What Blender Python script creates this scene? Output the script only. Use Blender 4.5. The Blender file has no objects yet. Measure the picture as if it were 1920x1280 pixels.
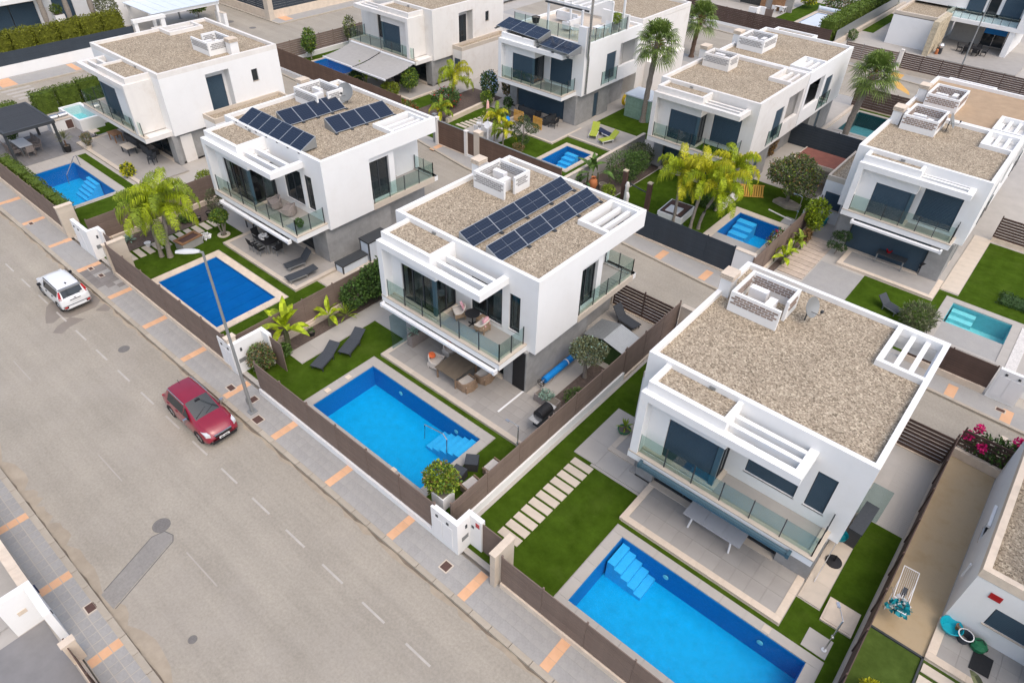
import bpy, bmesh, math, random
from mathutils import Vector, Matrix, Euler
R = math.radians
rnd = random.Random(7)
SC = bpy.context.scene
COL = SC.collection

# ------------------------------------------------------------------ camera, sky, sun, exposure
cam = bpy.data.cameras.new('camera'); cam.lens = 24.054; cam.sensor_width = 36; cam.clip_end = 2000; cam.clip_start = .5
camo = bpy.data.objects.new('camera', cam); COL.objects.link(camo)
# drone camera 25 m above the street, looking 40 degrees down across the gardens
rt = Vector((0.75899538, 0.65060242, 0.02534791)); dn = Vector((0.43374033, -0.47620142, -0.76491930)); fw = Vector((-0.48558763, 0.59156462, -0.64362719))
M3 = Matrix((rt, -dn, -fw)).transposed()
camo.matrix_world = Matrix.Translation((0, 0, 25)) @ M3.to_4x4()
SC.camera = camo
W = bpy.data.worlds.new('World'); SC.world = W; W.use_nodes = True
nt = W.node_tree; bg = nt.nodes['Background']
sky = nt.nodes.new('ShaderNodeTexSky'); sky.sky_type = 'NISHITA'; sky.sun_disc = False
SUN_EL, SUN_AZ = 58, 105     # azimuth from +Y towards +X
sky.sun_elevation = R(SUN_EL); sky.sun_rotation = R(SUN_AZ); sky.air_density = 1.0; sky.dust_density = 4.0; sky.ozone_density = .6
hs = nt.nodes.new('ShaderNodeHueSaturation'); hs.inputs['Saturation'].default_value = .95
nt.links.new(sky.outputs[0], hs.inputs['Color']); nt.links.new(hs.outputs[0], bg.inputs['Color'])
bg.inputs['Strength'].default_value = .15
sl = bpy.data.lights.new('sun', 'SUN'); sl.energy = .5; sl.angle = R(80); sl.color = (1, .93, .83)
so = bpy.data.objects.new('sun', sl); COL.objects.link(so)
az, el = R(SUN_AZ), R(SUN_EL)
sd = Vector((math.sin(az) * math.cos(el), math.cos(az) * math.cos(el), math.sin(el)))
so.rotation_euler = sd.to_track_quat('Z', 'Y').to_euler()
vs = SC.view_settings; vs.view_transform = 'Standard'; vs.look = 'None'; vs.exposure = 0.70; vs.gamma = 1; vs.use_curve_mapping = False
SC.render.engine = 'CYCLES'
cy = SC.cycles
cy.max_bounces = 8; cy.diffuse_bounces = 3; cy.glossy_bounces = 3; cy.transparent_max_bounces = 16; cy.use_denoising = True
cy.caustics_reflective = False; cy.caustics_refractive = False

# ------------------------------------------------------------------ materials
def srgb(h):
    c = [int(h[i:i + 2], 16) / 255 for i in (0, 2, 4)]
    return tuple(x / 12.92 if x < .04045 else ((x + .055) / 1.055) ** 2.4 for x in c)
MATS = {}
def mat(n, col, var=.08, sc=3., rough=.8, bump=0., bsc=60., rv=0., metal=0., spec=.3, col2=None, isl=0., coat=0., stain=None, grain=None, drag=0., streak=0.):
    """procedural material: two octaves of noise around a base colour, optional relief, per-object and per-island variation"""
    m = bpy.data.materials.new(n); m.use_nodes = True; t = m.node_tree; N, L = t.nodes, t.links
    p = N['Principled BSDF']; p.inputs['Roughness'].default_value = rough; p.inputs['Metallic'].default_value = metal
    p.inputs['Specular IOR Level'].default_value = spec; p.inputs['Coat Weight'].default_value = coat
    tc = N.new('ShaderNodeTexCoord')
    nz = N.new('ShaderNodeTexNoise'); nz.inputs['Scale'].default_value = sc; nz.inputs['Detail'].default_value = 6; nz.inputs['Roughness'].default_value = .65
    L.new(tc.outputs['Object'], nz.inputs['Vector'])
    mx = N.new('ShaderNodeMix'); mx.data_type = 'RGBA'
    rg = N.new('ShaderNodeMapRange'); rg.inputs['From Min'].default_value = .3; rg.inputs['From Max'].default_value = .7
    L.new(nz.outputs['Fac'], rg.inputs['Value']); L.new(rg.outputs[0], mx.inputs['Factor'])
    c2 = col2 if col2 else tuple(min(1, x * (1 + var)) for x in col)
    mx.inputs['A'].default_value = (*[x * (1 - var) for x in col], 1); mx.inputs['B'].default_value = (*c2, 1)
    out = mx.outputs['Result']
    def mul(out, val, amt):
        h = N.new('ShaderNodeMapRange'); h.inputs['To Min'].default_value = 1 - amt; h.inputs['To Max'].default_value = 1 + amt
        L.new(val, h.inputs['Value'])
        v = N.new('ShaderNodeVectorMath'); v.operation = 'SCALE'; L.new(out, v.inputs[0]); L.new(h.outputs[0], v.inputs['Scale'])
        return v.outputs[0]
    if rv: out = mul(out, N.new('ShaderNodeObjectInfo').outputs['Random'], rv)
    if isl: out = mul(out, N.new('ShaderNodeNewGeometry').outputs['Random Per Island'], isl)
    if grain or drag or streak:
        for scl, amt, mp in (([(grain[0], grain[1], (1, 1, 1))] if grain else []) + ([(1, drag, (.04, .8, 1))] if drag else []) + ([(1, streak, (3.5, 3.5, .12))] if streak else [])):
            mpn = N.new('ShaderNodeMapping'); mpn.inputs['Scale'].default_value = mp; L.new(tc.outputs['Object'], mpn.inputs['Vector'])
            n3 = N.new('ShaderNodeTexNoise'); n3.inputs['Scale'].default_value = scl; n3.inputs['Detail'].default_value = 4; n3.inputs['Roughness'].default_value = .7; L.new(mpn.outputs[0], n3.inputs['Vector'])
            r3 = N.new('ShaderNodeMapRange'); r3.inputs['From Min'].default_value = .3; r3.inputs['From Max'].default_value = .7; L.new(n3.outputs['Fac'], r3.inputs['Value']); out = mul(out, r3.outputs[0], amt)
    if stain:    # dirt with a shape of its own: (scale, amount, colour)
        s2 = N.new('ShaderNodeTexNoise'); s2.inputs['Scale'].default_value = stain[0]; s2.inputs['Detail'].default_value = 8; s2.inputs['Roughness'].default_value = .7
        L.new(tc.outputs['Object'], s2.inputs['Vector'])
        r2 = N.new('ShaderNodeMapRange'); r2.inputs['From Min'].default_value = .5; r2.inputs['From Max'].default_value = .75; r2.inputs['To Max'].default_value = stain[1]
        L.new(s2.outputs['Fac'], r2.inputs['Value'])
        m2 = N.new('ShaderNodeMix'); m2.data_type = 'RGBA'; L.new(r2.outputs[0], m2.inputs['Factor']); L.new(out, m2.inputs['A']); m2.inputs['B'].default_value = (*stain[2], 1); out = m2.outputs['Result']
    L.new(out, p.inputs['Base Color'])
    if bump:
        b = N.new('ShaderNodeBump'); b.inputs['Strength'].default_value = bump; b.inputs['Distance'].default_value = .02
        n2 = N.new('ShaderNodeTexNoise'); n2.inputs['Scale'].default_value = bsc; n2.inputs['Detail'].default_value = 3
        L.new(tc.outputs['Object'], n2.inputs['Vector']); L.new(n2.outputs['Fac'], b.inputs['Height']); L.new(b.outputs[0], p.inputs['Normal'])
    MATS[n] = m
    return m
mat('white', (.80, .80, .79), .02, .6, .85, .08, 30, stain=(1.1, .14, (.6, .55, .48)), streak=.007)
mat('white_aged', (.74, .715, .68), .03, .7, .85, .08, 30, stain=(1.0, .35, (.52, .44, .36)), streak=.025)
mat('white_metal', (.8, .8, .8), .02, 3, .4)
mat('cream', (.66, .56, .45), .1, 2, .75, .1, 30, rv=.06, stain=(3, .25, (.45, .33, .24)))
mat('cream_pale', (.56, .49, .405), .08, 2, .75, rv=.05, stain=(2, .2, (.5, .38, .3)))
mat('grey_clad', (.30, .30, .295), .16, 1.6, .75, .15, 25, stain=(1, .2, (.22, .21, .2)))
mat('tile_grey', (.345, .325, .30), .07, 1.2, .6, .05, 40, rv=.05, stain=(1.5, .15, (.27, .25, .23)))
mat('tile_dark', (.20, .195, .195), .1, 1.5, .6, .05, 40, rv=.08)
mat('paving_pale', (.42, .395, .36), .08, .8, .75, .1, 40, stain=(.9, .2, (.33, .3, .27)))
mat('asphalt', (.335, .303, .252), .09, .3, .9, .5, 70, isl=0, stain=(.13, .5, (.385, .35, .31)), grain=(9, .13), drag=.10)
mat('asphalt_patch', (.262, .248, .228), .08, 1, .9, .5, 70, grain=(9, .12))
mat('tar', (.12, .115, .11), .2, 5, .7)
mat('damp', (.235, .205, .175), .08, 1, .55, .2, 90)
mat('slab_grey', (.335, .328, .315), .06, 1.5, .8, .15, 50, rv=.035, stain=(.8, .45, (.40, .375, .335)), grain=(11, .07))
mat('slab_dark', (.22, .205, .195), .1, 2, .75, .15, 50, rv=.1)
mat('slab_orange', (.68, .40, .235), .08, 2, .75, .1, 50, rv=.06, stain=(2, .3, (.55, .38, .26)))
mat('mortar', (.44, .40, .345), .08, 2, .9)
mat('kerb', (.40, .355, .29), .1, 2, .85, .15, 40, rv=.08, stain=(1.5, .3, (.25, .2, .15)))
mat('paint_line', (.44, .41, .37), .1, 6, .8, stain=(2.5, .9, (.345, .31, .275)))
mat('paint_worn', (.385, .35, .31), .08, 4, .85, stain=(2, .9, (.34, .305, .27)))
mat('gutter_dust', (.36, .305, .235), .15, 1.5, .95, .4, 60, stain=(1.2, .6, (.30, .26, .215)))
mat('gutter_dirt', (.19, .155, .12), .25, 3, .95, .4, 60)
mat('lamp_grey', (.50, .52, .53), .03, 3, .45)
mat('paint_yellow', (.62, .36, .10), .1, 4, .8, stain=(1.5, .5, (.42, .35, .25)))
mat('iron_brown', (.105, .06, .05), .15, 12, .7, .3, 60)
mat('brick_pale', (.36, .35, .345), .1, 8, .85, rv=.12)
mat('brick_brown', (.30, .235, .20), .12, 8, .85, rv=.15)
mat('iron_grey', (.17, .16, .15), .2, 12, .7, .4, 50)
mat('fence_brown', (.188, .140, .115), .1, 2.2, .8, .1, 60, rv=.06, stain=(.8, .3, (.235, .185, .155)))
mat('fence_dark_brown', (.095, .062, .05), .12, 2, .7, .1, 60, rv=.08)
mat('fence_chestnut', (.135, .085, .062), .12, 2, .8, rv=.05)
mat('fence_blue', (.040, .052, .066), .1, 2, .6, rv=.05)
mat('metal_grey', (.27, .28, .28), .04, 3, .45, metal=.3)
mat('metal_dark', (.05, .055, .06), .05, 4, .5)
mat('steel', (.6, .6, .6), .05, 4, .25, metal=.9)
mat('black', (.018, .018, .02), .1, 8, .6)
mat('rubber', (.025, .025, .027), .1, 8, .75)
mat('shutter', (.045, .078, .11), .06, 1.5, .5, rv=.05)
mat('frame_dark', (.045, .05, .057), .05, 3, .45)
mat('frame_blue', (.06, .11, .14), .05, 3, .35)
mat('curtain', (.5, .5, .5), .15, 4, .9)
mat('curtain_dark', (.10, .08, .09), .2, 4, .9)
mat('interior', (.35, .33, .3), .05, 1, .9)
mat('lawn', (.043, .082, .005), .22, 1.3, .95, .6, 160, spec=.05, col2=(.060, .108, .009), stain=(.6, .75, (.075, .115, .016)), grain=(2.2, .12))
mat('lawn_light', (.060, .098, .018), .25, 1.3, .95, .6, 160, spec=.05, col2=(.085, .13, .028), stain=(.5, .4, (.045, .08, .012)))
mat('mulch', (.115, .088, .075), .3, 8, .95, .8, 40)
mat('sand', (.44, .33, .19), .14, .9, .95, .6, 40, col2=(.46, .37, .25), stain=(.9, .55, (.30, .22, .12)))
mat('pebble', (.62, .6, .57), .25, 12, .9, .9, 30)
mat('soil', (.16, .14, .115), .2, 1, .95, .4, 20)
mat('rattan', (.30, .21, .14), .25, 14, .85, .4, 60, rv=.05)
mat('rattan_grey', (.27, .235, .215), .2, 14, .85, .4, 60, rv=.05)
mat('rattan_dark', (.06, .06, .062), .2, 14, .85, .4, 60)
mat('cushion', (.60, .55, .49), .06, 6, .95)
mat('cushion_orange', (.72, .15, .05), .08, 6, .95)
mat('cushion_pink', (.72, .22, .30), .1, 14, .95, col2=(.8, .62, .62))
mat('fabric_dark', (.055, .062, .072), .1, 9, .85, .1, 80, rv=.06)
mat('fabric_grey', (.36, .35, .335), .06, 3, .9, .05, 60)
mat('fabric_black', (.022, .023, .025), .1, 9, .85)
mat('fabric_lime', (.36, .42, .06), .1, 6, .9)
mat('fabric_pink', (.72, .42, .36), .1, 4, .9)
mat('fabric_navy', (.02, .03, .07), .1, 4, .9)
mat('wood', (.28, .155, .08), .25, 5, .7, .1, 40, rv=.06)
mat('wood_pale', (.50, .41, .33), .15, 4, .8, .1, 40, rv=.1)
mat('wood_yellow', (.58, .32, .06), .1, 4, .7)
mat('table_olive', (.155, .125, .092), .12, 3, .55)
mat('table_grey', (.44, .45, .47), .05, 3, .45)
mat('terracotta', (.42, .15, .06), .12, 4, .8)
mat('red_roof', (.20, .075, .055), .15, 2, .9, .2, 30)
mat('teal', (.01, .25, .30), .1, 4, .5)
mat('turquoise', (.01, .40, .50), .05, 4, .4)
mat('green_plastic', (.02, .16, .07), .1, 4, .5)
mat('yellow_plastic', (.72, .48, .02), .1, 4, .4)
mat('cover_blue', (.001, .095, .34), .1, .7, .7, .06, 8, spec=.06, stain=(1.2, .4, (.003, .135, .38)))
mat('roller_blue', (.01, .22, .62), .1, 4, .4)
mat('paint_red', (.24, .006, .024), .06, 2, .35, spec=.5, coat=1.)
mat('paint_white', (.74, .76, .77), .02, 2, .3, spec=.5, coat=.6)
mat('car_glass', (.018, .024, .028), .1, 1, .06, spec=.7)
mat('lamp_clear', (.62, .64, .65), .1, 20, .15, spec=.7)
mat('lamp_red', (.42, .012, .02), .1, 20, .2, spec=.7)
mat('plate', (.72, .73, .72), .02, 3, .5)
mat('bark_grey', (.27, .235, .2), .25, 9, .95, .8, 25)
mat('bark_brown', (.13, .085, .06), .3, 12, .95, .9, 25)
mat('leaf_dark', (0.039, 0.081, 0.020), .25, 3, .6, isl=.45)
mat('leaf_mid', (0.073, 0.137, 0.025), .25, 3, .6, isl=.45)
mat('leaf_olive', (0.133, 0.147, 0.073), .25, 3, .65, isl=.4)
mat('leaf_light', (0.189, 0.259, 0.021), .25, 3, .6, isl=.4)
mat('leaf_lime', (0.266, 0.357, 0.011), .25, 2, .55, isl=.4, col2=(.34, .42, .012))
mat('leaf_yellow', (0.420, 0.413, 0.014), .2, 2, .55, isl=.35)
mat('leaf_fan', (0.101, 0.175, 0.025), .25, 2, .55, isl=.35, col2=(.17, .24, .05))
mat('leaf_rust', (0.224, 0.140, 0.056), .3, 4, .7, isl=.4)
mat('leaf_blue', (0.224, 0.336, 0.266), .2, 4, .7, isl=.3)
mat('hedge', (0.084, 0.129, 0.014), .3, 2, .7, isl=.45)
mat('hedge_light', (0.141, 0.156, 0.012), .3, 2, .7, isl=.4)
mat('flower_pink', (.62, .015, .16), .2, 4, .7, isl=.3)
mat('flower_red', (.45, .02, .03), .2, 4, .7, isl=.3)
mat('flower_blue', (.38, .52, .72), .2, 4, .7, isl=.3)
mat('rock', (.36, .31, .25), .3, 2, .95, .9, 8)
mat('stone_cream', (.50, .43, .31), .25, 2.5, .9, .5, 12)
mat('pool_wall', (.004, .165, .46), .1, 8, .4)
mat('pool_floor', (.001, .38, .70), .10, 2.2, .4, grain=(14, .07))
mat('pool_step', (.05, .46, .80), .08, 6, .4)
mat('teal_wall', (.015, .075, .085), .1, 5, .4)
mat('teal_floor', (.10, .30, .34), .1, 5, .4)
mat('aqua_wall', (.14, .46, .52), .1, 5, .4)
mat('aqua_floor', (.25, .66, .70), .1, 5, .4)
mat('pale_cover', (.62, .69, .76), .03, 1, .6)
mat('mesh_metal', (.33, .35, .36), .05, 4, .4, metal=.5)

def gravel_mat():
    m = bpy.data.materials.new('roof_gravel'); m.use_nodes = True; t = m.node_tree; N, L = t.nodes, t.links
    p = N['Principled BSDF']; p.inputs['Roughness'].default_value = .95; p.inputs['Specular IOR Level'].default_value = .1
    tc = N.new('ShaderNodeTexCoord'); v = N.new('ShaderNodeTexVoronoi'); v.inputs['Scale'].default_value = 17
    L.new(tc.outputs['Object'], v.inputs['Vector'])
    s = N.new('ShaderNodeSeparateColor'); L.new(v.outputs['Color'], s.inputs[0])
    cr = N.new('ShaderNodeValToRGB'); e = cr.color_ramp.elements
    e[0].position = 0; e[0].color = (.17, .138, .10, 1); e[1].position = 1; e[1].color = (.62, .53, .40, 1)
    for pos, c in ((.25, (.285, .232, .168, 1)), (.5, (.36, .298, .222, 1)), (.75, (.42, .352, .265, 1)), (.9, (.50, .425, .32, 1))):
        x = e.new(pos); x.color = c
    L.new(s.outputs['Red'], cr.inputs['Fac'])
    n = N.new('ShaderNodeTexNoise'); n.inputs['Scale'].default_value = .7; n.inputs['Detail'].default_value = 5; L.new(tc.outputs['Object'], n.inputs['Vector'])
    h = N.new('ShaderNodeMapRange'); h.inputs['To Min'].default_value = .82; h.inputs['To Max'].default_value = 1.12; L.new(n.outputs['Fac'], h.inputs['Value'])
    k = N.new('ShaderNodeVectorMath'); k.operation = 'SCALE'; L.new(cr.outputs['Color'], k.inputs[0]); L.new(h.outputs[0], k.inputs['Scale'])
    L.new(k.outputs[0], p.inputs['Base Color'])
    b = N.new('ShaderNodeBump'); b.inputs['Strength'].default_value = .6; b.inputs['Distance'].default_value = .03; b.invert = True
    L.new(v.outputs['Distance'], b.inputs['Height']); L.new(b.outputs[0], p.inputs['Normal'])
    MATS['gravel'] = m
gravel_mat()
mat('gravel_sandy', (.40, .29, .19), .1, 1.5, .95, .8, 30, stain=(.8, .4, (.33, .25, .17)))

def clear_mat(n, tint, gloss, rough=.03, ior=1.5, wave=0.):
    """see-through sheet: tinted transparency plus a Fresnel mirror coat (window glass, pool water)"""
    m = bpy.data.materials.new(n); m.use_nodes = True; t = m.node_tree; N, L = t.nodes, t.links
    N.remove(N['Principled BSDF'])
    tr = N.new('ShaderNodeBsdfTransparent'); tr.inputs['Color'].default_value = (*tint, 1)
    gl = N.new('ShaderNodeBsdfGlossy'); gl.inputs['Roughness'].default_value = rough; gl.inputs['Color'].default_value = (gloss, gloss, gloss, 1)
    fr = N.new('ShaderNodeLayerWeight'); fr.inputs['Blend'].default_value = .5
    f0 = ((ior - 1) / (ior + 1)) ** 2; pw = N.new('ShaderNodeMath'); pw.operation = 'POWER'; pw.inputs[1].default_value = 5; L.new(fr.outputs['Facing'], pw.inputs[0])
    ma = N.new('ShaderNodeMath'); ma.operation = 'MULTIPLY_ADD'; ma.inputs[1].default_value = 1 - f0; ma.inputs[2].default_value = f0; L.new(pw.outputs[0], ma.inputs[0])
    mx = N.new('ShaderNodeMixShader'); L.new(ma.outputs[0], mx.inputs[0]); L.new(tr.outputs[0], mx.inputs[1]); L.new(gl.outputs[0], mx.inputs[2])
    L.new(mx.outputs[0], N['Material Output'].inputs['Surface'])
    if wave:
        tc = N.new('ShaderNodeTexCoord'); nz = N.new('ShaderNodeTexNoise'); nz.inputs['Scale'].default_value = 5; nz.inputs['Detail'].default_value = 4
        b = N.new('ShaderNodeBump'); b.inputs['Strength'].default_value = wave; b.inputs['Distance'].default_value = .05
        L.new(tc.outputs['Object'], nz.inputs['Vector']); L.new(nz.outputs['Fac'], b.inputs['Height']); L.new(b.outputs[0], gl.inputs['Normal']); L.new(b.outputs[0], fr.inputs['Normal'])
    MATS[n] = m
clear_mat('glass_rail', (.80, .88, .865), .9)
clear_mat('glass_blue', (.74, .84, .85), .9)
clear_mat('pane', (.58, .64, .65), .9)
clear_mat('water', (.80, .96, 1.0), .5, .05, 1.33, .9)
clear_mat('water_teal', (.82, .95, .95), .6, .05, 1.33, .9)

def pv_mat():
    m = bpy.data.materials.new('solar_cells'); m.use_nodes = True; t = m.node_tree; N, L = t.nodes, t.links
    p = N['Principled BSDF']; p.inputs['Roughness'].default_value = .12; p.inputs['Specular IOR Level'].default_value = .55
    tc = N.new('ShaderNodeTexCoord'); sp = N.new('ShaderNodeSeparateXYZ'); L.new(tc.outputs['Object'], sp.inputs[0])
    outs = []
    for ax in 'XY':
        a = N.new('ShaderNodeMath'); a.operation = 'MULTIPLY'; a.inputs[1].default_value = 1 / .17; L.new(sp.outputs[ax], a.inputs[0])
        f = N.new('ShaderNodeMath'); f.operation = 'FRACT'; L.new(a.outputs[0], f.inputs[0])
        g = N.new('ShaderNodeMath'); g.operation = 'LESS_THAN'; g.inputs[1].default_value = .07; L.new(f.outputs[0], g.inputs[0]); outs.append(g)
    mxm = N.new('ShaderNodeMath'); mxm.operation = 'MAXIMUM'; L.new(outs[0].outputs[0], mxm.inputs[0]); L.new(outs[1].outputs[0], mxm.inputs[1])
    mx = N.new('ShaderNodeMix'); mx.data_type = 'RGBA'; mx.inputs['A'].default_value = (.012, .019, .036, 1); mx.inputs['B'].default_value = (.036, .05, .085, 1)
    L.new(mxm.outputs[0], mx.inputs['Factor']); L.new(mx.outputs['Result'], p.inputs['Base Color'])
    MATS['pv'] = m
pv_mat()
mat('pv_frame', (.42, .45, .48), .03, 3, .4, metal=.4)

# ------------------------------------------------------------------ mesh builder and objects
class MB:
    """collects faces; mir = width of a house whose plan is mirrored in x"""
    def __init__(s, mir=None): s.v = []; s.f = []; s.m = []; s.mir = mir; s.T = None
    def face(s, pts, m=0):
        i = len(s.v)
        if s.T is not None: pts = [tuple(s.T @ Vector(p)) for p in pts]
        if s.mir is not None: pts = [(s.mir - p[0], p[1], p[2]) for p in reversed(pts)]
        s.v += pts; s.f.append(tuple(range(i, i + len(pts)))); s.m.append(m); return s
    def box(s, x0, y0, z0, x1, y1, z1, m=0, top=None):
        if x1 < x0: x0, x1 = x1, x0
        if y1 < y0: y0, y1 = y1, y0
        a, b, c, d = (x0, y0, z0), (x1, y0, z0), (x1, y1, z0), (x0, y1, z0); e, f, g, h = (x0, y0, z1), (x1, y0, z1), (x1, y1, z1), (x0, y1, z1)
        for k, q in enumerate(((a, d, c, b), (e, f, g, h), (a, b, f, e), (b, c, g, f), (c, d, h, g), (d, a, e, h))): s.face(list(q), top if (top is not None and k == 1) else m)
        return s
    def prism(s, poly, z0, z1, m=0, top=None):
        n = len(poly)
        s.face([(x, y, z1) for x, y in poly], m if top is None else top); s.face([(x, y, z0) for x, y in reversed(poly)], m)
        for i in range(n):
            a, b = poly[i], poly[(i + 1) % n]; s.face([(*a, z0), (*b, z0), (*b, z1), (*a, z1)], m)
        return s
    def tube(s, pts, r, n=6, m=0, cap=True):
        pts = [Vector(p) for p in pts]; rs = r if isinstance(r, (list, tuple)) else [r] * len(pts); rings = []
        for i, p in enumerate(pts):
            d = (pts[min(i + 1, len(pts) - 1)] - pts[max(i - 1, 0)]).normalized()
            a = d.cross(Vector((0, 0, 1)) if abs(d.z) < .95 else Vector((1, 0, 0))).normalized(); b = d.cross(a)
            rings.append([tuple(p + (a * math.cos(2 * math.pi * k / n) + b * math.sin(2 * math.pi * k / n)) * rs[i]) for k in range(n)])
        for i in range(len(rings) - 1):
            for k in range(n): s.face([rings[i][k], rings[i + 1][k], rings[i + 1][(k + 1) % n], rings[i][(k + 1) % n]], m)
        if cap: s.face(rings[0][:], m); s.face(rings[-1][::-1], m)
        return s
    def lathe(s, prof, n=14, c=(0, 0, 0), m=0):
        for (r0, z0), (r1, z1) in zip(prof, prof[1:]):
            for k in range(n):
                a, b = 2 * math.pi * k / n, 2 * math.pi * (k + 1) / n
                P = lambda r, z, t: (c[0] + r * math.cos(t), c[1] + r * math.sin(t), c[2] + z)
                q = [P(r0, z0, a), P(r0, z0, b), P(r1, z1, b), P(r1, z1, a)]
                if r0 < 1e-5: q = q[1:]
                elif r1 < 1e-5: q = q[:3]
                s.face(q, m)
        return s
    def mesh(s, name, mats, smooth=False, weld=False):
        me = bpy.data.meshes.new(name); me.from_pydata(s.v, [], s.f)
        for k in ([mats] if isinstance(mats, str) else mats): me.materials.append(MATS[k])
        if len(me.materials) > 1: me.polygons.foreach_set('material_index', s.m)
        if smooth or weld:
            bm = bmesh.new(); bm.from_mesh(me); bmesh.ops.remove_doubles(bm, verts=bm.verts, dist=1e-4); bm.to_mesh(me); bm.free()
        if smooth:
            me.polygons.foreach_set('use_smooth', [True] * len(me.polygons))
            try: me.set_sharp_from_angle(angle=R(40))
            except Exception: pass
        me.update(); return me
def ob(name, me, parent=None, loc=(0, 0, 0), rz=0., rot=None, sc=None):
    o = bpy.data.objects.new(name, me); COL.objects.link(o); o.parent = parent; o.location = loc
    o.rotation_euler = rot if rot is not None else (0, 0, rz)
    if sc: o.scale = sc
    return o
def tag(o, label=None, cat=None, group=None, kind=None):
    if label: o['label'] = label
    if cat: o['category'] = cat
    if group: o['group'] = group
    if kind: o['kind'] = kind
    return o
def thing(name, label, cat, loc=(0, 0, 0), rz=0., group=None, kind=None):
    return tag(ob(name, None, None, loc, rz), label, cat, group, kind)
def part(name, mb, mats, parent, smooth=False, loc=(0, 0, 0), rz=0., kind=None):
    return tag(ob(name, mb.mesh(name, mats, smooth), parent, loc, rz), kind=kind)
def one(name, label, cat, mb, mats, loc=(0, 0, 0), rz=0., group=None, smooth=False):
    return tag(ob(name, mb.mesh(name, mats, smooth), None, loc, rz), label, cat, group)
def kids(o): return [c for c in COL.objects if c.parent is o]
KID = {}
def copy_tree(o, parent=None):
    c = o.copy(); COL.objects.link(c); c.parent = parent
    if o.name not in KID: KID[o.name] = [k.name for k in COL.objects if k.parent == o]
    for k in KID[o.name]: copy_tree(COL.objects[k], c)
    return c
def clone(o, loc, rz=0., label=None, sc=None):
    c = copy_tree(o); c.location = loc; c.rotation_euler = (0, 0, rz)
    if label: c['label'] = label
    if sc: c.scale = (sc, sc, sc)
    return c
def struct(name, mb, mats, kind='structure', loc=(0, 0, 0), smooth=False, parent=None):
    return tag(ob(name, mb.mesh(name, mats, smooth), parent, loc), kind=kind)
def subtract(rect, holes):
    """axis-aligned rectangle minus axis-aligned holes, as rectangles"""
    rs = [rect]
    for h in holes:
        out = []
        for (a, b, c, d) in rs:
            e, f, g, i = max(a, h[0]), max(b, h[1]), min(c, h[2]), min(d, h[3])
            if e >= g or f >= i: out.append((a, b, c, d)); continue
            if b < f: out.append((a, b, c, f))
            if i < d: out.append((a, i, c, d))
            if a < e: out.append((a, f, e, i))
            if g < c: out.append((g, f, c, i))
        rs = out
    return rs
def sheet(mb, rect, z, holes=(), m=0):
    for a, b, c, d in subtract(rect, holes): mb.face([(a, b, z), (c, b, z), (c, d, z), (a, d, z)], m)
    return mb
def slabs(parent, rect, z0, z1, sx, sy, gap, m, name='paving_slab', holes=()):
    """individual slabs over a rectangle, one shared mesh"""
    nx = max(1, round((rect[2] - rect[0]) / sx)); ny = max(1, round((rect[3] - rect[1]) / sy)); sx = (rect[2] - rect[0]) / nx; sy = (rect[3] - rect[1]) / ny
    me = MB().box(-sx / 2 + gap / 2, -sy / 2 + gap / 2, z0, sx / 2 - gap / 2, sy / 2 - gap / 2, z1).mesh(name, m)
    for i in range(nx):
        for j in range(ny):
            x, y = rect[0] + (i + .5) * sx, rect[1] + (j + .5) * sy
            if any(h[0] < x < h[2] and h[1] < y < h[3] for h in holes): continue
            ob(name, me, parent, (x, y, rnd.uniform(-.002, .002)))
# ------------------------------------------------------------------ the setting: ground, roads, pavements
POOLS = dict(  # inner water rectangles x0,y0,x1,y1
    A0=(-59.0, 13.1, -51.95, 16.25), A=(-38.72, 12.55, -32.15, 16.45), B=(-23.05, 12.4, -15.22, 16.33), D=(-6.95, 12.5, 1.08, 16.31),
    F=(-65.2, 43.6, -59.9, 46.0), G=(-32.35, 42.4, -29.85, 46.05), I=(-15.95, 40.8, -12.72, 45.7), J=(-.85, 39.95, 2.42, 44.4), I2=(-16.4, 66.5, -13.0, 72.2), N=(-33.4, 97.9, -29.5, 104.8))
HOLES = list(POOLS.values())
grow = lambda r, d: (r[0] - d, r[1] - d, r[2] + d, r[3] + d)
g = sheet(MB(), (-600, -300, 600, 900), -.3, [grow(h, .1) for h in HOLES]); struct('ground', g, 'paving_pale')
rd = MB()
sheet(rd, (-140, .5, 60, 9.5), -.12); sheet(rd, (-79.4, 9.5, -74, 32), -.12)
rd.face([(x, y, -.12) for x, y in ((60, 31.3), (60, 32.5), (8, 34.7), (0, 35.0), (-13.5, 35.6), (-20.5, 36.15), (-36, 37.0), (-44, 38.2), (-60, 39.2), (-69, 39.9), (-69, 120), (-79.4, 120), (-79.4, 49.6), (-140, 49.6), (-140, 45), (-79.4, 45), (-79.4, 32), (-74, 32), (-74, 31.3))])
rd.face([(x, y, -.12) for x, y in ((-64, 76), (60, 76), (60, 78.5), (-10, 84), (-14, 84.6), (-22, 85.6), (-64, 89.2))])
road = struct('road', rd, 'asphalt')
pv = MB()
sheet(pv, (-73.6, 9.74, 60, 11.2), -.006, (), 0); sheet(pv, (-140, -.9, 60, .31), -.006, (), 1)
pv.face([(x, y, -.006) for x, y in ((60, 31.0), (-74, 31.0), (-74, 29.7), (60, 29.7))])
pv.face([(x, y, -.006) for x, y in ((60, 32.7), (60, 42), (-69.2, 42), (-69.2, 40.1), (-60, 39.4), (-44, 38.4), (-36, 37.2), (-20.5, 36.35), (-13.5, 35.8), (0, 35.2), (8, 34.9))])
sheet(pv, (-73.8, 11.2, -71.6, 29.7), -.006); sheet(pv, (-82.5, 10, -79.6, 44.8), -.006); sheet(pv, (-69, 42, -67.1, 120), -.006)
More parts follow.
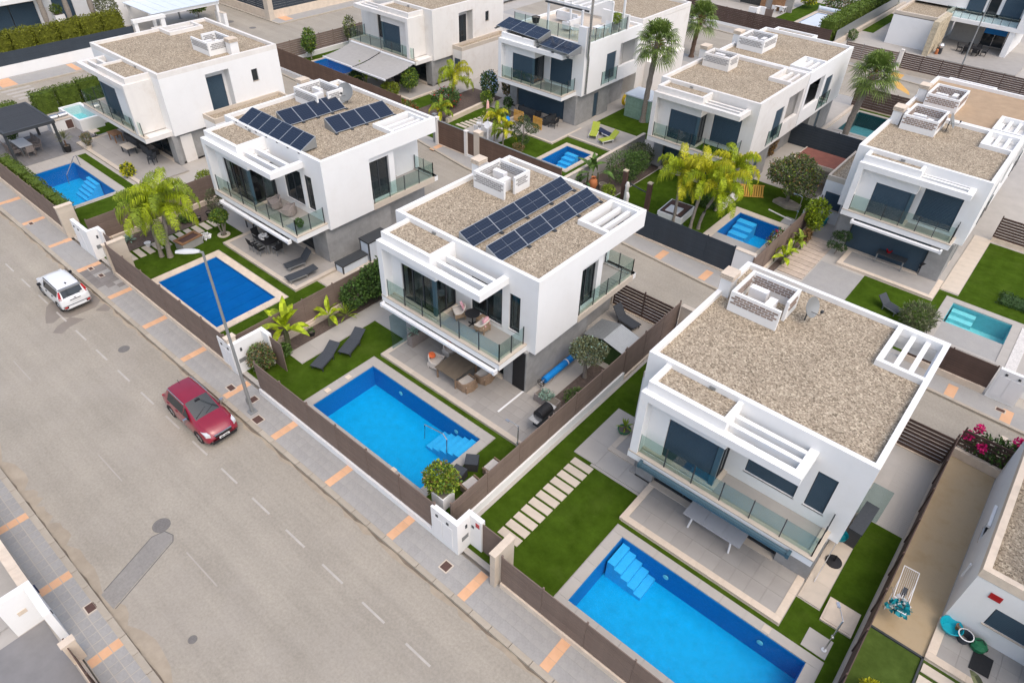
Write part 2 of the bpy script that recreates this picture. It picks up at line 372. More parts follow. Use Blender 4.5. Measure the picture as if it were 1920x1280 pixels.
sheet(pv, (-81.8, 49.8, -79.6, 120), -.006); sheet(pv, (-140, 49.8, -81.8, 51), -.006)
sheet(pv, (-64, 73.3, 60, 75.8), -.006)
pv.face([(x, y, -.006) for x, y in ((60, 78.8), (60, 88), (-64, 91), (-64, 89.4), (-22, 85.8), (-14, 84.8), (-10, 84.2))])
pavement = struct('pavement', pv, ('slab_grey', 'mortar'))
def paving(x0, n, y0, rows, w, first, joined, gp=.004):
    bl = []
    me = {k: MB().box(-w / 2 + gp, -w / 2 + gp, -.03, w / 2 - gp, w / 2 - gp, 0).mesh('paving_slab', k) for k in ('slab_grey', 'slab_dark', 'slab_orange')}
    J = {k: MB() for k in me}
    for i in range(n):
        x = x0 + i * .4165
        ph = (x - first) / 4.165
        o = abs(ph - round(ph)) < .03
        for j in range(rows):
            y = y0 + (j + .5) * w
            k = 'slab_orange' if o else 'slab_grey'
            if not o and -43.4 < x < -39.9 and y > 9 and rnd.random() < (.8 if x < -41 else .45): k = 'slab_dark'
            dz = rnd.uniform(-.004, .003)
            if joined: J[k].box(x - w / 2 + gp, y - w / 2 + gp, -.03, x + w / 2 - gp, y + w / 2 - gp, dz)
            else: ob('paving_slab', me[k], pavement, (x, y, dz), 0, None, (.4165 / w, 1, 1))
    for k, b in J.items():
        if b.f: part('paving_slab', b, k, pavement, kind='stuff')
paving(-18.52 - 61 * .4165, 96, 9.76, 3, .475, -18.52, False)
paving(-18.52 - 132 * .4165, 71, 9.76, 3, .475, -18.52, True); paving(-18.52 + 35 * .4165, 60, 9.76, 3, .475, -18.52, True)
paving(-18.36 - 28 * .4165, 40, -.88, 3, .393, -18.36, False, .014)
# orange tactile rows of the back streets
bo = MB()
for x, y in ((-17.3, 36.55), (-13.9, 36.4), (1.2, 35.5), (3.9, 35.4), (-40.3, 38.0), (-44.5, 39.2)): bo.box(x - .25, y - .5, -.02, x + .25, y + .75, .002)
bo.box(-82.3, 18.7, -.02, -79.8, 20.1, .003); bo.box(-82.3, 25.6, -.02, -79.8, 26.2, .003); bo.box(-82, 51, -.02, -80, 52.2, .003)
part('orange_paving', bo, 'slab_orange', pavement)
kb = thing('kerb', None, None, kind='structure')
kme = MB().box(-.488, -.12, -.2, .488, .12, .012).mesh('kerb_stone', 'kerb')
for i in range(58): ob('kerb_stone', kme, kb, (-56 + i, 9.62, rnd.uniform(-.004, .004)))
for i in range(20): ob('kerb_stone', kme, kb, (-33 + i, .41, rnd.uniform(-.004, .004)))
k2 = MB()
def strip(mb, pts, w, z0, z1):
    for (a, b), (c, d) in zip(pts, pts[1:]):
        v = Vector((c - a, d - b)).normalized(); n = Vector((-v.y, v.x)) * w / 2
        mb.prism([(a - n.x, b - n.y), (c - n.x, d - n.y), (c + n.x, d + n.y), (a + n.x, b + n.y)], z0, z1)
strip(k2, [(8, 34.8), (0, 35.1), (-13.5, 35.7), (-20.5, 36.25), (-36, 37.1), (-44, 38.3), (-60, 39.3), (-69.1, 40)], .2, -.2, .01)
strip(k2, [(60, 78.65), (-10, 84.1), (-14, 84.7), (-22, 85.7), (-64, 89.3)], .2, -.2, .01)
strip(k2, [(60, 75.9), (-64, 75.9)], .2, -.2, .01); strip(k2, [(60, 31.15), (-74, 31.15)], .2, -.2, .01)
strip(k2, [(-79.5, 10), (-79.5, 44.8), (-140, 44.9)], .2, -.2, .01); strip(k2, [(-140, 49.7), (-79.5, 49.7), (-79.5, 120)], .2, -.2, .01); strip(k2, [(-73.9, 9.6), (-73.9, 31)], .2, -.2, .01)
strip(k2, [(-140, .41), (-33.6, .41)], .24, -.2, .012); strip(k2, [(-12.6, .41), (60, .41)], .24, -.2, .012); strip(k2, [(-73.8, 9.62), (-56.6, 9.62)], .24, -.2, .012); strip(k2, [(2.4, 9.62), (60, 9.62)], .24, -.2, .012)
part('back_street_kerb', k2, 'kerb', kb)
mk = thing('road_marking', None, None, kind='structure')
dm = MB().box(0, -.045, -.13, 1.3, .045, -.1165).mesh('dash', 'paint_line'); dl = MB().box(0, -.035, -.13, 2.3, .035, -.1165).mesh('dash', 'paint_worn')
for k in range(-11, 9):
    ob('dash', dm, mk, (-22.97 + 2.49 * k, 7.16, 0))
for x in (-47.5, -37.7, -27.9, -20.1, -12): ob('dash', dl, mk, (x, 3.82, 0), 0, None, (1, .8, 1))
bars = MB()
for i in range(4): bars.box(-79.2 + i * .95, 18.2 + .15 * i, -.13, -78.75 + i * .95, 20.8, -.1163)
part('crossing_bar', bars, 'paint_line', mk)
ye = MB().prism([(-17.9, 86.9), (-16.5, 86.7), (-16.4, 84.9), (-17.5, 85.0)], -.03, .002).prism([(-17.4, 84.6), (-16.3, 84.4), (-14.6, 82.0), (-14.2, 80.9), (-15.9, 82.2)], -.13, -.116)
part('yellow_marking', ye, 'paint_yellow', mk)
pt = MB().prism([(-20.83, .66), (-19.90, .7), (-21.05, 3.72), (-21.3, 3.86), (-21.72, 3.72), (-21.83, 3.28)], -.13, -.1165); part('asphalt_patch', pt, 'asphalt_patch', road)
tb = MB(); strip(tb, [(-20.9, .8), (-21.85, 3.25), (-21.72, 3.74), (-21.28, 3.88), (-21.0, 3.72), (-19.85, .75)], .035, -.13, -.1155); part('tar_seam', tb, 'tar', road)
wt = MB()
wt.prism([(-41.3, 6.95), (-40.3, 6.5), (-39.75, 6.3), (-39.5, 6.62), (-39.75, 7.1), (-39.3, 7.5), (-39.2, 8.9), (-39.7, 9.4), (-41.4, 9.4), (-41.6, 7.3)], -.13, -.1167)
wt.prism([(-39.35, 7.45), (-38.55, 8.0), (-38.45, 7.1), (-38.15, 6.5), (-38.6, 6.2), (-39.0, 6.6)], -.13, -.1167)
wt.prism([(-38.9, 8.7), (-38.3, 9.2), (-38.5, 9.45), (-39.2, 9.4)], -.13, -.1167)
part('damp_patch', wt, 'damp', road)

def round_cover(x, y, r, label):
    t = thing('manhole_cover', label, 'manhole cover', (x, y, -.12))
    part('cover_frame', MB().lathe([(r, 0), (r, .006), (r * .86, .006)], 20), 'iron_grey', t)
    b = MB().lathe([(r * .85, .004), (r * .6, .008), (0, .008)], 20); part('cover_plate', b, 'iron_grey', t)
rg = random.Random(5)
def gutter(name, m, y, x0, x1, w0, w1, z, s):
    b = MB(); x = x0
    while x < x1:
        L = rg.uniform(1.2, 3.4); n = 5; e = [rg.uniform(w0, w1) for _ in range(n + 1)]; e[0] = e[-1] = w0 * .6
        b.face([(x + L * i / n, y, z) for i in range(n + 1)] + [(x + L * (n - i) / n, y - s * e[n - i], z) for i in range(n + 1)] if s > 0 else [(x + L * (n - i) / n, y, z) for i in range(n + 1)] + [(x + L * i / n, y - s * e[i], z) for i in range(n + 1)]); x += L * rg.uniform(.9, 1.5) if w1 < .2 else L
    struct(name, b, m)
gutter('gutter_dust', 'gutter_dust', 9.5, -56, 4, .12, .30, -.117, 1); gutter('gutter_dust', 'gutter_dust', .53, -34, -10, .35, .7, -.117, -1)
gutter('gutter_dirt', 'gutter_dirt', 9.5, -56, 4, .03, .13, -.1155, 1); gutter('gutter_dirt', 'gutter_dirt', .53, -34, -10, .02, .09, -.1155, -1)
round_cover(-22.09, 3.8, .37, 'round iron manhole cover at the end of the long asphalt patch')
round_cover(-34.35, 8.19, .3, 'round manhole cover in the parking lane between the two cars')
round_cover(-84.7, 46.1, .55, 'large round manhole cover at the far road junction beside the white carport')
round_cover(-80.6, 46.7, .42, 'round manhole cover in front of the cream corner pillar')
round_cover(-16.55, 2.05, .17, 'small dark drain cover alone in the near lane of the road')
def square_cover(x, y, w, h, label, rz=0.):
    t = thing('utility_cover', label, 'utility cover', (x, y, .0), rz, 'brown utility covers in the pavement')
    part('cover_frame', MB().box(-w / 2 - .05, -h / 2 - .05, -.02, w / 2 + .05, h / 2 + .05, .006), 'cream_pale', t)
    b = MB().box(-w / 2, -h / 2, 0, w / 2, h / 2, .01)
    for i in range(5): b.box(-w / 2 + .03, -h / 2 + (i + .3) * h / 5, .01, w / 2 - .03, -h / 2 + (i + .65) * h / 5, .015)
    part('cover_plate', b, 'iron_brown', t)
square_cover(-25.62, 10.64, .36, .36, 'brown square cover behind the lamp post, beside the white fence base')
square_cover(-24.25, 9.98, .46, .40, 'largest brown cover, set in orange paving at the foot of the lamp post')
square_cover(-11.6, 10.38, .36, .38, 'brown square cover before the white gate wall with the small red sign')
square_cover(-27.2, 10.35, .42, .30, 'brown cover behind the roof of the red car')
square_cover(-43.2, 10.45, .34, .22, 'brown cover before the white gate wall with the grass planter')
square_cover(-42.0, 10.55, .34, .22, 'brown cover beside the damp dark paving slabs')
square_cover(-51.6, 10.2, .34, .22, 'brown cover at the left edge before the hedged fence')
square_cover(-20.5, .17, .38, .36, 'brown cover on the opposite pavement, between two orange strips')
square_cover(3.55, 35.9, .4, .25, 'brown cover on the back pavement near the white meter wall')
square_cover(-43.3, 39.3, .4, .25, 'brown cover on the back pavement behind the solar panel house')

# ------------------------------------------------------------------ fences and walls
def fence(label, p0, p1, base, top, n, m='fence_brown', gap=.012, baym=2.0, wall='cream', wt=.2, post=None, cap=None, open_=False, name='slat_fence', cat='fence'):
    """fence on a low wall: base wall, posts and every slat of every bay"""
    d = Vector((p1[0] - p0[0], p1[1] - p0[1])); L = d.length; rz = math.atan2(d.y, d.x)
    t = thing(name, label, cat, (p0[0], p0[1], 0), rz)
    if base > 0:
        part('base_wall', MB().box(0, -wt / 2, -.05, L, wt / 2, base), wall, t)
    nb = max(1, round(L / baym)); bl = L / nb; sh = (top - base) / n
    sme = MB().box(.02, -.018, 0, bl - .02, .018, sh - gap).mesh('slat', m)
    pme = MB().box(-.035, -.035, 0, .035, .035, top - base + .06).mesh('post', post or m)
    for b in range(nb + 1): ob('post', pme, t, (b * bl, .03, base + .003))
    for b in range(nb):
        for k in range(n): ob('slat', sme, t, (b * bl, rnd.uniform(-.004, .004), base + k * sh + .01))
    if cap: part('top_rail', MB().box(0, -.05, top + .005, L, .06, top + .05), cap, t)
    return t
def wall(label, p0, p1, h, t=.2, m='white', cap=None, name='garden_wall', ct=.03, z0=-.05):
    d = Vector((p1[0] - p0[0], p1[1] - p0[1])); L = d.length
    r = thing(name, label, 'wall', (p0[0], p0[1], 0), math.atan2(d.y, d.x))
    part('wall_body', MB().box(0, -t / 2, z0, L, t / 2, h), m, r)
    if cap:
        n = max(1, round(L / 1.2)); me = MB().box(.004, -t / 2 - .03, 0, L / n - .004, t / 2 + .03, .04).mesh('coping_stone', cap)
        for i in range(n): ob('coping_stone', me, r, (i * L / n, 0, h))
    return r

# ------------------------------------------------------------------ houses
def wall_boxes(mb, ax, u0, u1, z0, z1, c0, c1, ops=(), m=0):
    """a thick wall along x (ax=0) or y (ax=1) built as boxes round its openings"""
    cuts = sorted({u0, u1, *[q for o in ops for q in (max(u0, o[0]), min(u1, o[1]))]})
    for a, b in zip(cuts, cuts[1:]):
        zs = [(z0, z1)]
        for o in ops:
            if o[0] < (a + b) / 2 < o[1]:
                zs = [q for (p, r) in zs for q in ((p, min(r, o[2])), (max(p, o[3]), r)) if q[1] - q[0] > 1e-3]
        for p, r in zs:
            if ax == 0: mb.box(a, c0, p, b, c1, r, m)
            else: mb.box(c0, a, p, c1, b, r, m)
SLAT = .09
def window(par, mir, ax, u0, u1, z0, z1, c, s, kind, fm='frame_dark', div=1):
    """window in plane c of axis ax (0: along x facing -y; 1: along y facing s*x); s = outward sign"""
    def B(mb, ua, ub, za, zb, d0, d1, m=0):
        a, b = sorted((c + s * d0, c + s * d1))
        (mb.box(ua, a, za, ub, b, zb, m) if ax == 0 else mb.box(a, ua, za, b, ub, zb, m)); return mb
    fr = MB(mir); w = .06
    for q in ((u0, u1, z0, z0 + w), (u0, u1, z1 - w, z1), (u0, u0 + w, z0 + w, z1 - w), (u1 - w, u1, z0 + w, z1 - w)): B(fr, *q, -.04, .04)
    for i in range(1, div + 1):
        if div > 1 and i < div: x = u0 + (u1 - u0) * i / div; B(fr, x - .035, x + .035, z0 + w, z1 - w, -.035, .035)
    f = part('window', fr, fm, par)
    if kind == 'shutter':
        sh = MB(mir); n = max(4, int((z1 - z0) / SLAT))
        for i in range(n):
            za = z0 + .03 + (z1 - z0 - .06) * i / n; zb = z0 + .03 + (z1 - z0 - .06) * (i + .9) / n
            B(sh, u0 + .03, u1 - .03, za, zb, .045, .065)
        B(sh, u0 + .03, u1 - .03, z0 + .03, z1 - .03, .035, .045)
        part('roller_shutter', sh, 'shutter', f)
    else:
        part('pane', B(MB(mir), u0 + .05, u1 - .05, z0 + .05, z1 - .05, -.006, .006), 'car_glass' if kind == 'dark' else 'pane', f)
        if kind != 'dark':
            for j, (a, b) in enumerate(((.06, .22), (.78, .95)) if kind == 'open' else ((.08, .36), (.6, .92))):
                cu = MB(mir); k = 8
                for i in range(k):
                    q = lambda t: u0 + (u1 - u0) * (a + (b - a) * t)
                    d0, d1 = (-.28, -.2) if i % 2 else (-.2, -.28)
                    P = lambda t, d, z: (q(t), c + s * d, z) if ax == 0 else (c + s * d, q(t), z)
                    cu.face([P(i / k, d0, z0 + .05), P((i + 1) / k, d1, z0 + .05), P((i + 1) / k, d1, z1 - .05), P(i / k, d0, z1 - .05)])
                part('curtain', cu, 'curtain' if (kind == 'curtain' or j) else 'curtain_dark', f)
    B2 = B(MB(mir), u0 - .05, u1 + .05, z0 - .05, z0 - .004, -.06, .12); part('sill', B2, 'cream_pale', f)
    return f
def balustrade(par, mir, pts, z, n, h=1.08, gl='glass_rail', post='metal_dark'):
    for (a, b), k in zip(zip(pts, pts[1:]), n):
        a, b = Vector(a), Vector(b); d = (b - a) / k
        for i in range(k):
            p, q = a + d * i, a + d * (i + 1); u = d.normalized() * .03; nn = Vector((-u.y, u.x)) * .25
            g = MB(mir); P = [(p + u), (q - u)]
            g.prism([tuple(P[0] - nn), tuple(P[1] - nn), tuple(P[1] + nn), tuple(P[0] + nn)], z + .05, z + h - .03)
            part('glass_panel', g, gl, par)
        for i in range(k + 1):
            p = a + d * i; part('rail_post', MB(mir).box(p.x - .022, p.y - .022, z, p.x + .022, p.y + .022, z + h), post, par)
def flat_roof(par, mir, x0, y0, x1, y1, zg, zp, pw=.22, cop='white', grav='gravel', wallm='white', holes=()):
    pr = MB(mir)
    for q in ((x0, y0, x1, y0 + pw), (x0, y1 - pw, x1, y1), (x0, y0 + pw, x0 + pw, y1 - pw), (x1 - pw, y0 + pw, x1, y1 - pw)): pr.box(q[0], q[1], zg - .12, q[2], q[3], zp)
    part('parapet', pr, cop, par)
    gr = MB(mir)
    for a, b, c, d in subtract((x0 + pw, y0 + pw, x1 - pw, y1 - pw), holes): gr.box(a, b, zg - .12, c, d, zg)
    part('roof_gravel', gr, grav, par)
def enclosure(par, mir, Wd, x0, y0, x1, y1, z, wallm, bm, h=.95, open_=True):
    """open-topped brick screen round the air conditioning units"""
    t = .13; gy = y0 + (.9 if open_ else t)
    w = MB(mir); segs = [(x0, y0, x1, y0 + t), (x0, y1 - t, x1, y1), (x0, y0 + t, x0 + t, y1 - t), (x1 - t, gy, x1, y1 - t)]
    for q in segs: w.box(q[0], q[1], z, q[2], q[3], z + h)
    e = part('roof_enclosure', w, wallm, par)
    cp = MB(mir)
    for q in segs: cp.box(q[0], q[1], z + h, q[2], q[3], z + h + .045)
    part('coping', cp, wallm, e)
    bx = MB().box(-.125, -t / 2 - .014, -.042, .125, t / 2 + .014, .042).mesh('brick', bm); by = MB().box(-t / 2 - .014, -.125, -.042, t / 2 + .014, .125, .042).mesh('brick', bm)
    hx = (lambda x: mir - x) if mir is not None else (lambda x: x)
    for i, q in enumerate(segs):
        ax = 0 if i < 2 else 1; L = (q[2] - q[0]) if ax == 0 else (q[3] - q[1]); n = int(L / .285)
        for r in range(4):
            for k in range(n):
                off = (.14 if r % 2 else 0)
                u = (L - n * .285) / 2 + (k + .5) * .285 + off - .07
                if u > L - .13 or u < .13: continue
                zz = z + .46 + r * .118
                if ax == 0: ob('brick', bx, e, (hx(q[0] + u), (q[1] + q[3]) / 2, zz))
                else: ob('brick', by, e, (hx((q[0] + q[2]) / 2), q[1] + u, zz))
    return e
def villa(label, x0, y0, Wd=9.65, D=9.1, f=2.0, mir=False, rz=0., wm='white', cop='white', sl=(.7, 9.1), ca=(.75, 7.85), gR=4.35, bay=(1.85, 4.25),
          wins=((5.35, 7.45, 'glass', 3.4), (7.9, 8.6, 'curtain', 3.5)), bayk='glass', side='balcony', bm='brick_pale', floor='tile_grey', ground='glass', grav='gravel', annex=True, notch=True, bayd=.55, sfrom=3.5, encl=(.9, 5.0, 3.15, 7.2), eopen=True, clad='grey_clad', chim=(0.02, 5.8, .55, 6.45), party=False, door=False, flank=False, frame_bay='frame_dark', parap=7.12, aw=1.5, zb=2.77):
    hr = thing('villa', label, 'house', (x0, y0, 0), rz)
    mir_ = Wd if mir else None
    if mir:
        hr.location = (x0, y0, 0)
    zs, zg = zb + .35, 6.88; N = lambda: MB(mir_)
    # storey slabs
    sb = N().box(0.01, .01, zb, Wd - .01, D - .01, zs); part('floor_slab', sb, wm, hr)
    rs = N(); [rs.box(a, b_, 6.45, c_, d_, 6.74) for a, b_, c_, d_ in subtract((.3, .3, Wd - .3, D - .3), [(Wd - 1.85, 5.9, Wd, 8.55)] if notch else [])]; part('roof_slab', rs, wm, hr)
    # upper walls
    up = N(); ops = [(a, b, z0, 5.7) for a, b, k, z0 in wins]
    wall_boxes(up, 0, 0, Wd, zs, 6.76, 0, .3, ops + [(bay[0], bay[1] - .02, zs, 5.55)])
    up.box(0, 0, zb, Wd, .3, zs)
    if side == 'balcony':
        wall_boxes(up, 1, .3, sfrom, zb, 6.76, Wd - .3, Wd)
        w1 = (sfrom + .15, sfrom + 1.75, zs + .12, 5.75)
        wall_boxes(up, 1, sfrom, sfrom + 2.0, zs, 6.76, Wd - .50, Wd - .22, [w1])
        up.box(Wd - 2.2, sfrom + 2.0, zs, Wd - .222, sfrom + 2.2, 6.76)
        w2 = (sfrom + 2.5, sfrom + 3.6, zs + .12, 5.75)
        wall_boxes(up, 1, sfrom + 2.2, D - .3, zs, 6.76, Wd - 2.2, Wd - 1.9, [w2])
        up.box(Wd - .3, sfrom, 6.12, Wd, D - .3, 6.76)
        wlist = [(1, w1[0], w1[1], w1[2], w1[3], Wd - .42, 1, side_k(wins)), (1, w2[0], w2[1], w2[2], w2[3], Wd - 1.97, 1, side_k(wins))]
    elif side == 'plain':     # plain flank with a door-high recess and a small window
        w1 = (3.75, 5.75, zs + .35, 6.3); w2 = (7.55, 8.1, 4.75, 5.7)
        wall_boxes(up, 1, .3, D - .3, zb, 6.76, Wd - .55, Wd, [w1, w2])
        up.box(Wd - .8, w1[0] - .1, zs, Wd - .552, w1[1] + .1, 6.4)
        wlist = [(1, w1[0] + .15, w1[1] - .3, zs + .36, 6.0, Wd - .5, 1, wins[0][2] if wins[0][2] != 'dark' else 'dark'), (1, w2[0], w2[1], w2[2], w2[3], Wd - .3, 1, 'dark')]
    else:                      # narrow type: shuttered bay then loggia
        w1 = (3.5, 5.0, zs + .2, 5.65)
        wall_boxes(up, 1, .3, D - .3, zb, 6.76, Wd - .3, Wd, [w1, (5.6, D - .5, zs + .9, 6.1)])
        up.box(Wd - 1.9, 5.4, zs, Wd - 1.6, D - .3, 6.74)
        wlist = [(1, w1[0], w1[1], w1[2], w1[3], Wd - .12, 1, 'shutter')]
    fl = [(3.6, 5.6, zs + .2, 6.25), (7.5, 8.05, 4.75, 5.7)] if flank else []
    wall_boxes(up, 1, .3, D - .3, zb, 6.76, 0, .3, fl); up.box(0, D - .3, zb, Wd, D, zs); up.box(0, D - .3, zs, Wd - (1.9 if side == 'balcony' else 0), D, 6.76)
    if side == 'balcony': up.box(Wd - 1.9, D - .3, 6.12, Wd, D, 6.76)
    if flank: up.box(.75, 3.5, zs, 1.0, 5.7, 6.4); up.box(.302, 3.4, zs, .75, 3.6, 6.4); up.box(.302, 5.6, zs, .75, 5.8, 6.4); up.box(.302, 3.6, 6.25, .75, 5.6, 6.4); up.box(.302, 3.6, zs, .75, 5.6, zs + .2)
    part('upper_wall', up, wm, hr)
    for a, b, k, z0 in wins: window(hr, mir_, 0, a, b, z0, 5.7, .12, -1, k, div=2 if (b - a) > 1.2 and k != 'shutter' else 1)
    if flank: wlist += [(1, 3.75, 5.3, zs + .22, 5.75, .68, -1, 'shutter' if bayk == 'shutter' and flank != 'glass' else 'dark'), (1, 7.52, 8.03, 4.77, 5.68, .12, -1, 'dark')]
    for w in wlist: window(hr, mir_, *w, div=2 if w[2] - w[1] > 1.2 and w[7] != 'shutter' else 1)
    # glazed bay under the lintel
    yb = -f + bayd
    lt = N(); lt.box(ca[0] + .35, yb - .02, 5.45, bay[1] + .14, yb + .23, 6.2); lt.box(ca[0] + .35, yb, zs, bay[0] - .004, yb + .2, 5.45); lt.box(bay[1] - .12, yb + .232, 5.45, bay[1] + .12, -.002, 6.2)
    lt.box(bay[0] - .2, yb + .2, zs, bay[0] - .01, -.002, 6.2)
    part('bay_lintel', lt, wm, hr)
    window(hr, mir_, 0, bay[0], bay[1] - .12, zs + .12, 5.44, yb + .1, -1, bayk, frame_bay, 3 if bayk != 'shutter' else 1)
    window(hr, mir_, 1, yb + .12, -.05, zs + .12, 5.44, bay[1], 1, 'dark' if bayk == 'shutter' else bayk, frame_bay, 2)
    part('corner_column', N().box(bay[1] - .12, yb - .01, zs + .08, bay[1] + .09, yb + .12, 5.44), 'frame_blue', hr)
    part('bay_plinth', N().box(ca[0] + .36, yb - .12, zs + .004, bay[1] + .22, .0 - .004, zs + .1), 'cream_pale', hr)
    # balcony
    bs = N().box(sl[0], -f, zb, sl[1], -.002, zs - .005); part('balcony_slab', bs, cop, hr)
    part('balcony_edge', N().box(sl[0] + .002, -f - .02, zs - .004, sl[1] + .02, -f + .34, zs + .06).box(sl[1] - .30, -f + .342, zs - .004, sl[1] + .02, -.004, zs + .06), 'cream_pale', hr)
    part('balcony_floor', N().box(bay[1] + .225, -f + .345, zs - .004, sl[1] - .305, -.004, zs + .015), floor, hr)
    balustrade(hr, mir_, [(sl[0] + .38, -f + .14), (sl[1] - .14, -f + .14), (sl[1] - .14, -.12)], zs + .06, (6, 2))
    if side == 'balcony':
        part('side_balcony_slab', N().box(Wd - .21, sfrom + .0, zb + .002, Wd + .04, D - .35, zs + .03), 'cream_pale', hr)
        balustrade(hr, mir_, [(Wd - .03, sfrom + .12), (Wd - .03, D - .42), (Wd - 1.85, D - .42)], zs + .03, (4, 2), 1.05)
        part('terrace_floor', N().box(Wd - 1.88, sfrom + 2.22, zs + .002, Wd - .23, D - .55, zs + .012).box(Wd - 1.88, D - .54, zs + .002, Wd - .23, D - .32, zs + .07), 'tile_grey', hr)
    elif side == 'loggia': balustrade(hr, mir_, [(Wd + .02, 3.0), (Wd + .02, 5.4)], zs - .1, (2,), 1.2)
    # canopy frame, its beams and the gravel tray beside them
    cf = N(); c0, c1 = ca
    cf.box(c0, -f, 6.2, c1, -f + .34, 6.56); cf.box(c1 - .34, -f + .342, 6.2, c1, -.004, 6.56); cf.box(c0, -f, zs + .062, c0 + .35, -.004, 6.198)
    part('canopy_frame', cf, cop, hr)
    part('canopy_tray', N().box(c0 + .002, -f + .344, 6.2, gR, -.004, 6.56).box(c0 + .1, -f + .28, 6.562, gR, -f + .5, 6.98).box(gR - .2, -f + .5, 6.562, gR, -.004, 6.98).box(c0 + .1, -f + .5, 6.562, c0 + .32, -.004, 6.98), cop, hr)
    part('roof_gravel', N().box(c0 + .32, -f + .5, 6.562, gR - .2, -.004, 6.84), grav, hr)
    part('rain_spout', N().box(c0 + 2.0, -.06, 6.9, c0 + 2.25, -.005, 7.0), 'metal_grey', hr)
    for i in range(2):
        y = -f + .72 + i * .62 * (f / 2) ; part('canopy_beam', N().box(gR + .004, y, 6.2, c1 - .344, y + .2, 6.54), cop, hr)
    # roof
    hl = [(Wd - 2.05, 5.7, Wd, 8.75)] if notch else []
    flat_roof(hr, mir_, 0, 0, Wd, D, zg, parap, cop=cop, grav=grav, holes=hl, wallm=wm)
    if notch:
        nf = N(); xa = Wd - 2.05
        nf.box(xa, 5.7, 6.76, xa + .22, 8.75, parap + .03); nf.box(xa + .22, 5.7, 6.76, Wd - .222, 5.9, parap + .03); nf.box(xa + .22, 8.55, 6.76, Wd - .222, 8.75, parap + .03)
        part('roof_pergola', nf, cop, hr)
        for i in range(2):
            part('pergola_beam', N().box(xa + .62 + i * .58, 5.902, 6.7, xa + .82 + i * .58, 8.548, 6.98), cop, hr)
        if side != 'balcony': part('pergola_floor', N().box(xa + .22, 5.9, 6.5, Wd - .3, 8.55, 6.6), cop, hr)
    if encl:
        enclosure(hr, mir_, Wd, *encl, zg, wm, bm, open_=eopen)
        ac = N()
        ac.box(encl[0] + .35, encl[1] + 1.2, zg, encl[0] + 1.15, encl[1] + 1.55, zg + .75); ac.box(encl[0] + 1.35, encl[1] + .45, zg, encl[0] + 1.7, encl[1] + 1.2, zg + .72)
        part('condenser', ac, 'white_metal', hr)
    if chim:
        ch = part('chimney', N().box(chim[0], chim[1], zg - .5, chim[2], chim[3], 7.75), wm, hr)
        cp = N()
        for i in range(3): cp.box(chim[0] - .05, chim[1] - .05, 7.78 + i * .1, chim[2] + .05, chim[3] + .05, 7.84 + i * .1)
        part('chimney_cap', cp, 'cream', ch)
    # ground floor
    gw = N(); gx = 7.8 * Wd / 9.65
    gw.box(gx, -.2, 0, Wd - .35, .2, zb - .002); gw.box(sl[0] - .1, -.2, 0, sl[0] + .75, .2, zb - .002)
    wall_boxes(gw, 1, .2, 4.9, 0, zb - .002, Wd - .65, Wd - .35, [(2.6, 3.3, 0.05, 2.3)] if side == 'loggia' else [])
    gw.box(Wd - 1.5, 4.9, 0, Wd - .352, 5.1, zb - .002)
    wall_boxes(gw, 1, 5.1, D - .2, 0, zb - .002, Wd - 1.5, Wd - 1.25)
    gw.box(.3, .2, 0, .55, D - .2, zb - .002); gw.box(.55, D - .4, 0, Wd - 1.5, D - .2, zb - .002)
    part('ground_wall', gw, clad, hr)
    part('ground_floor', N().box(.3, -.2, -.02, Wd - 1.3, D - .2, .14), 'interior', hr)
    if side == 'loggia': window(hr, mir_, 1, 2.62, 3.28, .06, 2.28, Wd - .45, 1, 'shutter')
    window(hr, mir_, 0, sl[0] + .78, gx - .03, .2, 2.65, .05, -1, ground, div=4 if ground != 'shutter' else 2)
    if door: part('side_panel', N().box(Wd - 1.2, -.235, .16, Wd - .42, -.205, 2.7), 'black', hr)
    part('threshold', N().box(sl[0] + .7, -.32, .0, gx - .03, -.02, .19), 'cream_pale', hr)
    if annex:
        an = N().box(-aw, 2.6, 0, -.002, D - .6, 3.12); part('annex', an, wm, hr)
        flat_roof(hr, mir_, -aw, 2.6, -.002, D - .6, 3.24, 3.48, .14, 'cream_pale', grav)
        window(hr, mir_, 0, -aw + .25, -.3, 1.1, 2.3, 2.62, -1, 'shutter' if bayk == 'shutter' else 'dark')
    return hr
def side_k(wins): return wins[0][2]
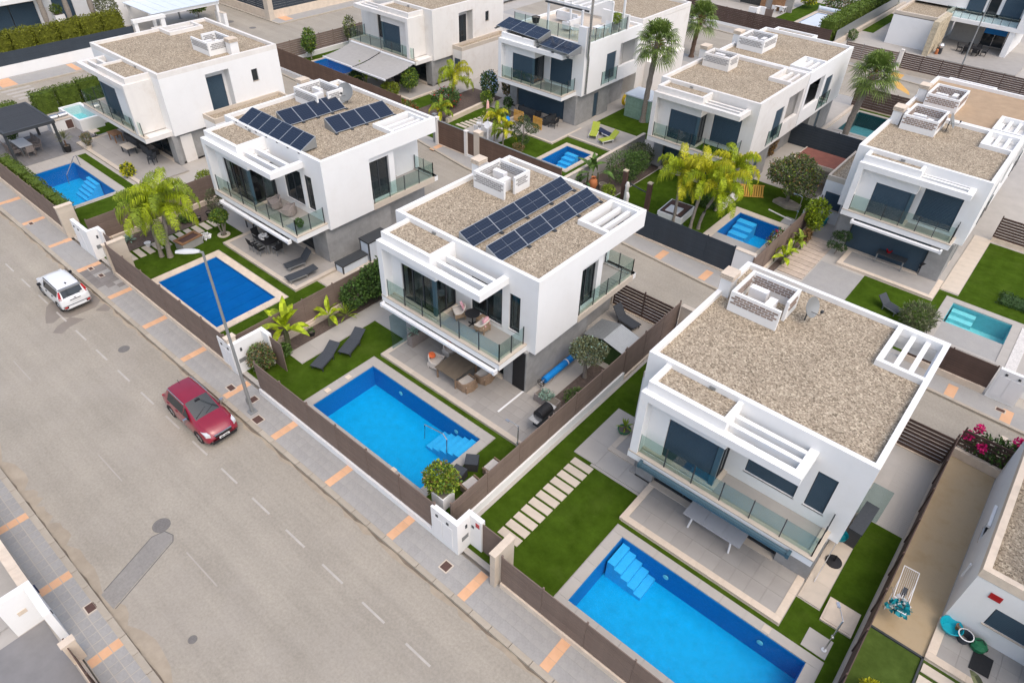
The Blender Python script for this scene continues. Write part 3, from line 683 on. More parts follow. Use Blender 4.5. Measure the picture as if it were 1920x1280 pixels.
# ------------------------------------------------------------------ pools, lawns, terraces
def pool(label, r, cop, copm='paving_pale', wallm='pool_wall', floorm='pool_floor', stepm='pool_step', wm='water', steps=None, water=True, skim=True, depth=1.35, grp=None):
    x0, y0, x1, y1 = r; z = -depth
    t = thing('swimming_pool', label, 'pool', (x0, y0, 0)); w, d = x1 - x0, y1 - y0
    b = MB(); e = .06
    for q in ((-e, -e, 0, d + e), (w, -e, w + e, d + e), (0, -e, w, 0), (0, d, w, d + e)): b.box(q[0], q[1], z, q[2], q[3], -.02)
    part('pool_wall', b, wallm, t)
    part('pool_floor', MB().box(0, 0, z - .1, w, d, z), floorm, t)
    c = cop; me = {}
    def stones(rc):
        hor = (rc[2] - rc[0]) > (rc[3] - rc[1]); L = (rc[2] - rc[0]) if hor else (rc[3] - rc[1]); n = max(1, round(L / .98)); s = L / n
        wdt = (rc[3] - rc[1]) if hor else (rc[2] - rc[0]); k = (round(s, 3), round(wdt, 3), hor)
        if k not in me: me[k] = (MB().box(.004, .004, -.06, s - .004, wdt - .004, .035) if hor else MB().box(.004, .004, -.06, wdt - .004, s - .004, .035)).mesh('coping_stone', copm)
        for i in range(n): ob('coping_stone', me[k], t, (rc[0] + (i * s if hor else 0), rc[1] + (0 if hor else i * s), 0))
    f, rr, bk, l = c if isinstance(c, tuple) else (c, c, c, c)
    stones((-l, -f, w + rr, -.02)); stones((-l, d + .02, w + rr, d + bk)); stones((-l, -.02, -.02, d + .02)); stones((w + .02, -.02, w + rr, d + .02))
    if water: part('water', MB().face([(0, 0, -.13), (w, 0, -.13), (w, d, -.13), (0, d, -.13)]), wm, t)
    if steps:
        sx, sy, ex, ey, dirn, n = steps      # rectangle in local pool coordinates, dirn 'x+','x-','y-': direction of descent
        for i in range(n):
            zt = -.28 - i * .22
            a, b2 = i / n, (i + 1) / n
            if dirn == 'x+': q = (sx + (ex - sx) * a, sy, sx + (ex - sx) * b2, ey)
            elif dirn == 'x-': q = (ex - (ex - sx) * b2, sy, ex - (ex - sx) * a, ey)
            elif dirn == 'y+': q = (sx, sy + (ey - sy) * a, ex, sy + (ey - sy) * b2)
            else: q = (sx, ey - (ey - sy) * b2, ex, ey - (ey - sy) * a)
            part('pool_step', MB().box(q[0] + .003, q[1] + .003, z + .002, q[2] - .003, q[3] - .003, zt), stepm, t)
    if skim:
        for fx in (.28, .8):
            part('pool_lamp', MB().lathe([(.0, 0), (.12, 0), (.13, .03), (0, .05)], 12), 'aqua_floor', t, loc=(w * fx, d - .03, -.55)).rotation_euler = (R(90), 0, 0)
    return t
def rail_in_pool(par, pts, r=.025):
    part('handrail', MB().tube(pts, r, 7), 'steel', par, True)
def lawn(rects, holes=(), m='lawn', z=.012):
    b = MB()
    for i, r in enumerate(rects): sheet(b, r, z, list(holes) + list(rects[:i]))
    return struct('lawn', b, m, 'stuff')
def terrace(rect, label_m='tile_grey', z=.15, edge='cream_pale', ew=.3, sides='fblr', tiles=.6, name='terrace'):
    x0, y0, x1, y1 = rect
    t = thing(name, None, None, kind='structure')
    part('terrace_bed', MB().box(x0 + .02, y0 + .02, -.05, x1 - .02, y1 - .02, z - .02), 'mortar', t)
    ix0, iy0, ix1, iy1 = x0 + (ew if 'l' in sides else 0), y0 + (ew if 'f' in sides else 0), x1 - (ew if 'r' in sides else 0), y1 - (ew if 'b' in sides else 0)
    if tiles: slabs(t, (ix0, iy0, ix1, iy1), z - .05, z, tiles, tiles, .007, label_m, 'floor_tile')
    else: part('floor', MB().box(ix0, iy0, z - .05, ix1, iy1, z), label_m, t)
    for k, q in (('f', (x0, y0, x1, iy0)), ('b', (x0, iy1, x1, y1)), ('l', (x0, iy0, ix0, iy1)), ('r', (ix1, iy0, x1, iy1))):
        if k in sides: slabs(t, q, -.05, z + .012, 1.2 if k in 'fb' else ew, ew if k in 'fb' else 1.2, .006, edge, 'edge_stone')
    return t
yard = MB()
LOTS = dict(A0=(-71.6, 11.35, -45.7, 29.7), A=(-45.7, 11.35, -28.45, 29.7), B=(-28.45, 11.35, -12.45, 29.7), D=(-12.45, 11.35, 2.25, 29.7), E=(2.25, 11.35, 24, 29.7),
            F=(-67.1, 40.5, -43.6, 62), G=(-43.6, 38.8, -27.3, 62), I=(-27.3, 37.7, -11.4, 73.3), J=(-11.4, 36.8, 24, 73.3), G2=(-67.1, 62, -27.3, 73.3))
for r in LOTS.values(): sheet(yard, r, .0, [grow(h, .1) for h in HOLES])
sheet(yard, (-62, 89, -26.2, 140), 0, [grow(h, .1) for h in HOLES]); sheet(yard, (-26.2, 86.8, 40, 140), 0); sheet(yard, (-140, -40, -22, -.92), 0); sheet(yard, (-22, -40, 40, -1.1), -.02)
sheet(yard, (-140, 9.8, -82.55, 44.7), 0); sheet(yard, (-140, 51.1, -81.9, 120), 0)
struct('yard_paving', yard, 'paving_pale')

# lot A0: left end, mirrored villa
P = pool('long blue pool with white handrail beside the grey pergola terrace', POOLS['A0'], (.3, .3, .7, 1.8), steps=(2.6, 1.75, 4.4, 3.1, 'y-', 5), skim=False)
rail_in_pool(P, [(.9, 3.3, .0), (.95, 3.25, .85), (1.15, 3.0, .9), (2.4, 1.7, .25), (2.5, 1.6, -.4)], .03)
lawn([(-60.0, 16.97, -45.9, 17.62), (-51.5, 11.6, -45.9, 16.9), (-64.8, 19.9, -62.8, 23)])
slabs_t = thing('terrace', None, None, kind='structure'); slabs(slabs_t, (-66.6, 11.9, -60.85, 19.7), -.05, .03, .6, .6, .008, 'tile_dark', 'floor_tile')
terrace((-62.2, 17.9, -51.0, 21.6), 'tile_grey', .15, 'cream_pale', .3, 'fl', .9)
# lot A
P = pool('pool under a dark blue bubble cover behind the lamp post', POOLS['A'], (.35, .5, .55, .6), 'cream', water=False, skim=False)
cv = MB()
for i in range(7):
    w_ = 6.57 / 7; cv.box(i * w_ + .01, 0.03, -.10, (i + 1) * w_ - .01, 3.87, -.075)
one('pool_cover', 'dark blue floating bubble cover on the pool behind the lamp post', 'pool cover', cv, 'cover_blue', (POOLS['A'][0], POOLS['A'][1], 0))
lawn([(-44.0, 11.6, -39.35, 19.3), (-39.35, 17.05, -28.6, 17.6), (-31.6, 11.6, -28.6, 17.05), (-31.7, 17.6, -28.6, 19.2)], [(-39.35, 11.9, -31.6, 17.05)])
terrace((-39.7, 17.6, -31.7, 21.2), 'tile_grey', .15, 'cream_pale', .3, 'flr', .9)
sb = thing('side_path', None, None, kind='structure'); slabs(sb, (-31.62, 19.25, -28.7, 29), -.05, .06, 1.2, 1.2, .008, 'cream_pale', 'path_slab')
stones = thing('stepping_stones', None, None, kind='structure')
sme = MB().box(-.56, -.2, -.03, .56, .2, .045).mesh('stepping_stone', 'cream_pale')
for i in range(11): ob('stepping_stone', sme, stones, (-42.65, 12.78 + i * .585, 0), rnd.uniform(-.02, .02))
struct('planting_bed', MB().box(-45.5, 12.0, -.05, -43.35, 20.2, .03), 'mulch')
struct('bed_edge', MB().box(-45.42, 12.9, 0, -45.25, 22.6, .38), 'cream')
# lot B
P = pool('bright blue pool with chrome handrail in the middle garden', POOLS['B'], (.2, .5, .55, .57), steps=(5.4, 2.6, 7.8, 3.9, 'x-', 5))
rail_in_pool(P, [(7.2, 2.3, 0.03), (7.2, 2.35, .85), (6.9, 2.4, .98), (5.55, 2.5, .55), (5.45, 2.5, -.5)], .03)
for q in ((-23.2, 14.0), (-22.8, 12.9)): pass
lawn([(-26.0, 13.9, -23.4, 19.0), (-28.2, 11.6, -23.65, 13.9), (-23.65, 16.92, -12.6, 17.18), (-14.7, 11.6, -12.6, 17.18)], [(-23.65, 12.1, -14.7, 16.92)])
terrace((-23.4, 17.18, -12.65, 20.2), 'tile_grey', .15, 'cream_pale', .3, 'fl', .6)
sb = thing('garden_path', None, None, kind='structure'); slabs(sb, (-27.25, 13.9, -26.03, 21.5), -.05, .03, 1.2, 1.2, .006, 'paving_pale', 'path_slab'); slabs(sb, (-26.03, 19.02, -23.42, 21.5), -.05, .03, 1.25, 1.25, .006, 'paving_pale', 'path_slab')
struct('planting_bed', MB().box(-28.2, 12.6, -.05, -27.3, 21.5, .025), 'mulch'); struct('bed_edge', MB().box(-28.36, 12.0, 0, -28.2, 19.0, .22), 'cream')
struct('planting_bed', MB().box(-14.3, 20.6, -.05, -12.7, 24.6, .05), 'mulch')
one('trench_cover', 'thin white channel strip lying across the grey terrace tiles', 'strip', MB().box(-.05, 0, 0, .05, 2.0, .02), 'white_metal', (-15.7, 18.2, .15))
# lot D
P = pool('largest bright blue pool, with steps in the corner, in front of the nearest villa', POOLS['D'], (.33, .5, .45, .52), steps=(.09, 2.6, 1.85, 3.8, 'x+', 5))
lawn([(-12.2, 11.6, -10.3, 27), (-10.3, 11.6, -7.5, 18.6), (-7.62, 16.77, 2.1, 16.98), (1.62, 11.6, 2.12, 24.3), (-.25, 16.98, 2.12, 18.65), (.7, 18.65, 1.62, 24.3)], [(-7.5, 11.5, 1.6, 16.77)], z=.014)
terrace((-7.6, 17.0, -.28, 19.75), 'tile_grey', .15, 'cream', .3, 'flr', .7)
sp = thing('side_path', None, None, kind='structure'); slabs(sp, (-.22, 18.7, .68, 24.4), -.05, .05, .9, 1.15, .008, 'cream_pale', 'path_slab'); slabs(sp, (.66, 16.85, 1.6, 17.75), -.05, .04, .9, .9, .01, 'paving_pale', 'path_slab')
slabs(sp, (-11.35, 18.75, -7.62, 22.6), -.05, .05, 1.24, 1.28, .008, 'paving_pale', 'path_slab')
terrace((-10.2, 19.9, -8.2, 22.0), 'tile_grey', .12, 'cream_pale', .28, 'fl', 0)
stones = thing('stepping_stones', None, None, kind='structure')
sme = MB().box(-.54, -.195, -.03, .54, .195, .05).mesh('stepping_stone', 'cream_pale')
for i in range(11): ob('stepping_stone', sme, stones, (-10.56, 18.31 - i * .515, 0), rnd.uniform(-.015, .015))
dr = thing('driveway', None, None, kind='structure'); slabs(dr, (.75, 24.4, 2.12, 29.6), -.05, .012, .23, .117, .006, 'paving_pale', 'paver')
one('paved_pad', 'square tan paved pad set in the lawn beside the outdoor shower', 'paved pad', MB().prism([(-.6, -.6), (.6, -.6), (.6, .6), (-.6, .6)], 0, .1).prism([(-.52, -.52), (.52, -.52), (.52, .52), (-.52, .52)], .1, .13), 'cream', (1.41, 18.9, 0), .02)
# lot E
struct('sand_yard', sheet(MB(), (2.3, 19.4, 4.4, 30.9), .01), 'sand'); lawn([(2.35, 11.5, 4.35, 19.33)], m='lawn_light')
struct('bed_edge', MB().box(2.4, 19.32, 0, 4.35, 19.4, .09).box(4.3, 15.5, 0, 4.37, 19.4, .09), 'metal_dark')
terrace((4.36, 19.4, 8.5, 21.5), 'tile_grey', .12, 'cream', .32, 'fl', .6)
stones = thing('stepping_stones', None, None, kind='structure')
for i in range(3): ob('stepping_stone', sme, stones, (4.95, 19.0 - i * .55, .0), 0)
lawn([(4.38, 11.6, 9, 19.36)], m='lawn_light')
# lot F
pool('small blue pool half hidden under the grey awnings', POOLS['F'], .35, 'cream_pale', skim=False); lawn([(-66.9, 41.0, -59.4, 52), (-52, 40.9, -44, 46.2)], [grow(POOLS['F'], .36)])
terrace((-59.2, 43.6, -49.5, 47.2), 'tile_grey', .12, 'cream_pale', .3, 'flr', 0)
struct('bed_edge', MB().box(-66.95, 44.5, 0, -66.75, 53, .5), 'white')
struct('planting_bed', MB().box(-47.5, 42.4, -.05, -43.7, 50.5, .03), 'mulch')
# lot G
pool('small blue pool with five pale steps behind the brown plank fence', POOLS['G'], (.3, .35, .5, .45), 'cream_pale', steps=(.35, 1.0, 1.5, 3.3, 'y-', 5))
lawn([(-37.1, 39.0, -27.5, 47.6), (-33.6, 52, -28, 57), (-43.4, 39.2, -41.2, 48)], [grow(POOLS['G'], .45), (-37.1, 45.4, -33.5, 47.6)], m='lawn')
terrace((-36.6, 45.35, -33.5, 49.8), 'tile_grey', .12, 'cream_pale', .22, 'fr', 0); terrace((-39.8, 44.6, -36.6, 49.8), 'tile_grey', .12, 'cream_pale', .22, 'fl', 0); terrace((-33.5, 47.6, -28.4, 51.5), 'tile_grey', .12, 'cream_pale', .22, 'fr', 0)
stones = thing('stepping_stones', None, None, kind='structure'); gme = MB().box(-.6, -.16, -.03, .6, .16, .045).mesh('stepping_stone', 'cream_pale')
for i in range(10): ob('stepping_stone', gme, stones, (-41.85 + .07 * i, 42.8 + i * .5, 0))
wall('low rough beige wall between the palm bed and the stepping stones', (-43.3, 42.4), (-43.75, 49.2), .42, .3, 'cream', None)
struct('planting_bed', MB().box(-41.1, 45.0, -.05, -39.9, 48.6, .03), 'mulch')
# lot I
pool('blue pool with corner steps behind the dark screen fence', POOLS['I'], (.3, .3, .65, .62), 'cream_pale', steps=(.15, 1.7, 1.5, 4.7, 'y-', 5), skim=False)
lawn([(-24.2, 38.0, -11.6, 51.5), (-17.1, 60.6, -12.2, 64.9), (-17.1, 72.7, -12.2, 73.3)], [grow(POOLS['I'], .62)])
struct('bed_edge', MB().box(-17.5, 64.9, 0, -12.2, 65.2, .15).box(-17.5, 65.2, 0, -17.2, 73.2, .15), 'cream_pale')
struct('planting_bed', MB().box(-27.2, 38.2, -.05, -24.3, 50, .03), 'mulch')
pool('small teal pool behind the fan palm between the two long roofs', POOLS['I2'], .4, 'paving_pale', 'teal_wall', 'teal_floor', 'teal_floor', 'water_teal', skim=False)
# lot J
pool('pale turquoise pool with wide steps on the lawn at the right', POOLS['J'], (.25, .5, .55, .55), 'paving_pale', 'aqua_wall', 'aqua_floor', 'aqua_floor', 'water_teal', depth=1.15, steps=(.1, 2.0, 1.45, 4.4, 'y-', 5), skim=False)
lawn([(-6.1, 37.2, -1.4, 45.4), (-.85, 45.0, 9, 54), (-1.4, 44.95, -.85, 45.4)], [grow(POOLS['J'], .55), (-8.1, 43.65, -1.95, 50)])
terrace((-8.05, 43.7, -1.98, 46.3), 'tile_grey', .15, 'cream', .32, 'flr', 0)
sp = thing('side_path', None, None, kind='structure'); slabs(sp, (-1.95, 45.5, -.87, 54.4), -.05, .05, 1.1, 1.3, .008, 'cream_pale', 'path_slab')
dr = thing('driveway', None, None, kind='structure'); part('driveway_paving', MB().box(-8.9, 38.5, -.05, -6.12, 43.4, .03), 'slab_grey', dr)
dk = thing('timber_steps', None, None, kind='structure'); slabs(dk, (-10.75, 40.3, -9.0, 46.1), -.05, .06, 1.75, .58, .05, 'wood_pale', 'deck_plank')
struct('pebble_bed', MB().box(2.95, 39.5, -.05, 3.5, 44.5, .04), 'pebble')
struct('planting_bed', MB().box(-11.2, 38.4, -.05, -10.8, 46, .03), 'mulch')
# far gardens beyond the back street
pool('pool under a white cover behind the brown fence at the top', POOLS['N'], .5, 'cream_pale', water=False, skim=False)
one('pool_cover', 'white slatted pool cover behind the brown fence at the top', 'pool cover', MB().box(0, 0, -.09, 3.9, 6.9, -.06), 'pale_cover', (POOLS['N'][0], POOLS['N'][1], 0))
lawn([(-36.6, 96, -34.0, 110), (-27.4, 100.5, -24.5, 112)])
# ------------------------------------------------------------------ the villas
GL = 'glass'
villa('white villa with two rows of solar panels and pink cushions on its balcony', -24.9, 20.4, 9.65, 9.1, 2.05, zb=2.77, bayk='open', door=True)
villa('nearest white villa, bare gravel roof, shutters closed behind a long glass balcony', -9.0, 19.7, 9.1, 8.9, 1.65, sl=(.7, 8.7), ca=(.75, 7.2), gR=4.15, bay=(1.95, 4.2), wins=((5.0, 7.03, 'shutter', 3.75), (7.43, 8.18, 'shutter', 3.75)), bayk='shutter', bm='brick_brown', ground='dark', aw=1.25)
villa('white villa whose roof carries three solar arrays set at angles', -42.25, 21.15, 10.05, 9.3, 2.3, sl=(.75, 9.8), ca=(.77, 8.25), gR=4.5, bay=(1.9, 4.65), wins=((5.8, 7.7, 'dark', 3.4), (8.05, 8.8, 'dark', 3.4)), zb=2.6, floor='tile_grey', ground='dark', encl=(.75, 5.0, 3.3, 7.2))
villa('white villa at the left with a plain flank wall and hedge behind', -62.9, 21.85, 10.65, 10.2, 2.15, mir=True, sl=(.25, 10.5), ca=(1.1, 8.7), gR=5.5, bay=(4.3, 6.7), wins=((7.5, 9.2, 'shutter', 3.2),), bayk='shutter', side='none' if False else 'balcony', zb=2.42, ground='dark', wm='white', cop='white_aged', encl=(1.6, 5.2, 4.1, 7.4), chim=(.75, 6.6, 1.4, 7.3), notch=True, aw=1.7, annex=True, flank=True)
villa('cream white villa with two grey awnings stretched out over its terrace', -61.2, 48.1, 10.6, 10.3, 2.2, mir=True, sl=(.25, 10.3), ca=(1.1, 8.9), gR=5.5, bay=(2.9, 5.4), wins=((6.1, 6.8, 'dark', 3.1), (7.4, 8.1, 'dark', 3.1)), bayk='shutter', zb=2.5, ground='dark', wm='white_aged', cop='white_aged', encl=None, chim=None, aw=1.3, flank='glass')
V = dict(sl=(.5, 7.55), ca=(.5, 7.55), gR=4.4, bay=(1.85, 4.25), bayk='shutter', side='loggia', sfrom=3.4, ground='shutter')
villa('long off-white villa with green carpet on its balcony behind the lime palms', -25.5, 48.05, 8.15, 8.9, 1.75, wins=((4.85, 7.07, 'shutter', 3.45),), floor='lawn', wm='white_aged', cop='white_aged', encl=(.65, 5.2, 2.9, 6.9), eopen=False, chim=(-.25, 6.2, .35, 7.0), annex=False, notch=True, bm='brick_pale', **V)
b = villa('rear half of the long gravel roof beyond the lime palms, with grey brick screen', -17.35, 66.5, 8.15, 9.45, 1.75, mir=True, rz=math.pi, wins=((4.85, 7.07, 'shutter', 3.45),), wm='white', cop='white', encl=(.55, 4.3, 2.9, 7.0), eopen=False, chim=(-.2, 5.6, .4, 6.4), annex=False, notch=True, bm='brick_pale', **V)
V2 = dict(V, sl=(.62, 7.3), ca=(.64, 7.15), gR=4.15, bay=(1.95, 4.2))
villa('white villa at the right with dark shutters and a grey table on its terrace', -9.8, 46.1, 7.8, 8.62, 1.2, wins=((4.6, 6.8, 'shutter', 3.5),), zb=2.9, encl=(.9, 5.2, 3.1, 7.9), eopen=False, chim=(.1, 5.7, .7, 6.5), notch=True, bayd=.45, aw=1.8, bm='brick_brown', **V2)
villa('rear villa with a sandy coloured flat roof at the right', -2.0, 63.8, 7.8, 9.05, 1.2, mir=True, rz=math.pi, wins=((4.6, 6.8, 'shutter', 3.5),), zb=2.9, encl=(.9, 4.4, 3.1, 7.2), eopen=False, chim=(.1, 5.4, .7, 6.2), annex=False, notch=True, bayd=.45, grav='gravel_sandy', bm='brick_brown', **V2)
G_ = villa('white villa with a roof terrace, white pergola posts and tilted solar panels', -42.6, 49.95, 8.55, 9.0, 2.1, wins=((4.95, 7.35, 'shutter', 3.35),), notch=False, encl=None, chim=None, annex=False, floor='tile_grey', grav='cream_pale', **dict(V, ca=(.62, 7.75), sl=(.6, 7.95)))
# roof terrace of that house
par = MB().box(0, 8.2, 7.13, 5.6, 8.4, 8.6).box(5.6, 6.5, 7.13, 8.5, 6.7, 8.3).box(7.75, -.02, 6.75, 8.56, .35, 8.5); part('terrace_wall', par, 'white', G_)
balustrade(G_, None, [(.3, .45), (7.7, .45)], 7.1, (6,)); balustrade(G_, None, [(8.4, .4), (8.4, 6.4)], 7.1, (5,))
pg = MB()
for x, y in ((3.6, .9), (7.5, .5), (3.6, 4.2), (7.9, 4.4), (7.9, 6.3)): pg.box(x, y, 7.1, x + .16, y + .16, 9.6)
for y in (.95, 4.25): pg.box(3.6, y, 9.6, 8.1, y + .14, 9.76)
for i in range(6): pg.box(3.7 + i * .8, .8, 9.76, 3.8 + i * .8, 4.5, 9.86)
part('pergola_frame', pg, 'white_metal', G_); part('pergola_beam', MB().box(3.4, .8, 9.45, 8.0, .92, 9.58), 'metal_dark', G_)
part('flue_pipe', MB().tube([(8.62, .5, 2.9), (8.62, .5, 5.9), (8.75, .2, 6.4), (8.75, .2, 11.5)], .11, 8), 'steel', G_, True)
# long annexe joining it to the row behind
r = thing('villa', 'cream rear wing with a gravel roof behind the palms at the top', 'house', (-44.0, 60.2, 0))
part('upper_wall', MB().box(0, 0, 0, 9.2, 9.1, 6.7), 'white_aged', r); flat_roof(r, None, 0, 0, 9.2, 9.1, 6.85, 7.12, cop='white_aged')
part('side_wing', MB().box(9.2, 1.5, 0, 9.9, 8, 3.0), 'white_aged', r); part('canopy', MB().box(5.6, -1.5, 6.3, 9.6, 0, 6.6), 'white_aged', r)
# partial house at the lower right corner
r = thing('villa', 'white villa cut off by the right edge, with gravel roofed side wing', 'house', (4.43, 21.5, 0))
w = MB(); wall_boxes(w, 0, 0, 9, 0, 3.1, 0, .3, [(1.05, 2.75, 1.05, 2.05)]); wall_boxes(w, 1, .3, 9.3, 0, 3.1, 0, .3, [(3.6, 4.5, 1.2, 2.2)]); w.box(.3, 9, 0, 9, 9.3, 3.1); part('wing_wall', w, 'white', r)
window(r, None, 0, 1.05, 2.75, 1.05, 2.05, .06, -1, 'shutter'); window(r, None, 1, 3.6, 4.5, 1.2, 2.2, .1, -1, 'dark')
flat_roof(r, None, -.02, -.02, 9.02, 9.3, 3.25, 3.55, .25, 'cream'); part('upper_wall', MB().box(3.1, -.35, 2.65, 12, 10, 6.9), 'white', r)
part('balcony_slab', MB().box(2.75, -2.2, 2.62, 12, -.36, 3.0), 'white', r); part('ground_wall', MB().box(3.05, -.9, 0, 3.4, .0, 2.6), 'grey_clad', r)
part('parapet', MB().box(3.1, -.35, 6.9, 12, 0, 7.1).box(3.1, 0, 6.9, 3.35, 10, 7.1), 'cream_pale', r)
part('window_guard', MB().box(-.14, 3.4, 2.3, -.02, 4.7, 2.42).box(-.14, 1.4, 1.2, -.08, 1.5, 2.0), 'white_metal', r)
# modern house at the top right
K_ = thing('villa', 'modern white house with long glass balcony and stone clad pier, top right', 'house', (-22.2, 101.4, 0))
part('garage_block', MB().box(0, -3.9, 0, 5.0, 6, 3.35), 'white', K_); flat_roof(K_, None, 0, -3.9, 5.0, 6, 3.4, 3.7, .3, 'cream_pale')
sp_ = MB()
for i in range(8):
    for j in range(5): sp_.box(4.95 - rnd.uniform(0, .03), -5.9 + j * 1.12, i * .47, 5.55 + rnd.uniform(0, .05), -4.8 + j * 1.12, i * .47 + .45)
part('stone_pier', sp_, 'stone_cream', K_)
part('upper_floor_slab', MB().box(5.0, -.2, 2.9, 13.6, 9, 3.3), 'white', K_); part('side_wall', MB().box(12.0, -.1, 0, 12.6, 9, 2.9).box(12.5, -.2, 3.3, 13.6, 9, 8), 'white', K_)
part('terrace_wall', MB().box(5.6, 3.2, 0, 12, 3.5, 2.9), 'fabric_grey', K_); part('upper_wall', MB().box(-2.2, 3, 3.71, 12.5, 9, 9), 'white', K_)
for i, (a, b, k) in enumerate(((6.2, 8.0, 'shutter'), (8.4, 9.5, 'dark'), (9.9, 12.0, 'shutter'))): window(K_, None, 0, a, b, 3.6, 6.4, 2.94, -1, k)
window(K_, None, 0, 9.0, 11.6, .2, 2.7, 3.1, -1, 'dark', 'steel', 2); part('blue_blind', MB().box(9.1, 3.0, 1.6, 11.5, 3.04, 2.7), 'roller_blue', K_)
balustrade(K_, None, [(4.7, .1), (12.4, .1)], 3.3, (9,), 1.1, 'glass_blue')
part('terrace_floor', MB().box(5.6, -6.2, -.02, 15, 3.2, .12), 'tile_grey', K_)
# house at the top left behind the hedge
r = thing('villa', 'white house with wide dark garage shutters behind the clipped hedge, top left', 'house', (-91.2, 15, 0))
w = MB(); wall_boxes(w, 1, 0, 25, 0, 4.6, -.4, 0, [(4, 12.6, 0, 4.2), (14.3, 16.4, 0, 4.4)]); part('garage_wall', w, 'white', r)
for a, b in ((4, 6.9), (7, 10), (10.05, 12.6), (14.3, 16.4)): window(r, None, 1, a, b, .1, 4.15, -.2, 1, 'shutter')
part('canopy', MB().box(-.4, 1, 4.6, 1.6, 13.6, 5.0), 'white', r); part('upper_wall', MB().box(-6, 0, 5.01, -.4, 25, 9), 'white', r); part('body', MB().box(-6, 0, 0, -.41, 25, 5), 'white', r)
part('door', MB().box(-.02, 13.0, 0, .04, 14.1, 3.4), 'white_aged', r)
# dark timber house at the top
r = thing('villa', 'house with wood cladding and a dark sliding window above the brown fence, top centre', 'house', (-47.5, 101.6, 0))
w = MB(); wall_boxes(w, 0, 0, 11.5, 0, 6, 0, .3, [(3.9, 7.0, .1, 2.6)]); part('wall_body', w, 'leaf_olive' if False else 'tile_grey', r); window(r, None, 0, 3.9, 7.0, .1, 2.6, .1, -1, 'dark', div=2)
part('wood_pier', MB().box(7.05, -.25, 0, 7.7, .3, 5).box(8.7, -.25, 0, 10.4, .4, 5), 'wood', r)

# ------------------------------------------------------------------ fences, gates, garden walls
fence('brown fence before the pool with the chrome handrail, on a bright white base', (-25.7, 11.2), (-13.0, 11.2), .36, 2.1, 10, wall='white', wt=.24)
fence('brown street fence with beige base before the nearest large pool', (-9.35, 11.22), (2.6, 11.22), .3, 2.02, 10, wall='cream')
fence('brown street fence with beige base before the covered dark blue pool', (-41.2, 11.22), (-28.35, 11.22), .3, 2.35, 10, wall='cream')
fence('brown street fence at the left with a clipped hedge behind it', (-70.5, 11.25), (-48.2, 11.25), .45, 2.2, 9, wall='cream')
fence('weathered brown dividing fence on a white base beside the stepping stones lawn', (-12.5, 11.7), (-12.5, 24.6), .5, 2.0, 9, wall='white', wt=.22)
fence('taller brown dividing fence between the metal shed and the nearest house', (-12.45, 24.6), (-12.45, 30.1), .2, 2.15, 10, wall='cream')
fence('brown slatted dividing fence behind the banana plants', (-28.5, 11.9), (-28.5, 24.5), .3, 1.85, 9, wall='cream')
fence('brown dividing fence between the queen palms and the left pool', (-45.65, 11.9), (-45.65, 23.4), .25, 1.9, 9, wall='cream')
fence('dark slatted fence on a sloping line between the paver drive and the sandy yard', (2.27, 11.6), (2.27, 30.3), .12, 1.7, 7, 'fence_dark_brown', .05, wall='cream_pale')
fence('dark brown slatted gate at the end of the paver drive beside the nearest villa', (.1, 29.82), (2.2, 29.82), .04, 1.8, 8, 'fence_dark_brown', .06, wall='cream', name='slat_gate', cat='gate')
fence('dark brown slatted gate behind the metal shed', (-16.6, 29.82), (-12.6, 29.82), .06, 1.8, 8, 'fence_dark_brown', .06, name='slat_gate', cat='gate')
fence('dark slatted fence overgrown with pink bougainvillea', (2.4, 31.0), (6.2, 31.0), .35, 1.7, 6, 'fence_dark_brown', .08)
fence('tall dark charcoal screen fence in front of the lime palms', (-22.5, 37.7), (-12.9, 37.7), .12, 2.05, 12, 'fence_blue', .006, wall='cream')
fence('brown plank fence with a grey rail in front of the pool with five steps', (-37.2, 38.75), (-27.6, 38.75), .18, 2.05, 10, 'fence_chestnut', .01, cap='metal_grey', wall='white')
fence('brown plank gate between two white posts on the back street', (-40.6, 38.72), (-37.5, 38.72), .05, 2.05, 10, 'fence_chestnut', .01, cap='metal_grey', name='plank_gate', cat='gate')
fence('long solid reddish brown fence in front of the grey awnings', (-67.0, 40.5), (-47.0, 40.3), .15, 2.05, 10, 'fence_chestnut', .006, wall='white')
fence('grey brown slatted side fence behind two young trees', (-67.2, 41), (-67.2, 60), .3, 2.0, 8, 'fence_brown', .03, wall='white')
fence('dark brown fence in front of the pale turquoise pool at the right', (-1.8, 36.7), (2.5, 36.7), .38, 1.85, 10, 'fence_dark_brown', .006, wall='cream')
fence('grey rendered fence between the corner steps pool and the plank steps', (-11.45, 37.5), (-11.45, 48.6), .2, 1.9, 9, 'fence_brown', .01)
fence('dark louvred fence standing on the lawn at the right edge', (-.9, 54.4), (9, 54.4), .3, 1.9, 8, 'fence_dark_brown', .05, wall='cream')
fence('brown fence beyond the fan palm with the teal pool', (-17.6, 73.2), (-10, 73.2), .1, 2.0, 8, 'fence_dark_brown', .02)
fence('wide brown slatted fence of the modern house, left of the tall street lamp', (-23.6, 86.9), (-17.9, 87.0), .35, 2.05, 8, 'fence_brown', .04, wall='cream_pale', post='metal_grey')
fence('wide brown slatted fence of the modern house, right of its grey post', (-17.4, 87.2), (14, 87.6), .45, 2.1, 8, 'fence_dark_brown', .04, wall='cream_pale')
fence('brown fence at the top with a white meter pier beside the covered pool', (-46, 90.0), (-26.4, 89.6), .3, 2.1, 9, 'fence_dark_brown', .012, wall='white')
fence('dark blue panel fence on a white wall, top left', (-82.7, 14), (-82.7, 33.6), 1.0, 2.2, 5, 'fence_blue', .004, 3.2, wall='white', wt=.3)
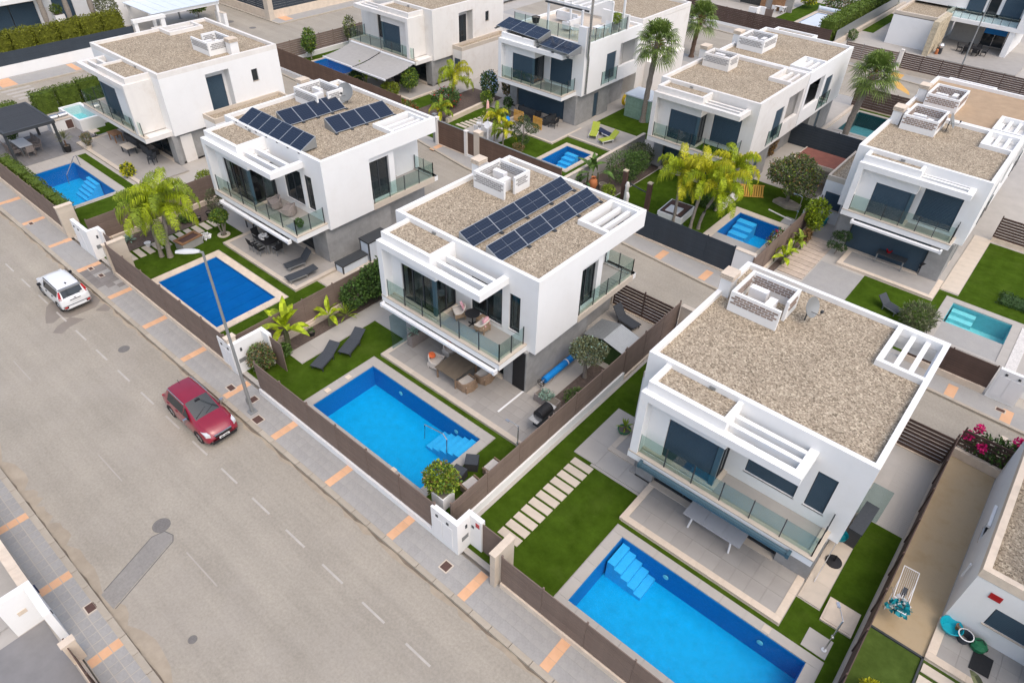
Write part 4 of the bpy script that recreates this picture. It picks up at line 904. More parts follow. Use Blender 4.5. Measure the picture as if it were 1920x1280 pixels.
fence('dark blue slatted fence on a cream wall at the far corner, facing the junction', (-81.9, 50.1), (-110, 50.1), .9, 2.6, 7, 'fence_blue', .03, 2.5, wall='cream', wt=.4)
fence('dark blue slatted fence on a cream wall right of the corner pillar', (-81.9, 50.3), (-81.9, 110), .9, 2.6, 6, 'fence_blue', .02, 2.5, wall='cream', wt=.4)
fence('dark panel fence behind the red shed roof', (-18.7, 60.3), (-12.6, 60.3), .0, 2.0, 9, 'fence_blue', .01)
wall('grey rendered wall with cream coping between two gardens of the second row', (-27.35, 38.6), (-27.35, 50.2), 1.35, .22, 'fabric_grey', 'cream_pale')
wall('low white front edge wall of the second row beside the planter pots', (-27.2, 37.75), (-22.6, 37.75), .9, .25, 'white', 'cream_pale')
wall('white wall end right of the dark charcoal screen fence', (-12.8, 37.7), (-11.5, 37.7), 2.0, .3, 'white', 'cream_pale')
wall('cream rear wall behind the metal shed garden', (-16.7, 29.9), (-25, 29.9), 1.2, .25, 'cream', None)
wall('pale concrete stub wall beside the dark rear gate', (-12.3, 30.0), (-10.9, 30.0), 2.0, .25, 'cream', 'cream_pale')
wall('white house side wall between the shutters and the small lime tree', (-11.6, 48.9), (-11.6, 45.9), 1.7, .25, 'white', 'cream_pale')
wall('cream boundary wall beside the sandy yard and bougainvillea', (2.4, 30.9), (5.6, 30.7), .5, .2, 'cream', None)
wall('white wall along the drive under the long cypress hedge at the top right', (-26.2, 90), (-26.0, 118), .5, .4, 'cream_pale', None)
for x, y, h, lab in ((-40.75, 38.72, 2.3, 'white gate post left of the brown plank gate'), (-37.35, 38.72, 2.1, 'white gate post right of the brown plank gate'), (-41.2, 38.9, 2.4, 'grey steel post beside the white gate post'), (-17.65, 87.1, 2.35, 'pale square post between the two brown slatted fences')):
    one('gate_post', lab, 'post', MB().box(-.14, -.14, -.05, .14, .14, h).box(-.17, -.17, h, .17, .17, h + .05), 'metal_grey' if 'steel' in lab else 'white_aged', (x, y, 0))
def gate_wall(label, x, y, w=1.35, d=.95, h=2.0, m='white', plant=None, sign=False):
    """white L-shaped entrance wall with meter cupboard, letter slot and vents"""
    t = thing('gate_wall', label, 'entrance wall', (x, y, 0))
    part('wall_body', MB().box(0, 0, -.05, w, .22, h).box(w, -.0, -.05, w + .22, d, h).box(w + .22, d - .22, -.05, w + .85, d, h), m, t)
    part('meter_door', MB().box(.12, -.018, .25, .62, -.002, 1.5).box(.66, -.018, .25, 1.2, -.002, 1.5), 'white_metal', t)
    part('vent', MB().box(.3, -.03, 1.62, .42, -.002, 1.74), 'metal_dark', t); part('vent', MB().box(.9, -.03, 1.62, 1.02, -.002, 1.74), 'metal_dark', t)
    part('letter_slot', MB().box(w + .22, .25, .7, w + .235, .62, .95), 'metal_grey', t); part('door_bell', MB().box(w + .222, .45, 1.4, w + .25, .55, 1.6), 'metal_dark', t)
    if sign:
        part('alarm_sign', MB().box(w + .55, d - .24, 1.55, w + .75, d - .222, 1.8), 'lamp_red', t); part('number_plate', MB().box(w + .32, d - .24, 1.3, w + .45, d - .222, 1.45), 'metal_dark', t)
    part('door_panel', MB().box(w + .85, d - .14, 0, w + 1.85, d - .1, h - .12), 'fence_brown', t)
    return t
gate_wall('white entrance wall with a small red alarm sign and a leafy planter on top', -13.08, 11.07, 1.28, .95, 2.0, sign=True)
gate_wall('white entrance wall beside the lamp post, left of the middle garden', -29.0, 11.15, 1.05, 2.0, 2.0)
gate_wall('white entrance wall with grass planter between the two left gardens', -46.2, 11.2, 2.1, .85, 2.05)
gate_wall('white entrance wall with round vents behind the pale turquoise pool fence', 2.62, 36.55, 1.15, 1.3, 1.9)
gate_wall('white meter pier in the brown fence at the top', -37.2, 89.9, .9, 1.2, 2.7)
def pillar(label, x, y, w, d, h, m='cream_pale', name='gate_pillar'):
    t = thing(name, label, 'pillar', (x, y, 0))
    k = 5
    for i in range(k): part('course', MB().box(-w / 2 + .004, -d / 2 + .004, i * h / k + .005 - (.05 if i == 0 else 0), w / 2 - .004, d / 2 - .004, (i + 1) * h / k), m, t)
    part('cap', MB().box(-w / 2 - .03, -d / 2 - .03, h, w / 2 + .03, d / 2 + .03, h + .06), 'cream', t)
pillar('beige gate pillar left of the brown fence before the nearest pool', -9.62, 11.55, .26, 1.15, 2.1)
pillar('beige gate pillar by the palms, at the end of the brown street fence', -41.42, 11.75, .26, 1.3, 2.15)
pillar('beige gate pillar at the end of the hedged street fence', -47.95, 11.6, .3, 1.0, 2.2)
pillar('beige gate pillar behind the lamp post', -28.1, 11.4, .3, .5, 2.25)
pillar('cream corner pillar with a blue meter panel at the far road junction', -81.75, 50.05, .9, .7, 3.0)
pillar('beige stacked pillar behind the solar panel roof in the back street', -36.2, 38.95, .6, .55, 2.3)
pillar('white round topped bollard post among the bougainvillea', 3.99, 32.4, .22, .22, 1.0, 'white_aged')
# opposite side of the street, lower left corner
t = thing('gate_wall', 'white entrance wall at the lower left corner, across the street', 'entrance wall', (-21.6, -1.1, 0))
part('wall_body', MB().box(0, -.0, -.05, 1.85, .25, 2.0).box(0, -1.0, -.05, .25, -.002, 2.0), 'white', t); part('letter_slot', MB().box(.25, -.6, .9, .27, -.3, 1.1), 'cream', t); part('door_bell', MB().box(1.3, .25, 1.3, 1.4, .28, 1.45), 'metal_dark', t); part('blue_letter_box', MB().box(-.12, .0, 1.1, -.002, .3, 1.5), 'fabric_navy', t)
wall('grey concrete wall stub at the lower left corner', (-30, -1.05), (-21.75, -1.05), 1.5, .3, 'slab_grey', 'cream')
fence('dark sliding gate rail at the lower left corner', (-19.1, -1.05), (-12, -1.05), .12, 1.1, 5, 'fence_dark_brown', .03, wall='cream', name='slat_gate', cat='gate')
struct('driveway', sheet(MB(), (-21.3, -9, -12, -1.2), .0), 'tile_dark'); lawn([(-25, -2.9, -21.9, -2.5)])
one('gate_post', 'beige gate post at the lower left corner', 'post', MB().box(-.12, -.22, 0, .12, .22, 1.2).box(-.15, -.25, 1.2, .15, .25, 1.26), 'cream', (-18.85, -.98, 0))
# ------------------------------------------------------------------ plants
def leaf_quad(mb, p, d, up, l, w, m=0):
    s = d.cross(up)
    if s.length < 1e-4: s = Vector((1, 0, 0))
    s = s.normalized() * w / 2; a = p + d * l * .5
    mb.v += [tuple(p), tuple(a - s), tuple(p + d * l), tuple(a + s)]; i = len(mb.v); mb.f.append((i - 4, i - 3, i - 2, i - 1)); mb.m.append(m)
def rv3(r): 
    while True:
        v = Vector((r.uniform(-1, 1), r.uniform(-1, 1), r.uniform(-1, 1)))
        if .05 < v.length < 1: return v.normalized()
def leaf_cloud(blobs, n, l, r, aspect=.5, shell=.55, mix=(1,)):
    """leaves spread through ellipsoids, thicker towards the outside; mix = weights of material slots"""
    mb = MB(); tot = sum(b[3] * b[4] + b[4] * b[5] + b[3] * b[5] for b in blobs)
    for b in blobs:
        k = int(n * (b[3] * b[4] + b[4] * b[5] + b[3] * b[5]) / tot); lump = [(rv3(r), r.uniform(.75, 1.12)) for _ in range(9)]
        for _ in range(k):
            v = rv3(r); s = max((v.dot(a) ** 3 * (c - 1) for a, c in lump if v.dot(a) > .3), key=abs, default=0) + 1
            rad = (shell + (1 - shell) * math.sqrt(r.random())) * s * r.uniform(.92, 1.08)
            p = Vector((b[0] + v.x * b[3] * rad, b[1] + v.y * b[4] * rad, b[2] + v.z * b[5] * rad))
            d = (v * .5 + rv3(r) + Vector((0, 0, .15))).normalized(); q = r.uniform(.65, 1.3)
            leaf_quad(mb, p, d, rv3(r), l * q, l * aspect * q, r.choices(range(len(mix)), mix)[0])
    return mb
def hedge_cloud(x0, y0, z0, x1, y1, z1, n, l, r):
    mb = MB(); fx, fy, fz = x1 - x0, y1 - y0, z1 - z0; fa = [fx * fy, fy * fz, fy * fz, fx * fz, fx * fz]
    for _ in range(n):
        k = r.choices(range(5), fa)[0]; e = abs(r.gauss(0, .07)); u, v = r.random(), r.random()
        wob = .06 * math.sin(9 * u * max(fx, fy) / 2) + .05 * math.sin(v * 17)
        if k == 0: p = Vector((x0 + u * fx, y0 + v * fy, z1 - e + wob))
        elif k < 3: p = Vector((x1 - e + wob if k == 1 else x0 + e - wob, y0 + u * fy, z0 + v * fz))
        else: p = Vector((x0 + u * fx, y1 - e + wob if k == 3 else y0 + e - wob, z0 + v * fz))
        leaf_quad(mb, p, (rv3(r) + Vector((0, 0, .4))).normalized(), rv3(r), l * r.uniform(.6, 1.3), l * .5)
    mb.box(x0 + .12, y0 + .12, z0, x1 - .12, y1 - .12, z1 - .12)
    return mb
def hedge(label, x0, y0, x1, y1, h, m='hedge', dens=170, l=.14, z0=0., seed=1, base=0.):
    r = random.Random(seed); t = thing('hedge', label, 'hedge', (x0, y0, z0)); A = (x1 - x0) * (y1 - y0) + 2 * h * (x1 - x0 + y1 - y0)
    L, horiz = (x1 - x0, True) if x1 - x0 > y1 - y0 else (y1 - y0, False); n = max(1, round(L / 2.2))
    for i in range(n):     # plants of the row, each its own clipped block
        a, b = L * i / n, L * (i + 1) / n; dh = r.uniform(-.12, .08)
        q = (a + .02, 0, base, b - .02, y1 - y0, h + dh) if horiz else (0, a + .02, base, x1 - x0, b - .02, h + dh)
        part('clipped_shrub', hedge_cloud(*q, min(7000, int(A * dens / n)), l, r), m, t)
def shrub(label, x, y, blobs, n, l, m, stems=0, cat='shrub', z=0., seed=1, mix=(1,), trunk=None, tm='bark_grey', name='shrub', tr=.07, aspect=.5, shell=.55, flower=None):
    r = random.Random(seed); t = thing(name, label, cat, (x, y, z))
    if trunk:
        pts = [(0, 0, -.02), (r.uniform(-.08, .08), r.uniform(-.08, .08), trunk * .5), (r.uniform(-.1, .1), r.uniform(-.1, .1), trunk)]
        part('trunk', MB().tube(pts, [tr, tr * .8, tr * .65], 8), tm, t, True)
        br = MB()
        for b in blobs: br.tube([pts[-1], (b[0] * .5, b[1] * .5, (pts[-1][2] + b[2]) / 2 - .05), (b[0], b[1], b[2])], [tr * .6, tr * .4, tr * .2], 6)
        part('limb', br, tm, t, True)
    for k in range(stems):
        a = 2 * math.pi * k / stems + r.random(); part('stem', MB().tube([(.08 * math.cos(a), .08 * math.sin(a), 0), (.3 * math.cos(a), .3 * math.sin(a), (trunk or blobs[0][2]) * .9)], [.035, .02], 6), tm, t, True)
    part('crown', leaf_cloud(blobs, n, l, r, aspect, shell, mix), m, t)
    if flower: part('flowers', leaf_cloud(blobs, flower[1], flower[2], r, .8, .9), flower[0], t)
    return t
def frond(e0, L, r, curl=1.6, nl=40, ll=.75, side=0.):
    """pinnate frond along +x: rachis and drooping plume-like leaflets"""
    mb = MB(); p = Vector((0, 0, 0)); e = e0; st = L / nl; pts = [p.copy()]
    for i in range(nl):
        f = i / nl; e -= curl / nl * (.35 + 1.3 * f); d = Vector((math.cos(e), side * f, math.sin(e))).normalized(); q = p + d * st
        if f > .10:
            l = ll * (math.sin(math.pi * min(1, .2 + f * .78)) ** .6)
            for s in (-1, 1, -1, 1):
                o = (d * r.uniform(.25, .7) + Vector((0, s * r.uniform(.5, 1.), r.uniform(-.25, .55)))).normalized(); w = .024
                a = q + o * l * r.uniform(.32, .48); b = a + (o * .35 + Vector((0, 0, -1.0))).normalized() * l * r.uniform(.45, .75)
                n_ = d * w
                i0 = len(mb.v); mb.v += [tuple(q - n_ * .5), tuple(a - n_), tuple(a + n_), tuple(q + n_ * .5), tuple(b)]
                mb.f += [(i0, i0 + 1, i0 + 2, i0 + 3), (i0 + 1, i0 + 4, i0 + 2)]; mb.m += [0, 0]
        p = q; pts.append(p.copy())
    mb.tube(pts[::4], [.03 * (1 - i / 12) + .006 for i in range(len(pts[::4]))], 4)
    return mb
PF = {}
def fronds(key, mats, L, ll, seed=3):
    if key not in PF:
        r = random.Random(seed); PF[key] = [frond(e, L * r.uniform(.85, 1.1), r, c, 40, ll, r.uniform(-.2, .2)).mesh('frond', m) for (e, c) in ((1.4, 2.0), (1.2, 2.6), (1.0, 2.9), (.7, 2.6), (.3, 2.0), (-.2, 1.4)) for m in mats]
    return PF[key]
def feather_palm(label, x, y, h, lean, key, mats, L, ll, n=24, tr=.14, seed=1, group=None, tm='bark_grey', sk=.35):
    r = random.Random(seed); t = thing('feather_palm', label, 'palm', (x, y, 0), 0, group); fs = fronds(key, mats, L, ll); k = len(mats)
    pts = [(lean[0] * q * q, lean[1] * q * q, h * q) for q in (0, .15, .3, .45, .6, .75, .9, 1)]
    part('trunk', MB().tube(pts, [tr * 1.35] + [tr * (1.05 if i % 2 else .93) for i in range(6)] + [tr * .8], 10), tm, t, True)
    top = pts[-1]
    part('crownshaft', MB().tube([top, (top[0], top[1], top[2] + .5)], [tr * .85, tr * .5], 8), 'leaf_mid', t, True)
    for i in range(n):
        ring = i / n; v = min(5, int(ring * 6)); ob('frond', fs[v * k + r.randrange(k)], t, (top[0], top[1], top[2] + .45 - ring * .3), 0, (r.uniform(-.12, .12), r.uniform(-.1, .1), i * 2.399 + r.uniform(-.25, .25)), None)
    return t
def fan_leaf(e0, r, P=1.0, F=.95, nb=18):
    mb = MB(); d = Vector((math.cos(e0), 0, math.sin(e0))); end = d * P - Vector((0, 0, .12 * P)); mb.tube([(0, 0, 0), tuple(d * P * .5), tuple(end)], [.03, .022, .014], 4)
    side = Vector((0, 1, 0)); up = d.cross(side) * -1
    for i in range(nb):
        a = (i / (nb - 1) - .5) * 4.2; o = (d * math.cos(a) + side * math.sin(a)).normalized(); l = F * (.72 + .28 * math.cos(a * .6)) * r.uniform(.9, 1.05)
        s = (-d * math.sin(a) + side * math.cos(a)) * .055; m_ = end + o * l * .55 + up * .05; tip = end + o * l * .9 - Vector((0, 0, l * r.uniform(.22, .5)))
        i0 = len(mb.v); mb.v += [tuple(end), tuple(m_ - s), tuple(m_ + s), tuple(tip)]; mb.f += [(i0, i0 + 1, i0 + 2), (i0 + 1, i0 + 3, i0 + 2)]; mb.m += [0, 0]
    return mb
def fan_palm(label, x, y, h, lean, n=46, tr=.2, seed=1, F=1.25, P=1.2):
    r = random.Random(seed)
    if 'fan' not in PF: PF['fan'] = [fan_leaf(e, random.Random(k), P, F).mesh('fan_leaf', 'leaf_fan') for k, e in enumerate((1.35, 1.05, .75, .45, .1, -.25, -.6))]
    t = thing('fan_palm', label, 'palm', (x, y, 0)); pts = [(lean[0] * q * q, lean[1] * q * q, h * q) for q in [i / 12 for i in range(13)]]
    part('trunk', MB().tube(pts, [tr * 1.5] + [tr * (1.1 if i % 2 else .92) for i in range(11)] + [tr * 1.25], 10), 'bark_brown' if h < 5 else 'bark_grey', t, True); top = pts[-1]
    part('dry_thatch', leaf_cloud([(top[0], top[1], top[2] - .25, .4, .4, .55)], 160, .35, r, .2), 'leaf_rust', t)
    for i in range(n): ob('fan_leaf', PF['fan'][min(6, int(i / n * 7))], t, (top[0], top[1], top[2] + .1 - .35 * i / n), 0, (r.uniform(-.25, .25), r.uniform(-.1, .1), i * 2.399 + r.uniform(-.3, .3)))
    return t
def big_leaf(L, w, e0, curl, r):
    mb = MB(); p = Vector((0, 0, 0)); e = e0; n = 9; prev = None
    for i in range(n + 1):
        f = i / n; d = Vector((math.cos(e), 0, math.sin(e))); ww = w * (0 if f < .22 else math.sin(math.pi * ((f - .22) / .78 * .9 + .07))) ; up = Vector((-math.sin(e), 0, math.cos(e)))
        cur = (p.copy(), p + Vector((0, ww / 2, 0)) + up * ww * .22, p + Vector((0, -ww / 2, 0)) + up * ww * .22)
        if prev:
            for a, b in ((1, 0), (0, 2)):
                i0 = len(mb.v); mb.v += [tuple(prev[a]), tuple(cur[a]), tuple(cur[b]), tuple(prev[b])]; mb.f.append((i0, i0 + 1, i0 + 2, i0 + 3)); mb.m.append(0)
        prev = cur; p = p + d * L / n; e -= curl / n
    return mb
def banana(label, x, y, n, L, w, m='leaf_light', h=.7, seed=1, spread=.35, name='banana_plant', stems=3, z=0.):
    r = random.Random(seed); t = thing(name, label, 'plant', (x, y, z)); ms = [big_leaf(L * q, w, e, c, r).mesh('leaf', m) for q, e, c in ((1, 1.45, .9), (.95, 1.2, 1.3), (1.05, .95, 1.7), (.8, .6, 1.5))]
    ps = [(r.uniform(-spread, spread), r.uniform(-spread, spread)) for _ in range(stems)]
    for q in ps: part('stem', MB().tube([(q[0], q[1], 0), (q[0], q[1], h)], [.09, .06], 7), 'leaf_olive', t, True)
    for i in range(n):
        q = ps[i % stems]; ob('leaf', ms[min(3, int(i / n * 4))], t, (q[0], q[1], h * r.uniform(.75, 1)), 0, (r.uniform(-.25, .25), 0, i * 2.399 + r.uniform(-.4, .4)))
    return t
def spiky(label, x, y, n, L, m='leaf_blue', h=.05, seed=1, name='agave', cat='plant', w=.09, z=0.):
    r = random.Random(seed); t = thing(name, label, cat, (x, y, z)); ms = [big_leaf(L * q, w, e, c, r).mesh('leaf', m) for q, e, c in ((1, 1.3, .3), (1, .9, .5), (.95, .45, .6))]
    if h > .1: part('stem', MB().tube([(0, 0, 0), (.03, 0, h)], [.07, .06], 7), 'bark_brown', t, True)
    for i in range(n): ob('leaf', ms[min(2, int(i / n * 3))], t, (0, 0, h), 0, (0, 0, i * 2.399 + r.uniform(-.3, .3)))
    return t
def pot(label, x, y, r_, h, m, z=0., square=False, soil=True):
    t = thing('plant_pot', label, 'plant pot', (x, y, z))
    if square: part('pot_body', MB().box(-r_, -r_, 0, r_, r_, h), m, t); part('soil', MB().box(-r_ + .05, -r_ + .05, h, r_ - .05, r_ - .05, h + .01), 'soil', t)
    else: part('pot_body', MB().lathe([(0, 0), (r_ * .72, 0), (r_, h), (r_ * .88, h), (r_ * .85, h - .05)], 16), m, t, True); part('soil', MB().lathe([(r_ * .86, h - .05), (0, h - .04)], 16), 'soil', t)
    return t
# queen palms by the left pool
feather_palm('shorter left palm of the bright green pair beside the stepping stones', -41.3, 14.15, 2.9, (-.35, .25), 'queen', ('leaf_lime', 'leaf_light', 'leaf_lime'), 2.6, .8, 15, .13, 3)
feather_palm('taller right palm of the bright green pair beside the stepping stones', -40.85, 14.5, 3.4, (-.15, .75), 'queen', ('leaf_lime', 'leaf_light', 'leaf_lime'), 2.6, .8, 18, .16, 5)
# four yellow green palms behind the dark screen
for i, (x, y, h, l, s, lab) in enumerate(((-18.9, 40.9, 3.3, (-.3, .5), 11, 'lime palm above the hot tub, leftmost of its group'), (-17.55, 40.95, 3.5, (.1, .7), 12, 'yellow lime palm second from the left behind the dark screen fence'), (-17.15, 41.4, 3.0, (.7, .6), 13, 'yellow lime palm with the slimmest trunk, in front of the carpeted balcony'), (-17.5, 44.7, 3.1, (.5, .4), 14, 'lime palm nearest the pool with corner steps, beside the terrace'))):
    feather_palm(lab, x, y, h, l, 'lime', ('leaf_lime', 'leaf_yellow', 'leaf_lime'), 2.4, .75, 15, .11, s)
fan_palm('tall fan palm between the roof terrace house and the carpeted balcony house', -30.5, 55.2, 7.3, (.5, -.3), 44, .24, 21)
fan_palm('fan palm farther back, left of the long gravel roof', -36.6, 75.2, 4.3, (.3, .2), 38, .24, 22)
fan_palm('fan palm beside the small teal pool', -15.1, 64.2, 6.0, (.55, .6), 44, .27, 23)
# hedges
hedge('clipped green hedge inside the brown fence beside the left pool', -60.2, 11.65, -49.0, 12.5, 1.75, 'hedge', 120, .13, 0, 31)
hedge('tall clipped hedge behind the plunge pool by the far crossing', -71.3, 18.2, -70.2, 26.2, 2.0, 'hedge', 130, .15, 0, 32)
hedge('low hedge at the left edge beside the pergola', -71.3, 11.8, -70.2, 17.0, 1.6, 'hedge', 120, .15, 0, 33)
hedge('long golden green hedge above the dark blue panel fence, top left', -85.4, 17.5, -83.9, 33.4, 3.4, 'hedge_light', 75, .2, 0, 34, 1.6)
hedge('tall cypress hedge along the drive at the top right', -28.6, 91.5, -26.7, 118, 2.6, 'hedge', 60, .22, 0, 35)
# nearer shrubs
shrub('round bush with rusty tips behind the white gate post of the middle garden', -27.15, 12.35, [(0, 0, .85, .72, .7, .78)], 2600, .13, ('leaf_olive', 'leaf_rust', 'leaf_mid'), mix=(5, 2, 3), seed=41)
pot('white square planter on the entrance wall with the red sign', -13.3, 12.0, .34, .75, 'white', 1.1, True)
shrub('umbrella tree in the white planter, spilling over the entrance wall', -13.45, 12.1, [(0, 0, 1.15, .78, .72, .6), (-.35, -.1, .55, .3, .3, .55)], 2700, .15, ('leaf_light', 'leaf_mid', 'leaf_rust'), mix=(5, 3, 1), seed=42, z=1.35, trunk=.7, tr=.04, name='potted_tree', cat='plant')
shrub('grey green olive tree with a pruned crown beside the blue roller', -14.0, 23.3, [(0, 0, 1.95, 1.0, .95, .62), (.5, .3, 2.1, .5, .5, .4), (-.5, -.2, 1.8, .5, .5, .4)], 3800, .12, ('leaf_olive', 'leaf_blue'), mix=(5, 1), seed=43, trunk=1.4, tr=.13, name='olive_tree', cat='tree')
shrub('low bright green shrub in the bed below the olive tree', -13.4, 21.6, [(0, 0, .3, .55, .8, .35)], 900, .1, 'leaf_mid', seed=44)
shrub('silver herbs trailing from the brown planter near the barbecue', -14.3, 20.3, [(0, 0, .1, .4, .35, .2)], 350, .12, 'leaf_blue', seed=45, z=.62, name='herb', cat='plant')
shrub('dense dark shrub at the upper end of the middle garden bed', -27.75, 19.6, [(0, -.5, 1.0, .75, 1.1, .95), (.1, .7, 1.3, .75, .9, 1.1)], 3600, .17, ('leaf_mid', 'leaf_dark'), mix=(4, 2), seed=46)
shrub('broad leaved dark shrub under the solar panel house wall', -27.6, 21.4, [(0, 0, 1.4, .8, 1.0, 1.2)], 1800, .22, ('leaf_mid', 'leaf_dark'), seed=47, mix=(1, 1))
banana('large banana plant leaning over the slatted dividing fence', -27.75, 14.3, 13, 1.9, .42, 'leaf_lime', 1.1, 51, .3)
banana('smaller banana plant farther up the middle garden bed', -27.75, 17.15, 8, 1.3, .32, 'leaf_lime', .6, 52, .2)
spiky('yellow green strap leaved clump beside the small banana plant', -27.5, 18.1, 22, .95, 'leaf_light', .1, 53, 'strap_plant')
shrub('low green shrub at the foot of the large banana plant', -27.4, 13.7, [(0, 0, .3, .45, .5, .38)], 700, .14, 'leaf_mid', seed=48)
shrub('fine leaved low plant below the entrance wall, middle garden', -27.9, 12.9, [(0, 0, .35, .35, .35, .4)], 400, .16, 'leaf_mid', seed=49)
p = pot('small black pot with a succulent in the middle garden bed', -27.6, 15.75, .2, .3, 'black'); spiky('little succulent in the black pot', -27.6, 15.75, 10, .3, 'leaf_mid', .02, 54, 'succulent', z=.28)
shrub('small round tree with many stems on a white disc in the lawn', -40.75, 18.3, [(0, 0, 1.45, .62, .6, .5)], 1900, .13, ('leaf_mid', 'leaf_light'), mix=(3, 1), seed=55, stems=6, trunk=1.1, tr=.04, name='multi_stem_tree', cat='tree')
one('tree_disc', 'white disc around the small round tree in the lawn', 'disc', MB().lathe([(.42, 0), (.42, .05), (.2, .05)], 20), 'cream_pale', (-40.75, 18.3, 0))
spiky('blue green agave in the palm bed', -44.5, 13.6, 26, .55, 'leaf_blue', .03, 56)
spiky('yellow green yucca behind the agave in the palm bed', -44.4, 14.7, 20, .9, 'leaf_light', .3, 57, 'yucca')
shrub('dark feathery shrub at the corner of the solar panel house', -43.7, 19.6, [(0, 0, 1.0, .55, .6, .9)], 700, .16, 'leaf_olive', seed=58)
shrub('low dark plants in the palm bed by the black pots', -44.2, 17.6, [(0, 0, .25, .45, .6, .3)], 500, .16, 'leaf_mid', seed=59)
shrub('dome shaped bright green bush beside the pale door of the left villa', -47.6, 21.3, [(0, 0, .65, 1.25, .7, .62)], 2400, .12, ('leaf_light', 'hedge_light'), mix=(2, 1), seed=60)
p = pot('black pot with a dragon tree on the dark tiles by the pergola', -61.2, 16.85, .3, .55, 'black'); spiky('dragon tree in the black pot by the pergola', -61.2, 16.85, 26, .85, 'leaf_olive', .7, 61, 'dragon_tree', z=.3)
p = pot('pale pot with a bushy plant at the terrace corner, left villa', -60.4, 18.2, .24, .4, 'cream_pale'); shrub('bushy plant in the pale pot at the terrace corner', -60.4, 18.2, [(0, 0, .55, .4, .4, .5)], 700, .12, ('leaf_olive', 'leaf_rust'), mix=(3, 1), seed=62, z=.4, cat='plant', name='potted_bush')
shrub('small fern like plant on the terrace edge of the left villa', -53.5, 18.1, [(0, 0, .45, .5, .5, .45)], 600, .2, ('leaf_yellow', 'leaf_dark'), mix=(2, 1), seed=63, z=.15)
shrub('leafy plant under the pergola by the left edge', -66.2, 14.6, [(0, 0, .9, .5, .5, .6)], 600, .2, 'leaf_mid', seed=64)
p = pot('green bowl with a small palm beside the nearest villa terrace', -10.25, 21.4, .34, .22, 'green_plastic', .05); spiky('small palm in the green bowl', -10.25, 21.4, 14, .5, 'leaf_light', .15, 65, 'small_palm', z=.2)
t = shrub('pink bougainvillea climbing over the dark slatted fence', 3.9, 31.3, [(0, 0, .9, 1.5, .45, .75), (1.0, .1, 1.2, .7, .4, .6)], 2200, .19, ('leaf_mid', 'leaf_dark'), mix=(2, 2), seed=66, name='bougainvillea', cat='shrub')
for i, q in enumerate(((-1.0, .3, 1.55), (-.6, -.45, 1.2), (.55, .3, 1.75), (1.5, -.3, 1.2), (-1.3, -.2, 1.3))): part('flower_cluster', leaf_cloud([(*q, .2, .2, .2)], 120, .13, random.Random(i), .8), 'flower_pink', t)
banana('palm like plant at the bottom right edge of the picture', 6.6, 18.4, 9, 1.4, .3, 'leaf_olive', .6, 67, .2, 'strelitzia'); shrub('yellow green bush at the bottom edge in the light lawn', 3.3, 16.6, [(0, 0, .5, .45, .45, .45)], 700, .13, 'leaf_yellow', seed=68)
# second row
shrub('young leafy tree by the brown slatted side fence, nearer one', -65.9, 44.4, [(0, 0, 1.9, .75, .8, 1.3)], 1500, .22, ('leaf_mid', 'leaf_light'), mix=(3, 1), seed=71, trunk=.9, name='young_tree', cat='tree')
shrub('young sparse tree by the brown slatted side fence, farther one', -66.0, 50.0, [(0, 0, 2.0, .7, .7, 1.3)], 1000, .2, ('leaf_olive', 'leaf_light'), mix=(3, 1), seed=72, trunk=1.0, name='young_tree', cat='tree')
shrub('round citrus tree in front of the awning house pier', -51.0, 45.0, [(0, 0, 1.5, .95, .9, .95)], 2000, .17, ('leaf_mid', 'leaf_light'), mix=(3, 1), seed=73, trunk=.8, name='citrus_tree', cat='tree')
shrub('yellow green mound below the citrus tree', -51.5, 43.0, [(0, 0, .8, 1.1, .7, .65)], 1500, .16, ('hedge_light', 'leaf_light'), mix=(1, 1), seed=74)
banana('upright banana plant below the awning edge', -55.3, 43.0, 9, 1.7, .42, 'leaf_light', 1.0, 75, .25)
shrub('dark plants under the awning edge next to the banana plant', -56.8, 43.1, [(0, 0, .7, .9, .4, .6)], 900, .18, 'leaf_dark', seed=76)
feather_palm('lime palm with upright fronds by the cream annexe', -47.6, 47.6, 1.5, (.1, .1), 'lime', ('leaf_lime', 'leaf_yellow', 'leaf_light'), 2.6, .75, 12, .12, 77)
shrub('dark bush with red flowers behind the white street wall', -45.9, 45.0, [(0, 0, .9, 1.3, 1.3, .9)], 2000, .18, ('leaf_dark', 'leaf_mid'), mix=(2, 1), seed=78, flower=('flower_red', 110, .17))
shrub('low red flowering bush at the end of the reddish brown fence', -47.6, 41.9, [(0, 0, .5, 1.0, .5, .45)], 900, .15, ('leaf_mid', 'leaf_rust'), mix=(2, 1), seed=79, flower=('flower_red', 80, .15))
feather_palm('small orange tinged palm beside the low beige wall', -43.9, 42.3, .8, (0, 0), 'young', ('leaf_yellow', 'leaf_light'), 1.5, .4, 12, .09, 80)
shrub('tall shrub covered with pale blue flowers by the cream annexe', -44.3, 49.3, [(0, 0, 1.5, .85, .85, 1.3)], 2000, .2, ('leaf_dark', 'leaf_mid'), mix=(2, 1), seed=81, flower=('flower_blue', 260, .17))
shrub('pale leaved shrub next to the blue flowering one', -43.4, 47.9, [(0, 0, .8, .6, .6, .75)], 1000, .17, ('leaf_light', 'leaf_mid'), mix=(1, 1), seed=82)
shrub('dark climber on a wooden post beside the roof terrace house', -43.2, 50.6, [(0, 0, 1.6, .5, .5, 1.2)], 1300, .18, ('leaf_dark', 'leaf_rust'), mix=(2, 2), seed=83)
shrub('green potted shrub at the end of the stepping stones', -41.3, 48.6, [(0, 0, .7, .45, .45, .55)], 700, .16, 'leaf_dark', seed=84)
shrub('fine grassy plants in the bed beside the closed parasol', -40.4, 46.6, [(0, 0, .45, .6, 1.2, .5)], 900, .2, ('leaf_mid', 'leaf_olive'), mix=(1, 1), seed=85)
